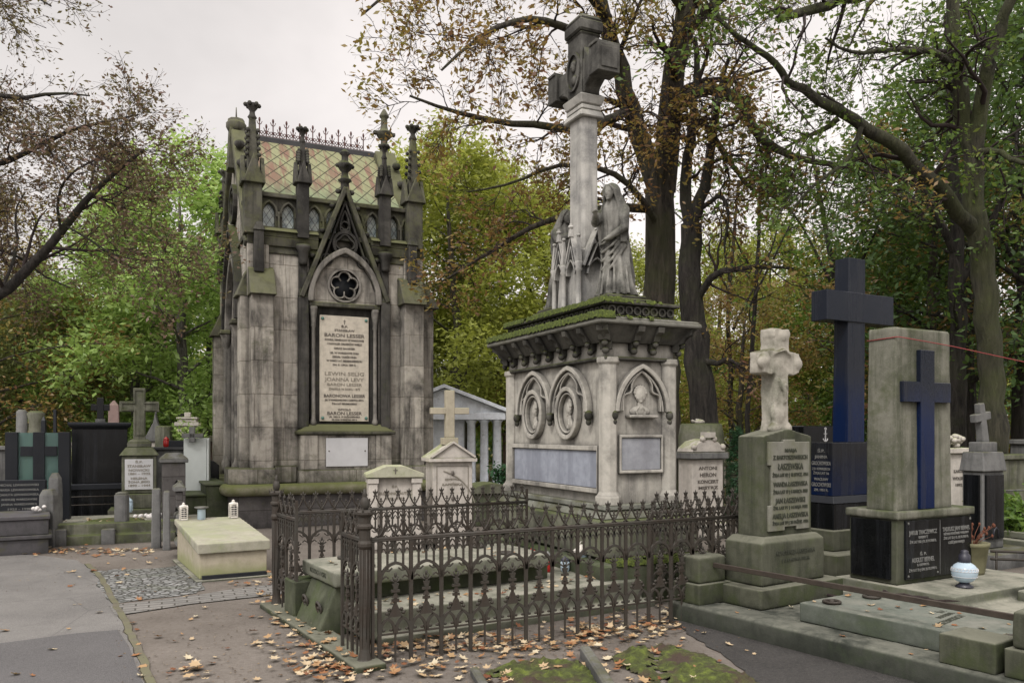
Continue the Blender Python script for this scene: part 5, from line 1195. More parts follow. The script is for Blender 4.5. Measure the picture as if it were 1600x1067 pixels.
for i,(px,Y,w_,h_,lab,mt) in enumerate([(1150,15.5,.5,.95,'low dark tomb behind the green fir bush',M['tomb_dark']),(1165,20,.8,1.0,'distant grey tomb left of the sandstone headstone',M['greytomb']),(1120,24,.8,1.2,'distant pale tomb beyond the far trees',M['white_tomb']),
     (1478,17,.6,1.0,'distant dark tomb right of the mossy pillar',M['tomb_dark']),(1530,18,.5,1.3,'distant pale tomb behind the leaning cross',M['white_tomb']),(1580,22,.8,1.1,'distant grey tomb under the dark trees at the right',M['greytomb'])]): niche(px,Y,w_,h_,lab,mt)
# rusty pipes / rails right of pot
g=F(1548,8.6,30); t=thing('iron_railing',g,'two low dark iron rails leading off to the right edge','railing')
b=MB()
for z in (.28,.36): b.tube([(0,0,z),(.9,-.55,z-.03),(2.4,-1.3,z-.05)],.014,6)
for k in range(3): b.tube([(.05+.8*k,-.03-.45*k,0),(.05+.8*k,-.03-.45*k,.37)],.014,5)
b.build('rail',IR,t)
g=F(1547,11.2,20); t=thing('iron_railing',g,'grey iron rails in front of the mossy block tomb at right','railing'); b=MB()
for z in (.62,.80): b.tube([(0,0,z),(2.2,0,z)],.015,6)
for k in range(4): b.tube([(.1+.6*k,0,0),(.1+.6*k,0,.82)],.015,5)
b.build('rail',M['greytomb'],t)
g=F(1553,10.6,28); t=thing('grave_slab',g,'low grey slab grave right of the black tombstone','grave slab'); MB().box(0,1.8,-.8,.5,0,.25).box(.1,1.7,-.7,.4,.25,.34).build('slab',M['tomb'],t,bevel=.012)
# far pale wall between the trunks
wf=F(1080,42,-3); t=thing('boundary_wall',wf,'long low pale wall seen far off between the tree trunks','wall'); b=MB().box(-4,12,0,.4,0,1.9).box(-4.1,12.1,-.2,.6,1.9,2.0); b.build('wall_face',M['wallfar'],t)
b=MB(); b.prism([(0,2.0),(5,2.0),(4.5,3.1),(0.5,3.1)],'x',.1,4); b.build('roof',M['roofgrey'],t)
for x in (.8,7.5): MB().box(x,x+.6,-.05,.02,2.0-.9,1.7).build('opening',M['blk_matt'],t)
# ---------------------------------------------------------------- lidded tomb, middle graves, left-hand graves
Lt=F(312,8.85,30); lw=Lt.fx(417); ld=Lt.fy(277)
lt=thing('lidded_tomb',Lt,'cream box tomb with sloping mossy lid beside the chapel','tomb')
b=MB(); b.prism([(0.0,0.02),(ld,0.02),(ld,.44),(0,.30)],'y',0,lw); b.build('body',M['cream'],lt,remesh=.012,disp=.004)
b=MB(); b.prism([(-.035,.295),(ld+.03,.445),(ld+.03,.52),(-.035,.405)],'y',-.03,lw+.03); b.build('lid',M['cream_lid'],lt,remesh=.011,disp=.006)
MB().box(-.05,lw+.06,-.08,ld+.05,-.03,.02).build('base_slab',M['tomb'],lt,bevel=.006); MB().box(.02,lw-.01,-.05,.0,.022,.06).build('vent_slot',M['blk_matt'],lt)
def arab(x,y,h,label):
    g=Lt.sub(x,y); t=thing('white_lantern',g,label,'lantern',z=.515); b=MB(); r=h*.22
    n0=0
    for face in range(4):
        n0=len(b.v)
        o_=[(-r,0),(r,0),(r,h*.62),(r*.7,h*.78),(0,h*.83),(-r*.7,h*.78),(-r,h*.62)]
        b.holed(o_,[(-r*.72,h*.1)]+[(-r*.72,h*.6),(-r*.4,h*.70),(0,h*.74),(r*.4,h*.70),(r*.72,h*.6)]+[(r*.72,h*.1)],(0,h*.4),'x',-r,-r+.008)
        for i in range(5): z=h*(.14+.12*i); b.tube([(-r*.72,-r+.004,z),(0,-r+.004,z+h*.06),(r*.72,-r+.004,z)],.0045,4); b.tube([(-r*.72,-r+.004,z+h*.06),(0,-r+.004,z),(r*.72,-r+.004,z+h*.06)],.0045,4)
        b.xf(Matrix.Rotation(R(90*face),4,'Z'),n0)
    b.build('pierced_body',M['white_paint'],t)
    MB().lathe([(r*1.2,h*.72),(r*.9,h*.82),(r*.4,h*.86),(r*.3,h*.88),(r*.45,h*.93),(r*.2,h*.97),(.004,h)],0,0,0,12).build('domed_top',M['white_paint'],t); MB().box(-r*.7,r*.7,-r*.7,r*.7,0.004,h*.6).build('dark_inside',M['blk_matt'],t); return t
arab(Lt.fx(287,ld-.08),ld-.07,.215,'left white pierced lantern on the cream box tomb'); arab(Lt.fx(365,ld-.12),ld-.10,.23,'right white pierced lantern on the cream box tomb')
g=Lt.sub(Lt.fx(315,ld-.1),ld-.09); t=thing('glass_lantern',g,'blue grey glass candle holder with flat lid between two white lanterns','lantern',z=.505)
MB().lathe([(.04,0),(.05,.01),(.048,.13),(.05,.135)],0,0,0,14).build('glass',M['lampglass'],t); MB().lathe([(.05,.135),(.085,.15),(.085,.165),(.03,.17)],0,0,0,14).build('lid',M['greytomb'],t)
# stepped posts with hipped caps beside the portal steps
for i,(px,px2,Y,h,lab) in enumerate([(240,288,12.9,1.22,'tallest stone pier with hipped cap left of the chapel steps'),(262,284,12.1,.83,'second stone pier with hipped cap beside the chapel steps'),(265,284,11.3,.50,'third lower stone pier with hipped cap beside the chapel steps'),(266,284,10.5,.25,'lowest stone pier with hipped cap behind the cream box tomb')]):
    f=F(px+14,Y,25.5); w_=f.fx(px2+2); t=thing('stone_pier',f,lab,'stone pier','stepped stone piers beside the chapel steps')
    MB().box(0,w_,0,.34,-.05,h-.10).build('pier_body',M['chapel_low'],t,bevel=.012); b=MB().box(-.04,w_+.04,-.04,.38,h-.10,h-.04); b.frus(-.04,w_+.04,-.04,.38,h-.04,.06,w_-.06,.06,.28,h+.05); b.build('hipped_cap',M['greytomb'],t,bevel=.01)
for i,(px,Y,w_,h,lab) in enumerate([(236,11.35,.13,.82,'left one of two slim upright stone slabs left of the chapel steps'),(254,11.15,.10,.80,'right one of two slim upright stone slabs left of the chapel steps')]):
    f=F(px,Y,22); t=thing('stone_slab',f,lab,'stone slab'); MB().frus(0,w_,0,.20,-.05,0.01,w_-.01,0.02,.18,h).build('upright',M['greytomb'],t,bevel=.015)
def cross2(b,cx,cy,w_,d,z0,z1,arm,za0,za1): b.box(cx-w_/2,cx+w_/2,cy-d/2,cy+d/2,z0,z1).box(cx-arm/2,cx-w_/2+.003,cy-d/2+.004,cy+d/2-.004,za0,za1).box(cx+w_/2-.003,cx+arm/2,cy-d/2+.004,cy+d/2-.004,za0,za1)
# cross-topped tomb
f=F(190,14,22); t=thing('cross_gravestone',f,'greenish stone cross with ribbed arms on a stepped block with white plate','gravestone')
MB().box(-.2,.75,-.2,.5,-.05,.30).box(-.08,.62,-.08,.42,.30,.55).build('base_steps',M['mon_low'],t,bevel=.012)
MB().box(0,.54,0,.34,.55,1.20).build('body',M['mon_low'],t,bevel=.012)
b=MB().frus(-.04,.58,-.04,.38,1.20,.06,.48,.05,.30,1.34).box(.08,.46,.07,.28,1.34,1.42).frus(.08,.46,.07,.28,1.42,.14,.40,.10,.24,1.48); b.build('shoulder',M['mon_low'],t,bevel=.01)
b=MB(); cross2(b,.27,.17,.19,.14,1.46,2.36,.62,1.95,2.13); b.build('stone_cross',M['mon_low'],t,bevel=.006)
b=MB().band([(.20,1.55),(.20,1.98),(0,1.98),(0,2.10),(.2,2.10),(.2,2.32),(.34,2.32),(.34,2.10),(.54,2.10),(.54,1.98),(.34,1.98),(.34,1.55)],.02,'x',.085,.11,True); b.build('cross_ribs',M['mon_low'],t)
MB().box(.05,.49,-.015,.01,.62,1.14).build('plate',M['white_marble'],t,bevel=.004)
line_text(t,[('Ś.P.',1.09,.05,.12),('STANISŁAW',1.02,.06,.36),('NOWICKI',.95,.06,.32),('1881 - 1932',.89,.05,.34),('HELENA',.81,.055,.26),('ŻONA JEGO',.75,.05,.34),('1890 - 1944',.69,.05,.34)],M['ink_faint'],.27,-.018)
f=F(202,13.2,22); candle('grave_candle',f,0,0,.32,.24,.055,M['lampglass'],M['lampglass'],'tall pale blue candle in front of the greenish cross grave')
f=F(75,11.45,8)
gk2=thing('grave_kerb',F(82,11.6,22),'low mossy kerb of the grave plot at left between bollards','kerb')
MB().box(0,2.0,0,.22,-.05,.30).box(-.03,2.0,-.05,.0,-.05,.13).build('kerb_stone',M['mon_low'],gk2,remesh=.016,disp=.012)
MB().box(0,2.0,.22,1.9,-.05,.24).build('bed_slab',M['tomb'],gk2,bevel=.012)
MB().box(.0,.18,-.10,.02,-.05,.24).build('end_block',M['greytomb'],gk2,bevel=.015); MB().box(.62,.80,-.10,.02,-.05,.22).build('end_block',M['greytomb'],gk2,bevel=.015)
rr=random.Random(9); lv=[F(82,11.6,22).w(rr.gauss(.75,.30),rr.gauss(.8,.25),.25+rr.random()*.03) for _ in range(90)]
o=fallen('fallen_leaves',lv,seed=12,size=(.03,.07)); tag(o,'yellowed leaves on the small plot before the big black tomb','fallen leaves',kind='stuff')
b=MB();from mathutils import noise as mn2
b.ell((.75,.8,.24),(.42,.40,.045),18,8); b.build('moss_bed',M['moss'],gk2)
b=MB()
for k in range(14): b.ell((rr.uniform(1.0,1.5),rr.uniform(.9,1.3),.27),(.035,.035,.035),7,5)
b.build('white_pebbles',M['petal'],gk2,split=False)
for px,Y,h,w_,lab in [(58,11.45,.80,.22,'front bollard with rounded top and flared foot at left'),(73,12.1,1.0,.17,'second bollard in the row behind the front one'),(72,12.9,1.04,.16,'third bollard in the row, its top showing above the second'),(71,13.7,1.08,.16,'rearmost bollard of the row before the teal glass cross')]:
    f=F(px,Y,8); t=thing('stone_bollard',f,lab,'bollard','stone bollards at the left-hand graves'); b=MB(); b.frus(0,w_,0,w_,-.05,.015,w_-.015,.015,w_-.015,h-.08); b.frus(.015,w_-.015,.015,w_-.015,h-.08,.05,w_-.05,.05,w_-.05,h); b.build('bollard_shaft',M['greytomb'],t,remesh=.012,disp=.010)
f=F(178,11.95,10); t=thing('stone_bollard',f,'squared stone post standing on the kerb before the greenish cross grave','bollard','stone bollards at the left-hand graves'); b=MB().box(0,.17,0,.17,.25,.70).frus(0,.17,0,.17,.70,.03,.14,.03,.14,.73); b.build('bollard_shaft',M['greytomb'],t,bevel=.015)
# big black tomb
f=F(112,14.3,25); t=thing('black_tomb',f,'large polished black stele with moulded top and small black cross','tomb')
MB().box(-.06,.94,-.10,.50,-.05,.62).build('pedestal',M['blk'],t,bevel=.01); MB().box(-.10,.98,-.14,.54,.60,.70).build('ledge',M['blk_matt'],t,bevel=.01)
MB().box(0,.88,0,.40,.70,1.66).build('stele',M['blk'],t,bevel=.008); MB().frus(-.0,.88,-.0,.40,1.66,-.06,.94,-.06,.46,1.72).box(-.06,.94,-.06,.46,1.72,1.77).build('cornice',M['blk_matt'],t,bevel=.008)
b=MB(); cross2(b,.44,.2,.11,.08,1.77,2.21,.30,1.98,2.09); b.build('small_cross',M['blk'],t,bevel=.005); MB().box(.36,.52,.12,.28,1.77,1.83).build('cross_foot',M['greytomb'],t,bevel=.005)
b=MB()
for z in (.36,.5): b.tube([(-.5,-.35,z),(1.0,-.35,z)],.010,5)
b.band(circ(.78,.44,.07,14),.014,'x',-.36,-.34,True).band(circ(.90,.40,.05,12),.012,'x',-.36,-.34,True); b.build('iron_rail',IR,t)
# dark stele with teal glass and cross
f=F(10,12.6,20); t=thing('glass_cross_tomb',f,'dark granite frame with teal glass panes and dark cross at far left','tomb')
b=MB().box(-.02,.15,0,.16,0,1.60).box(.70,.86,0,.16,0,1.60); b.build('granite_upright',M['blk_matt'],t,bevel=.006)
MB().box(.15,.70,.06,.08,.15,1.59).build('glass_panel',M['teal'],t); b=MB(); cross2(b,.43,.05,.16,.05,.3,1.60,.50,1.23,1.38); b.build('cross_bars',M['blk_matt'],t,bevel=.004)
f2=F(-12,11.9,20); t2=thing('inscribed_stele',f2,'low dark granite stele with faint carved lines, left of the front bollard','gravestone'); MB().box(0,.68,0,.10,.30,.90).build('stele',M['blk_matt'],t2,bevel=.006)
line_text(t2,[('MICHAŁ LEWANDOWSKI',.83,.045,.50),('MARIA LEWANDOWSKA',.76,.045,.50),('DANUTA LEWANDOWSKA',.69,.045,.50),('ANDRZEJ WARSZAWSKI',.62,.04,.46),('JANINA WARSZAWSKA',.55,.04,.46),('1923 - 1998',.48,.04,.3)],M['gold'],.34,-.004)
f3=F(-66,10.4,30); t3=thing('dark_slab_tomb',f3,'long dark polished slab tomb at the left edge behind the asphalt path','tomb'); MB().box(0,1.0,0,1.0,-.02,.20).box(-.02,1.04,-.03,1.0,.20,.25).box(.02,1.0,.02,.98,.25,.45).box(0,1.02,0,.98,.45,.50).build('slab',stone('dark slab',(.10,.095,.10),(.05,.05,.05),.3,.2,.1,.2,None),t3,bevel=.008)
b=MB()
for k in range(8): b.ell((.86+rr.gauss(0,.06),.5+rr.gauss(0,.1),.53+rr.random()*.04),(.03,.03,.025),7,5)
b.build('white_flowers',M['petal'],t3,split=False)
# background left
def simple(name,f,label,cat,parts):
    t=thing(name,f,label,cat)
    for nm,b,m,bv in parts: b.build(nm,m,t,bevel=bv)
    return t
simple('obelisk',F(169,17,20),'pinkish granite obelisk rising behind the greenish stone cross','obelisk',[('base',MB().cb(.1,.1,.4,.4,0,1.2),M['pink'],.01),('shaft',MB().cb(.1,.1,.23,.23,1.2,2.15,.19,.19).cb(.1,.1,.19,.19,2.15,2.26,.02,.02),M['pink'],.006)])
simple('broken_column',F(22,16,10),'grey stone broken column behind the teal glass tomb','column',[('column',MB().lathe([(.2,0),(.2,1.2),(.14,1.3),(.10,1.45),(.095,2.0),(.06,2.04)],.1,.1,0,14),M['greytomb'],0)])
simple('tree_stump_monument',F(44,15.5,10),'rough bark-like stone stump behind the teal glass tomb','monument',[('stump',MB().lathe([(.25,0),(.22,1.2),(.13,1.5),(.12,1.8),(.16,1.95),(.10,2.0)],.1,.1,0,12),M['mon_low'],0)])
simple('slim_obelisk',F(60,14.5,10),'short black pointed stone beside the bark-like stump','obelisk',[('shaft',MB().cb(.07,.05,.1,.1,0,1.80,.07,.07).cb(.07,.05,.07,.07,1.80,1.88,.01,.01),M['blk_matt'],.004)])
simple('slim_obelisk',F(80,15.5,10),'slim black spike above the right upright of the teal glass tomb','obelisk',[('shaft',MB().cb(.05,.05,.07,.07,0,2.02,.05,.05),M['blk_matt'],.004)])
simple('gothic_headstone',F(228,16,15),'small white and grey gothic headstone with tiny cross on its peak','gravestone',[('body',MB().box(0,.34,0,.15,0,1.52),M['white_tomb'],.01),('gable',MB().prism([(-.05,1.42),(.39,1.42),(.21,1.78),(.17,1.98),(.13,1.78)],'x',-.03,.16),M['greytomb'],.006),('tiny_cross',MB().box(.155,.185,.05,.08,1.95,2.15).box(.11,.23,.05,.08,2.06,2.09),M['greytomb'],.003)])
simple('broken_column',F(242,15.5,15),'fluted snapped stone column right of the small gothic headstone','column',[('column',MB().lathe([(.2,0),(.2,1.2),(.16,1.25),(.15,1.70),(.10,1.72)],.14,.1,0,9,smooth=False),M['mon_low'],0)])
simple('dark_tomb',F(222,14.6,18),'wide dark tomb with flat top behind the tallest hipped pier','tomb',[('body',MB().box(0,.85,0,.5,0,1.28),M['greytomb'],.01),('top_slab',MB().box(-.05,.90,-.05,.55,1.28,1.33),M['slate'],.008),('small_block',MB().box(.35,.75,.1,.3,1.33,1.45),M['blk_matt'],.006)])
candle('grave_candle',F(259,14.75,18),0,.1,1.33,.19,.055,M['redglass'],M['redglass'],'red glass candle standing on the wide dark tomb')
t=simple('carved_stele',F(277,16.5,15),'white carved stele with small cross and leaf crown','gravestone',[('body',MB().box(0,.36,0,.3,0,1.72),M['white_tomb'],.01),('cornice',MB().box(-.05,.41,-.05,.35,1.72,1.80).box(-.02,.38,-.02,.32,1.86,1.90).box(.0,.36,0,.3,1.80,1.86).cb(.18,.15,.12,.12,1.9,2.0),M['white_tomb'],.01)])
simple('tiled_stele',F(287,14.6,15),'smooth white panelled block with small stone cross standing in front','gravestone',[('body',MB().box(0,.38,0,.3,0,1.49).box(.385,.42,.005,.29,0,1.49),M['white_slab'],.004),('stone_cross',MB().box(-.02,.34,-.12,-.04,1.50,1.58).box(.10,.20,-.12,-.04,1.42,1.70),M['greytomb'],.008)])
simple('rounded_slab',F(296,15.3,20),'black slab with curved top beside the chapel steps','gravestone',[('slab',MB().prism([(0,0),(.52,0),(.52,.98),(.42,1.06),(.26,1.10),(.10,1.06),(0,.98)],'x',0,.15),M['blk'],.006)])
simple('small_house_tomb',F(310,22,10),'low pale roofed tomb with red brick flank far behind the chapel','tomb',[('wall',MB().box(0,.9,0,1,0,1.35),M['pink'],.01),('roof',MB().box(-.1,1.0,-.1,1.1,1.35,1.50),M['white_tomb'],.01)])
for i,(px,Y,w_,h_,lab,mt) in enumerate([(95,18,.4,1.3,'small pale stone between the glass cross and the black tomb',M['white_tomb']),(90,16,.7,.9,'low dark stone between glass cross tomb and black tomb',M['blk_matt']),(-20,16,.5,1.25,'grey stone at the far left edge behind the glass tomb',M['greytomb']),(200,21,.6,1.2,'distant grey stone seen left of the gothic headstone',M['greytomb'])]): niche(px,Y,w_,h_,lab,mt)
# middle graves
f=F(576,11.2,14); w_=f.fx(658); t=thing('pediment_gravestone',f,'low white gravestone with mossy shallow pediment between chapel and fence','gravestone')
MB().box(.05,w_-.05,.04,.36,0,1.0).build('body',M['white_tomb'],t,bevel=.006)
for x0_,x1_ in ((0,.12),(w_-.12,w_)): MB().box(x0_,x1_,-.02,.38,0,.90).box(x0_-.015,x1_+.015,-.035,.39,.90,.97).build('pilaster',M['white_tomb'],t,bevel=.005)
b=MB(); b.prism([(-.04,.98),(w_+.04,.98),(w_+.04,1.03),(w_/2+.12,1.14),(w_/2-.12,1.14),(-.04,1.03)],'x',-.05,.42); b.build('pediment',stone('mossy pale pediment',(.48,.47,.36),(.36,.37,.25),.35,.2,.4,.5,None,gcol=(.30,.34,.16),topcol=(.36,.38,.22),bump=.15),t,bevel=.008)
b=MB().box(w_/2-.006,w_/2+.006,-.056,-.05,1.03,1.11).box(w_/2-.03,w_/2+.03,-.056,-.05,1.075,1.085); b.build('cross_mark',M['ink'],t)
line_text(t,[('Ś.P.',.85,.04,.08),('ZUZANNA SAUTER',.76,.05,.44),('1848 - 1921',.69,.04,.24)],M['ink_faint'],w_/2,.036)
f=F(676,11.6,16); w_=f.fx(738); t=thing('cross_gravestone',f,'tall cream gravestone with gabled top carrying a plain stone cross','gravestone')
MB().box(0,w_,0,.55,0,1.18).build('body',M['white_tomb'],t,bevel=.006)
b=MB().box(-.06,w_+.06,-.06,.60,1.18,1.235); b.prism([(-.06,1.235),(w_+.06,1.235),(w_/2,1.47)],'x',-.04,.58); b.build('gable_top',M['white_tomb'],t,bevel=.006)
b=MB().band([(-.03,1.25),(w_/2,1.46),(w_+.03,1.25)],.03,'x',-.075,-.04); b.build('gable_moulding',M['white_tomb'],t)
b=MB().box(w_/2-.11,w_/2+.11,.12,.34,1.42,1.52); cross2(b,w_/2,.22,.13,.12,1.52,2.20,.56,1.86,1.95); b.build('stone_cross',M['cream'],t,bevel=.005)
b=MB(); b.band(circ(.0,.45,.62,16,PI*.42,.08,False),.012,'x',-.012,.0); b.band([(.06,.1),(.06,1.12),(w_-.06,1.12),(w_-.06,.1)],.01,'x',-.006,.0); b.build('carved_line',M['ink_faint'],t)
line_text(t,[('KRYSTYNA',.93,.04,.22),('ŁAPIŃSKA',.86,.045,.30),('JÓZEF',.55,.04,.16)],M['ink_faint'],w_/2,-.004)
b=MB(); 
for z in (1.02,.66): b.ell((w_/2,-.012,z),(.022,.012,.035),8,6)
b.build('photo_medallion',M['ink'],t)
# pale blue temple tomb
f=F(676,20,2); t=thing('temple_tomb',f,'pale blue-white temple-shaped tomb with pediment and round columns','tomb'); w_=f.fx(790)
MB().box(-1.1,w_+.1,-.2,1.9,-.05,.25).build('step',M['temple'],t,bevel=.01)
MB().box(-.9,.75,.25,1.7,.25,1.90).build('wall',M['temple'],t)
for x in (.93,1.25,1.57): MB().lathe([(.13,.25),(.13,.32),(.105,.36),(.095,1.82),(.13,1.86),(.14,1.90)],x,.15,0,14).build('column',M['temple'],t)
for x in (.93,1.57): MB().lathe([(.13,.25),(.105,.36),(.095,1.82),(.14,1.90)],x,1.5,0,12).build('column',M['temple'],t)
MB().box(-1.1,w_+.0,0,1.8,1.90,2.08).build('entablature',M['temple'],t,bevel=.01)
b=MB(); cxp=.28; b.prism([(cxp-1.45,2.08),(w_+.06,2.08),(cxp,2.66)],'x',.06,1.75); b.build('pediment_field',M['temple'],t)
b=MB().band([(cxp-1.55,2.10),(cxp,2.72),(w_+.12,2.10)],.09,'x',-.06,1.85); b.build('roof_edge',M['temple'],t,bevel=.008)
f=F(742,14,18); t=thing('domed_tomb',f,'low dark mossy tomb with rounded top left of the tall monument','tomb'); w_=f.fx(792)
MB().box(0,w_,0,.5,0,.55).build('body',M['tomb_dark'],t,bevel=.01); b=MB(); b.prism([(-.05,.55),(w_+.05,.55)]+[(w_/2+ (w_/2+.05)*math.cos(a*PI/8),.60+.13*math.sin(a*PI/8)) for a in range(9)],'x',-.05,.55); b.build('rounded_top',M['mon_low'],t,bevel=.01)
for i,(px,Y,w_,h_,lab,mt) in enumerate([(650,17,.5,.8,'low grey stone right of the chapel plinth',M['greytomb']),(792,24,1.6,1.5,'dark reddish tomb far behind the monument beside the temple',M['pink'])]): niche(px,Y,w_,h_,lab,mt)
# ---------------------------------------------------------------- trees
def nrm(v): return v/np.maximum(np.linalg.norm(v,axis=-1,keepdims=True),1e-9)
def resample(P,rad,n):
    P=np.array(P,float); rad=np.array(rad,float); d=np.r_[0,np.cumsum(np.linalg.norm(np.diff(P,axis=0),axis=1))]; d/=d[-1]; t=np.linspace(0,1,n)
    # smooth with a Catmull-like cubic through the given points
    out=np.stack([np.interp(t,d,P[:,k]) for k in range(3)],1)
    for _ in range(2): out[1:-1]=.25*out[:-2]+.5*out[1:-1]+.25*out[2:]
    return out,np.interp(t,d,rad)
def spawn(rg,P,Rd,m,t0,t1,l0,l1,ang,up,n,wig,rr,droop=0,taper=.25,minr=.003):
    """m children on every branch of P (N,n,3)"""
    N_,k,_=P.shape
    idx=np.repeat(np.arange(N_),m); t=rg.uniform(t0,t1,N_*m)*(k-1); i=np.minimum(t.astype(int),k-2); f=(t-i)[:,None]
    st=P[idx,i]*(1-f)+P[idx,i+1]*f; pr=Rd[idx,i]*(1-f[:,0])+Rd[idx,i+1]*f[:,0]
    dr=nrm(P[idx,i+1]-P[idx,i]); rv=nrm(rg.normal(size=dr.shape)); pe=nrm(np.cross(dr,rv)); a=np.radians(rg.uniform(ang*.6,ang*1.3,len(dr)))[:,None]
    d=nrm(dr*np.cos(a)+pe*np.sin(a)+np.array([0,0,up])); L=rg.uniform(l0,l1,len(dr))*(1-.45*t/(k-1))
    pts=np.zeros((len(dr),n,3)); pts[:,0]=st; step=(L/(n-1))[:,None]
    for j in range(1,n):
        pts[:,j]=pts[:,j-1]+d*step; d=nrm(d+rg.normal(size=d.shape)*wig+np.array([0,0,-droop]))
    r0=np.maximum(pr*rr,minr); rad=r0[:,None]*np.linspace(1,taper,n)[None]
    return pts,np.maximum(rad,minr*.6)
def tubes(P,Rd,k=5):
    N_,n,_=P.shape; T=np.zeros_like(P); T[:,1:-1]=P[:,2:]-P[:,:-2]; T[:,0]=P[:,1]-P[:,0]; T[:,-1]=P[:,-1]-P[:,-2]; T=nrm(T)
    ref=np.where(np.abs(T[:,:1,2:3])>.8,np.array([1.,0,0]),np.array([0,0,1.])); ref=np.broadcast_to(ref,T.shape)
    A=nrm(np.cross(ref,T)); B=np.cross(T,A); an=np.arange(k)*2*PI/k
    V=(P[:,:,None]+Rd[:,:,None,None]*(A[:,:,None]*np.cos(an)[None,None,:,None]+B[:,:,None]*np.sin(an)[None,None,:,None])).reshape(-1,3)
    b_=(np.arange(N_)*n*k)[:,None,None]; i=(np.arange(n-1)*k)[None,:,None]; j=np.arange(k)[None,None,:]; j2=(j+1)%k
    Fq=np.stack([b_+i+j,b_+i+j2,b_+i+k+j2,b_+i+k+j],-1).reshape(-1,4); return V,Fq
def mesh_np(name,V,Fq,mat,parent=None,rnd=None,smooth=False):
    me=bpy.data.meshes.new(name); me.vertices.add(len(V)); me.vertices.foreach_set('co',np.ascontiguousarray(V,dtype=np.float32).ravel())
    m=Fq.shape[1]; me.loops.add(Fq.size); me.loops.foreach_set('vertex_index',np.ascontiguousarray(Fq,dtype=np.int32).ravel())
    me.polygons.add(len(Fq)); me.polygons.foreach_set('loop_start',np.arange(0,Fq.size,m,dtype=np.int32)); me.polygons.foreach_set('loop_total',np.full(len(Fq),m,dtype=np.int32))
    if smooth: me.polygons.foreach_set('use_smooth',np.ones(len(Fq),dtype=bool))
    me.update(calc_edges=True); me.materials.append(mat)
    if rnd is not None: at=me.attributes.new('rnd','FLOAT','FACE'); at.data.foreach_set('value',np.ascontiguousarray(rnd,dtype=np.float32))
    o=bpy.data.objects.new(name,me); link(o,parent); return o
def leaves(rg,C_,size,clump=None,flat=.5,shape=.42,aspect=1):
    """two-facet pointed leaves, turned mostly flat; returns verts, faces, colour index"""
    N_=len(C_); a=nrm(rg.normal(size=(N_,3))*np.array([1,1,.55])); nn=nrm(rg.normal(size=(N_,3))*(1-flat)+np.array([0,0,flat*1.2])); b=nrm(np.cross(nn,a)); up=np.cross(a,b)
    s=(rg.uniform(.4,1.5,N_)*size)[:,None]; w_=shape*s
    p0=C_; p1=C_+a*s*.48+b*w_*.55-up*s*.06; p2=C_+a*s-up*s*.16; p3=C_+a*s*.48-b*w_*.55-up*s*.06
    V=np.stack([p0,p1,p2,p3],1).reshape(-1,3); Fq=np.arange(N_*4).reshape(N_,4); return V,Fq
def tips(rg,P,per,spread,t0=.25):
    N_,n,_=P.shape; idx=np.repeat(np.arange(N_),per); t=rg.uniform(t0,1,len(idx))*(n-1); i=np.minimum(t.astype(int),n-2); f=(t-i)[:,None]
    return P[idx,i]*(1-f)+P[idx,i+1]*f+rg.normal(size=(len(idx),3))*spread, idx
def build_tree(name,label,limbs,lv,leaf,barkm,leafm,seed,group=None,twigm=None,crownpts=None):
    """limbs: list of (points, radii) in world space; lv: list of spawn settings; leaf: (per twig, size, spread, flat)"""
    rg=np.random.default_rng(seed); n0=14
    base=np.array(limbs[0][0][0],float); t=bpy.data.objects.new(name,None); COL.objects.link(t); t.location=base; tag(t,label,'tree',group)
    R0=[resample(p,r,n0) for p,r in limbs]; P=np.stack([a for a,_ in R0]); Rd=np.stack([b for _,b in R0])
    Pj=P.copy(); Pj[:,2:-1]+=rg.normal(size=Pj[:,2:-1].shape)*np.minimum(Rd[:,2:-1,None]*.25,.03)
    V,Fq=tubes(Pj-base,Rd,12); mesh_np('trunk',V,Fq,barkm,t,smooth=True)
    cur,cr=P,Rd; TV=[];TF=[];off=0; allb=[]
    for li,s in enumerate(lv):
        sk=s.pop('skip',0) if li==0 else 0
        src,sr=(cur[sk:],cr[sk:])
        cur,cr=spawn(rg,src,sr,**s)
        if li==0: s['skip']=sk
        V,Fq=tubes(cur-base,cr,(6,4,3,3)[min(li,3)]); TV.append(V); TF.append(Fq+off); off+=len(V); allb.append(cur)
    mesh_np('branches',np.concatenate(TV),np.concatenate(TF),twigm or barkm,t)
    per,size,spread,flat=leaf[:4]
    C_,idx=tips(rg,cur,per,spread)
    if len(leaf)>4: 
        keep=rg.random(len(C_))<leaf[4]; C_=C_[keep]; idx=idx[keep]
    # colour varies by spray, height and leaf
    g=rg.random(len(cur))[idx]; zz_=(C_[:,2]-C_[:,2].min())/max(np.ptp(C_[:,2]),1e-3)
    big=np.sin(C_[:,0]*1.3+seed)*np.cos(C_[:,1]*1.1)*np.sin(C_[:,2]*1.5+seed*2)
    rnd=np.clip(.30*g+.30*rg.random(len(C_))+.12*zz_+.16*big+.16,0,1)
    V,Fq=leaves(rg,C_-base,size,flat=flat); mesh_np('crown',V,Fq,leafm,t,rnd); return t
def L(px,py,Y): return tuple(atpx(px,py,Y))
def limb(pts,r0,r1,Y0=None): return ([L(*p) for p in pts],list(np.linspace(r0,r1,len(pts))))
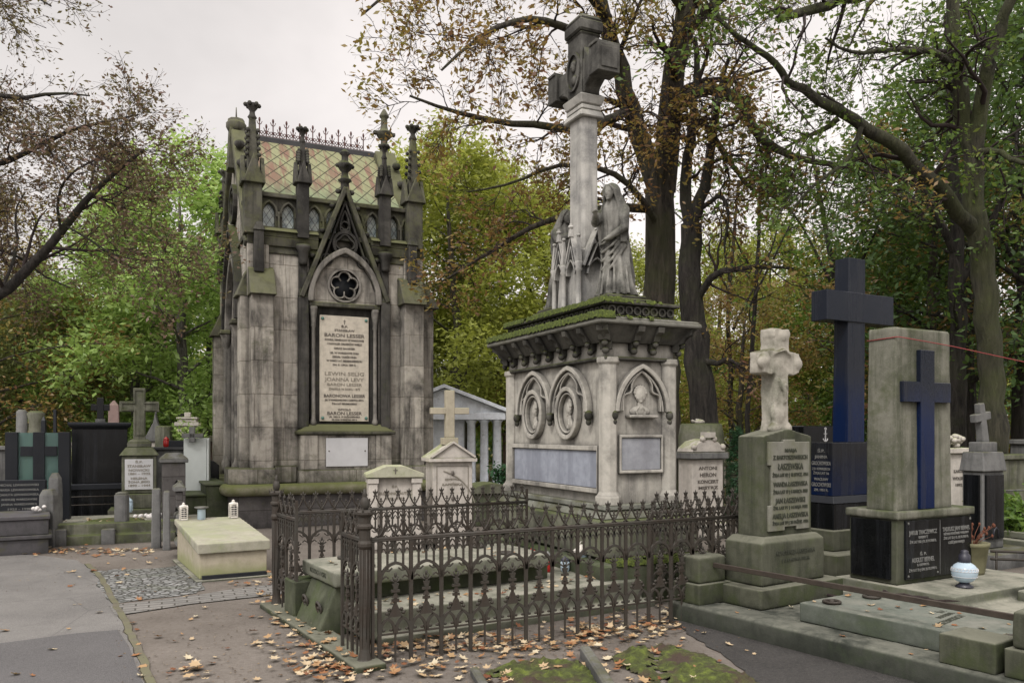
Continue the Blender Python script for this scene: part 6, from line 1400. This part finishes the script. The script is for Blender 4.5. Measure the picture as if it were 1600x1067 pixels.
# the big chestnut behind the monument
Y=14.2
A=[limb([(1040,770,Y),(1036,640,Y),(1032,520,Y),(1030,420,Y),(1032,330,Y),(1036,270,Y)],.31,.24),
   limb([(1036,300,Y),(1046,200,Y-.2),(1058,110,Y-.4),(1072,20,Y-.6),(1090,-90,Y-.8),(1105,-220,Y-.8)],.22,.13),
   limb([(1030,300,Y),(1005,235,Y+.2),(985,170,Y+.3),(968,100,Y+.2),(950,30,Y),(925,-40,Y-.3),(890,-160,Y-.6)],.19,.10),
   limb([(1052,175,Y-.2),(1072,145,Y-.6),(1110,134,Y-1),(1150,142,Y-1.3),(1172,175,Y-1.5),(1180,228,Y-1.6),(1225,240,Y-1.8),(1275,255,Y-1.9),(1340,262,Y-2)],.12,.035),
   limb([(1045,190,Y),(1075,180,Y-.5),(1105,200,Y-.8),(1130,245,Y-1),(1150,255,Y-1.1),(1165,300,Y-1.2),(1190,300,Y-1.4)],.07,.02),
   limb([(985,170,Y+.3),(950,190,Y-.5),(900,205,Y-1.4),(840,200,Y-2),(770,190,Y-2.4),(700,175,Y-2.6),(640,150,Y-2.8)],.09,.015),
   limb([(1030,330,Y),(985,320,Y-.6),(930,330,Y-1.3),(870,335,Y-1),(800,370,Y-.5),(740,410,Y-.2),(690,440,Y)],.085,.015),
   limb([(968,100,Y+.2),(920,60,Y-1),(860,30,Y-2),(800,30,Y-2.6),(740,60,Y-3),(690,110,Y-3.2)],.08,.015),
   limb([(950,30,Y),(900,-40,Y-1),(820,-90,Y-2),(720,-90,Y-2.6),(640,-40,Y-3),(570,20,Y-3.2)],.09,.015),
   limb([(1030,360,Y),(1000,300,Y-.8),(960,270,Y-1.2),(905,250,Y-1.2),(860,260,Y-1),(800,290,Y-.8),(730,300,Y-.6)],.06,.014),
   limb([(1072,20,Y-.6),(1030,-40,Y-1.2),(960,-100,Y-2),(850,-140,Y-2.6)],.09,.02),
   limb([(1064,60,Y-.5),(1110,10,Y-1.2),(1170,-30,Y-1.8),(1250,-60,Y-2.2)],.09,.03)]
build_tree('chestnut_tree','large forked chestnut with thinning brown-green leaves directly behind the tall monument',A,
  [dict(m=12,t0=.15,t1=1,l0=.7,l1=2.0,ang=55,up=.05,n=7,wig=.24,rr=.36,droop=.03,skip=1),dict(m=8,t0=.15,t1=1,l0=.45,l1=1.0,ang=50,up=.0,n=5,wig=.22,rr=.5,droop=.06,minr=.005),dict(m=5,t0=.2,t1=1,l0=.15,l1=.5,ang=45,up=-.05,n=4,wig=.25,rr=.6,droop=.10,minr=.0035)],
  (5,.082,.06,.45,.8),M['bark'],M['lf_chest'],5,twigm=M['twig'])
# second stem right of it
Y=13.4
B_=[limb([(1108,745,Y),(1100,640,Y),(1090,560,Y),(1084,500,Y),(1080,430,Y),(1080,350,Y)],.24,.17),
   limb([(1080,360,Y),(1068,300,Y),(1076,240,Y),(1080,185,Y),(1090,120,Y),(1085,60,Y)],.11,.04),
   limb([(1080,350,Y),(1105,300,Y-.2),(1105,250,Y-.3),(1120,205,Y-.4),(1118,150,Y-.5),(1140,90,Y-.6)],.11,.03),
   limb([(1083,480,Y),(1110,430,Y-.3),(1150,420,Y-.6),(1200,415,Y-.8),(1240,420,Y-1)],.07,.015),
   limb([(1090,560,Y),(1120,570,Y-.3),(1140,560,Y-.5),(1170,580,Y-.6)],.06,.015),
   limb([(1090,330,Y),(1130,300,Y-.5),(1140,330,Y-.6),(1130,390,Y-.6),(1140,440,Y-.7)],.04,.01)]
build_tree('chestnut_tree','slimmer leaning dark trunk just right of the big forked chestnut',B_,
  [dict(m=7,t0=.2,t1=1,l0=.6,l1=1.5,ang=60,up=.0,n=7,wig=.25,rr=.4,droop=.03,skip=1),dict(m=6,t0=.2,t1=1,l0=.35,l1=.8,ang=50,up=0,n=5,wig=.25,rr=.5,droop=.06,minr=.005),dict(m=4,t0=.2,t1=1,l0=.15,l1=.4,ang=45,up=0,n=4,wig=.25,rr=.6,droop=.1,minr=.0035)],
  (3,.08,.06,.45,.7),M['bark_dark'],M['lf_chest'],6,twigm=M['twig'])
# right-hand tree with the long bough reaching left
Y=13.0
D_=[limb([(1562,770,Y),(1552,640,Y),(1545,540,Y),(1537,440,Y),(1528,370,Y),(1522,330,Y)],.19,.165),
   limb([(1522,350,Y),(1518,270,Y),(1512,200,Y),(1500,120,Y),(1488,40,Y),(1480,-60,Y),(1470,-180,Y)],.16,.07),
   limb([(1520,250,Y),(1535,160,Y-.2),(1548,80,Y-.4),(1575,10,Y-.6),(1610,-80,Y-.8)],.13,.06),
   limb([(1526,370,Y),(1500,325,Y-.3),(1462,295,Y-.6),(1420,245,Y-.9),(1390,215,Y-1.1),(1345,195,Y-1.3),(1310,180,Y-1.4),(1285,155,Y-1.5),(1255,138,Y-1.6)],.12,.06),
   limb([(1255,138,Y-1.6),(1232,140,Y-1.7),(1222,115,Y-1.8),(1205,85,Y-1.9),(1170,70,Y-2),(1135,50,Y-2.1),(1118,15,Y-2.2),(1100,-30,Y-2.3)],.06,.02),
   limb([(1310,185,Y-1.4),(1285,205,Y-1.3),(1245,220,Y-1.2),(1215,240,Y-1.1)],.045,.012),
   limb([(1215,30,Y-2.4),(1240,40,Y-2.3),(1268,15,Y-2.2),(1310,5,Y-1.8),(1400,-30,Y-1),(1490,-40,Y)][::-1],.10,.04),
   limb([(1500,120,Y),(1460,75,Y-.6),(1420,80,Y-1),(1380,75,Y-1.4),(1330,90,Y-1.7),(1290,60,Y-2)],.06,.015),
   limb([(1512,240,Y),(1560,235,Y-.5),(1600,260,Y-1),(1650,250,Y-1.4)],.06,.02),
   limb([(1345,200,Y-1.3),(1330,250,Y-1.4),(1290,275,Y-1.6),(1250,310,Y-1.8),(1235,335,Y-1.8)],.04,.01)]
build_tree('chestnut_tree','mossy chestnut at right with one long bough reaching left over the black cross',D_,
  [dict(m=9,t0=.12,t1=1,l0=.6,l1=1.9,ang=60,up=.02,n=7,wig=.25,rr=.4,droop=.03,skip=1),dict(m=5,t0=.15,t1=1,l0=.4,l1=.95,ang=50,up=0,n=5,wig=.22,rr=.5,droop=.06,minr=.005),dict(m=5,t0=.2,t1=1,l0=.15,l1=.45,ang=45,up=0,n=4,wig=.25,rr=.6,droop=.1,minr=.0035)],
  (5,.085,.06,.5,.7),M['bark_moss'],M['lf_chgreen'],8,twigm=M['twig'])
# left tree: trunk out of the frame, boughs reaching in
Y=10.5
E_=[limb([(-330,860,Y),(-300,700,Y),(-250,560,Y),(-220,430,Y),(-190,300,Y)],0.165,0.168),
   limb([(-240,540,Y),(-110,520,Y),(0,465,Y),(60,405,Y-.2),(102,352,Y-.3),(135,305,Y-.4),(160,285,Y-.5),(190,262,Y-.6),(225,235,Y-.8)],0.083,0.014),
   limb([(-220,400,Y),(-120,300,Y),(-40,260,Y),(25,258,Y-.3),(55,225,Y-.4),(110,200,Y-.6),(160,190,Y-.8),(215,180,Y-1)],0.055,0.010),
   limb([(95,360,Y-.3),(88,320,Y-.5),(95,285,Y-.6),(125,260,Y-.8),(160,245,Y-1),(200,238,Y-1.1)],0.019,0.007),
   limb([(140,295,Y-.4),(150,250,Y),(175,225,Y+.2),(215,195,Y+.4)],0.017,0.007),
   limb([(102,352,Y-.3),(140,375,Y-.5),(180,400,Y-.7),(230,410,Y-.9),(270,405,Y-1)],0.014,0.006),
   limb([(-190,300,Y),(-120,180,Y-.4),(-40,140,Y-.6),(30,160,Y-.8),(90,140,Y-1),(140,150,Y-1)],0.050,0.008),
   limb([(0,465,Y),(30,380,Y+.4),(20,330,Y+.6),(40,300,Y+.8)],0.022,0.008),
   limb([(-190,300,Y),(-140,60,Y-.5),(-60,-40,Y-.8),(20,-30,Y-1),(80,10,Y-1.1)],0.055,0.008),
   limb([(-160,420,Y+.5),(-60,380,Y+.8),(30,395,Y+1),(60,430,Y+1.1),(110,450,Y+1.2)],0.033,0.008)]
build_tree('beech_tree','dark boughs with sparse purple-brown leaves reaching in from the left edge',E_,
  [dict(m=10,t0=.25,t1=1,l0=.5,l1=1.6,ang=55,up=.02,n=7,wig=.22,rr=.42,droop=.0,skip=1),dict(m=8,t0=.15,t1=1,l0=.3,l1=.8,ang=48,up=0,n=5,wig=.22,rr=.5,droop=.03,minr=.004),dict(m=6,t0=.15,t1=1,l0=.12,l1=.38,ang=42,up=-.03,n=4,wig=.2,rr=.6,droop=.06,minr=.0025)],
  (6,.052,.05,.45,.85),M['bark_dark'],M['lf_brown'],12,twigm=M['twig'])
# generic background trees: a few kinds, each a trunk, limbs and a crown, copied about
def proto(kind,seed,H,cw,trunk_r,leafm,barkm,lsize,per,c0=.3,flat=.55,nb=16,dens=1.0,name='deciduous_tree'):
    rg=np.random.default_rng(seed); lean=rg.normal(size=2)*.05
    tp=[(0,0,0),(lean[0]*H*.3,lean[1]*H*.3,H*.3),(lean[0]*H*.7,lean[1]*H*.5,H*.6),(lean[0]*H,lean[1]*H,H*.92)]
    limbs=[(tp,[trunk_r,trunk_r*.8,trunk_r*.5,trunk_r*.12])]
    for k in range(nb):
        t_=c0+(1-c0)*.92*(k/(nb-1)); z=H*t_; a=k*2.4+rg.uniform(-.4,.4); prof=math.sin(PI*min(1,(t_-c0*.6)/(1-c0*.6))**.75)*.9+.15; r=cw*prof*rg.uniform(.75,1.1)
        x0=np.interp(z,[0,H*.3,H*.6,H*.92],[p[0] for p in tp]); y0=np.interp(z,[0,H*.3,H*.6,H*.92],[p[1] for p in tp]); up=r*rg.uniform(.15,.5)
        limbs.append(([(x0,y0,z),(x0+math.cos(a)*r*.4,y0+math.sin(a)*r*.4,z+up*.6),(x0+math.cos(a+.15)*r*.8,y0+math.sin(a+.15)*r*.8,z+up),(x0+math.cos(a+.1)*r,y0+math.sin(a+.1)*r,z+up*.9)],[trunk_r*.32*(1.1-t_),trunk_r*.2*(1.1-t_),trunk_r*.12*(1.1-t_),.012]))
    t=build_tree(name,'tree',limbs,[dict(m=7,t0=.25,t1=1,l0=cw*.22,l1=cw*.5,ang=55,up=.08,n=5,wig=.2,rr=.5,droop=.03,skip=1),dict(m=7,t0=.2,t1=1,l0=cw*.10,l1=cw*.26,ang=50,up=.0,n=4,wig=.2,rr=.5,droop=.05,minr=.006)],
      (per,lsize,cw*.075,flat,dens),barkm,leafm,seed,twigm=barkm)
    return t
def put(p,first,px,Y,label,h=None,grp=None,rot=None,base=None,sx=1.0):
    o=p if first else copy_tree(p); o.location=((px-800)/FL*Y,Y,0); s=h or 1; o.scale=(s*sx,s*sx,s); o.rotation_euler=(0,0,rot if rot is not None else (px*.37)%6.28); o['label']=label
    if grp: o['group']=grp
    return o
# bright maple left of the chapel
mp_=proto('maple',31,7.8,2.7,.17,M['lf_bright'],M['bark_pale'],.14,30,c0=.17,name='maple_tree',nb=20)
put(mp_,True,292,19,'bright green maple with pale forked trunk directly left of the chapel',1.0,rot=.4)
put(mp_,False,215,21,'second bright green maple, further left and behind the first',.92,rot=2.2)
put(mp_,False,150,25,'smaller bright green maple far behind the greenish stone cross',.72,rot=4.0)
# yellow-green trees in the middle
ye=proto('ash',41,9.6,3.2,.19,M['lf_yell'],M['bark'],.145,34,c0=.16,name='ash_tree',nb=20)
for i,(px,Y,s,l) in enumerate([(730,23,1.0,'yellow-green ash filling the gap between chapel and monument'),(660,27,1.05,'yellow-green ash mostly hidden behind the right side of the chapel'),(835,28,1.02,'yellow-green ash behind the left side of the tall monument'),(960,31,.82,'yellow-green ash seen behind the shaft of the tall monument'),(1180,24,.74,'yellow-green ash behind the worn pale stone cross'),(1110,30,.85,'yellow-green ash between the chestnut trunks'),(800,25,.95,'yellow-green ash directly left of the monument shaft'),(1260,33,.78,'yellow-green ash far behind the tall black cross')]): put(ye,i==0,px,Y,l,s)
# mid green
gr=proto('lime',51,8.8,3.0,.2,M['lf_mid'],M['bark_dark'],.15,22,c0=.12,name='lime_tree',nb=20)
for i,(px,Y,s,l) in enumerate([(1330,22,.72,'mid green lime tree behind the tall black cross'),(700,32,.72,'mid green lime low behind the pale blue temple tomb'),(1215,34,.7,'mid green lime under the yellow-green ash'),(250,32,.75,'mid green lime in deep shade behind the bright maples'),(1420,28,1.0,'mid green lime far behind the mossy pillar'),(780,37,.8,'mid green lime far behind the temple tomb'),(870,42,.85,'distant mid green lime behind the monument body'),(330,26,.85,'mid green lime partly hidden by the left wall of the chapel'),(1050,40,.8,'distant mid green lime low between the chestnut trunks')]): put(gr,i==0,px,Y,l,s)
# dark trees at the right
dk=proto('hornbeam',61,10.5,3.4,.24,M['lf_dark'],M['bark_dark'],.14,15,c0=.22,name='hornbeam_tree',nb=20)
for i,(px,Y,s,l) in enumerate([(1500,17.5,.95,'dark green hornbeam with near black trunk right of the mossy pillar'),(1600,20,1.15,'dark green hornbeam at the right edge'),(1470,22,.98,'tall dark green hornbeam behind the long mossy bough'),(1395,27,.74,'dark green hornbeam behind and above the mossy pillar'),(1640,15.5,1.0,'dark green hornbeam leaning in from beyond the right edge'),(1560,28,1.05,'farther dark green hornbeam between the right-hand trunks'),(1470,34,1.05,'farthest dark green hornbeam behind the pillar')]): put(dk,i==0,px,Y,l,s)
for x_,y_,s,l in ((13,6.5,.95,'unseen dark green hornbeam added beyond the right edge, nearest the tall black cross'),(18,10.5,1.05,'unseen dark green hornbeam added beyond the right edge, further back'),(12.5,0,.9,'unseen dark green hornbeam added beyond the right edge, level with the viewer'),(-15,13,.85,'unseen dark green hornbeam added beyond the left edge behind the dark slab tomb')):
    o=copy_tree(dk); o.location=(x_,y_,0); o.scale=(s,s,s); o.rotation_euler=(0,0,x_); o['label']=l  # unseen trees added to darken the crosses' reflections and the right side
# grey-green trees and hedge at the left
wi=proto('willow',71,5.6,2.6,.14,M['lf_willow'],M['bark_dark'],.10,32,c0=.05,name='elder_tree',nb=20,flat=.3)
for i,(px,Y,s,l) in enumerate([(30,21,.95,'grey-green leafy tree behind the teal glass tomb'),(130,22,.85,'grey-green leafy tree behind the big black tomb'),(-60,22,1.1,'grey-green leafy tree at the far left edge'),(60,28,1.08,'taller grey-green tree behind the left-hand graves'),(190,33,1.1,'distant grey-green tree behind the greenish cross'),(-40,34,1.25,'distant tall grey-green tree at the left')]): put(wi,i==0,px,Y,l,s)
br=proto('oak',81,7.0,2.9,.16,M['lf_chest'],M['bark'],.10,16,c0=.12,name='oak_tree',nb=18)
for i,(px,Y,s,l) in enumerate([(80,25,.82,'brown-leaved oak rising above the grey-green trees at left'),(-30,18,.95,'brown-leaved oak at the left edge'),(900,24,.85,'brown-leaved oak behind the stone cross of the tall monument'),(1150,20,.72,'brown-leaved oak behind the pale carved gravestone'),(1440,19,1.2,'brown-tinged oak between tall black cross and right-hand chestnut')]): put(br,i==0,px,Y,l,s)
# slender dark trunks in the wood
for i,(px,Y,w_,lab) in enumerate([(1490,15.5,.19,'straight near-black trunk just right of the mossy pillar'),(1172,17,.06,'thin dark trunk behind the pale worn cross'),(1300,19,.10,'slim dark trunk left of the tall black cross'),(238,24,.16,'dark trunk between greenish cross and maple'),(265,21,.07,'thin pale stem left of the maple trunk'),(322,24,.10,'dark stem beside the left chapel wall'),(1585,17,.14,'dark trunk beside the far right edge'),(1145,21,.08,'thin dark trunk above the green fir bush'),(860,26,.13,'dark trunk hidden among leaves left of the shaft')]):
    x0=(px-800)/FL*Y; rr=random.Random(i)
    build_tree('bare_trunk',lab,[([(x0,Y,0),(x0+rr.uniform(-.1,.1),Y,2),(x0+rr.uniform(-.2,.2),Y,4.5),(x0+rr.uniform(-.5,.5),Y,8)],[w_,w_*.85,w_*.7,w_*.4]),([(x0,Y,4.2),(x0+.5,Y-.2,5.3),(x0+1.0,Y-.3,6.4),(x0+1.2,Y,7.5)],[w_*.45,w_*.35,w_*.25,.02]),([(x0,Y,5),(x0-.5,Y-.2,5.8),(x0-1.0,Y-.3,6.6),(x0-1.5,Y,7.2)],[w_*.4,w_*.3,w_*.2,.02])],
      [dict(m=5,t0=.3,t1=1,l0=.5,l1=1.4,ang=55,up=.1,n=5,wig=.2,rr=.4,skip=0),dict(m=5,t0=.2,t1=1,l0=.3,l1=.7,ang=50,up=0,n=4,wig=.2,rr=.5,minr=.005)],(5,.16,.12,.5),M['bark_dark'],M['lf_mid'],200+i)
# far wood closing the horizon: one mass
rg=np.random.default_rng(99); n_=52000
ax=rg.uniform(-48,52,n_); top=6.2+2.2*np.sin(ax*.23)+1.2*np.sin(ax*.71+1)+.8*np.sin(ax*1.9); zz_=top*rg.random(n_)**.85; ay=46+rg.normal(size=n_)*2.2+np.abs(rg.normal(size=n_))*3
C_=np.stack([ax,ay,zz_],1); V,Fq=leaves(rg,C_,.42,flat=.4,shape=.6)
rnd=np.clip(.25+.25*rg.random(n_)+.25*np.sin(ax*.9)*np.sin(zz_*1.1+ax*.3)+.1*rg.normal(size=n_),0,1)
o=mesh_np('far_wood',V,Fq,M['lf_yell'],None,rnd); tag(o,'distant band of mixed green and yellow woodland behind all the graves','woodland',kind='stuff')
n_=26000; ax=rg.uniform(-50,54,n_); zz_=3.8*rg.random(n_)**1.2; ay=43+rg.normal(size=n_)*1.2
V,Fq=leaves(rg,np.stack([ax,ay,zz_],1),.40,flat=.4,shape=.6); o=mesh_np('undergrowth',V,Fq,M['lf_dark'],None,rg.random(n_)); tag(o,'dark undergrowth at the foot of the distant woodland','undergrowth',kind='stuff')
# shrubs and ground plants
def shrub(px,Y,w_,h,leafm,label,seed,n=2200,size=.09,name='shrub'):
    rg=np.random.default_rng(seed); x0=(px-800)/FL*Y; t=bpy.data.objects.new(name,None); COL.objects.link(t); t.location=(x0,Y,0); tag(t,label,'shrub')
    P0=np.zeros((9,6,3)); 
    for k in range(9):
        a=rg.uniform(0,2*PI); r=rg.uniform(.2,1)*w_*.5
        for j in range(6): P0[k,j]=(math.cos(a)*r*(j/5)**1.2,math.sin(a)*r*(j/5)**1.2,h*.85*j/5)
    R0_=np.full((9,6),.012); c,cr_=spawn(rg,P0,R0_,8,.15,1,w_*.2,w_*.45,60,.1,4,.2,.7,minr=.003); V,Fq=tubes(np.concatenate([P0[:,::1].reshape(9,6,3)[:, :4], c]),np.concatenate([R0_[:,:4],cr_]),3); mesh_np('stems',V,Fq,M['twig'],t)
    C_,_=tips(rg,c,max(1,n//len(c)),size*.9); C_=C_[C_[:,2]>.02]; V,Fq=leaves(rg,C_,size,flat=.5); mesh_np('foliage',V,Fq,leafm,t,rg.random(len(C_))); return t
def fir(px,Y,w_,h,label,seed):
    rg=np.random.default_rng(seed); x0=(px-800)/FL*Y; t=bpy.data.objects.new('fir_bush',None); COL.objects.link(t); t.location=(x0,Y,0); tag(t,label,'shrub')
    P=[];Rr_=[]
    for k in range(46):
        z=h*(.05+.9*k/46); a=k*2.4; r=w_*.5*(1-k/52)
        P.append([(math.cos(a)*r*s_,math.sin(a)*r*s_,z+r*.12*s_-r*.25*s_*s_) for s_ in (0,.33,.66,1)]); Rr_.append([.012,.008,.006,.004])
    P=np.array(P);Rr_=np.array(Rr_); c,cr_=spawn(rg,P,Rr_,9,.15,1,w_*.08,w_*.2,40,0,3,.1,.7,minr=.003)
    V,Fq=tubes(P,Rr_,3); mesh_np('stems',V,Fq,M['twig'],t); C_,_=tips(rg,c,16,.012,0); V,Fq=leaves(rg,C_,.05,flat=.2,shape=.2); mesh_np('foliage',V,Fq,M['lf_fir'],t,rg.random(len(C_)))
fir(1152,14.2,.75,1.78,'dense dark green fir bush between pale carved gravestone and sandstone headstone',3)
shrub(785,15.5,.45,1.05,M['lf_fir'],'small vivid green bush between temple tomb and tall monument',14,1500,.07)
for i,(px,Y,w_,h,m_,lab) in enumerate([(1455,13.5,.8,1.4,M['lf_mid'],'leafy shrub behind the right flank of the mossy pillar'),(1590,10.8,.8,.7,M['lf_mid'],'low ivy-like shrub at the right edge behind iron rails'),(1240,20,1.8,1.5,M['lf_mid'],'spreading shrub below the far pale wall'),(245,19,1.5,1.6,M['lf_mid'],'leafy shrub behind the fluted snapped column'),(1060,19,1.2,1.2,M['lf_mid'],'shrub between the trunks right of the monument'),(110,17.5,1.1,1.2,M['lf_willow'],'grey-green shrub between glass cross tomb and black tomb'),(0,17.5,1.4,1.5,M['lf_willow'],'grey-green shrub behind the glass tomb at far left'),(1540,22,2.0,2.2,M['lf_mid'],'broad shrub behind the black tombstone with tilted cross'),(292,15.8,.3,1.95,M['lf_bright'],'small plant with pale leaves on the white carved stele')]): shrub(px,Y,w_,h,m_,lab,60+i)
# ---------------------------------------------------------------- camera and light
cam=bpy.data.cameras.new('camera'); co_=bpy.data.objects.new('camera',cam); COL.objects.link(co_); co_.location=(0,0,EYE); co_.rotation_euler=(R(90),0,0)
cam.sensor_width=36; cam.lens=FL/1600*36; cam.shift_y=(HOR-533.5)/1600; cam.clip_end=2000; cam.clip_start=.05; sc.camera=co_
w=bpy.data.worlds.new('World'); sc.world=w; w.use_nodes=True; nt=w.node_tree; nt.nodes.clear(); N=NT(nt)
SE,SR=48,205     # sun elevation, compass rotation
sky=N.n('TexSky',sky_type='NISHITA'); sky.sun_disc=False; sky.sun_elevation=R(SE); sky.sun_rotation=R(SR); sky.dust_density=4
hs=N.n('HueSaturation'); hs.inputs['Saturation'].default_value=.1; nt.links.new(sky.outputs[0],hs.inputs['Color'])
b1=N.n('Background'); nt.links.new(hs.outputs[0],b1.inputs[0]); b1.inputs[1].default_value=.05
tc=N.n('TexCoord').outputs['Generated']; n=N.noise(N.map(tc,(1,1,2.2)),1.6,5,.55,.4)
s=N.sep(tc); grad=N.m('SUBTRACT',N.m('MULTIPLY',s[0],.6),N.m('MULTIPLY',s[2],.9))
c=N.mix(N.mr(N.m('ADD',N.m('MULTIPLY',grad,.55),n),0,.50),(.50,.47,.455),(.88,.815,.79))
b2=N.n('Background'); N.set(b2.inputs[0],c); N.set(b2.inputs[1],N.mr(s[2],.46,.85,1.0,3.6))
ad_=N.n('AddShader'); nt.links.new(b1.outputs[0],ad_.inputs[0]); nt.links.new(b2.outputs[0],ad_.inputs[1])
ow=N.n('OutputWorld'); nt.links.new(ad_.outputs[0],ow.inputs[0])
L=bpy.data.lights.new('sun','SUN'); L.energy=1.5; L.angle=R(10); L.color=(1,.96,.9); so=bpy.data.objects.new('sun',L); COL.objects.link(so); so.location=(0,-5,30)
az=R(SR); d=Vector((math.sin(az)*math.cos(R(SE)),math.cos(az)*math.cos(R(SE)),math.sin(R(SE))))
so.rotation_euler=d.to_track_quat('Z','Y').to_euler()
sc.view_settings.view_transform='Standard'; sc.view_settings.look='None'; sc.view_settings.exposure=0
sc.cycles.max_bounces=6; sc.cycles.transparent_max_bounces=8
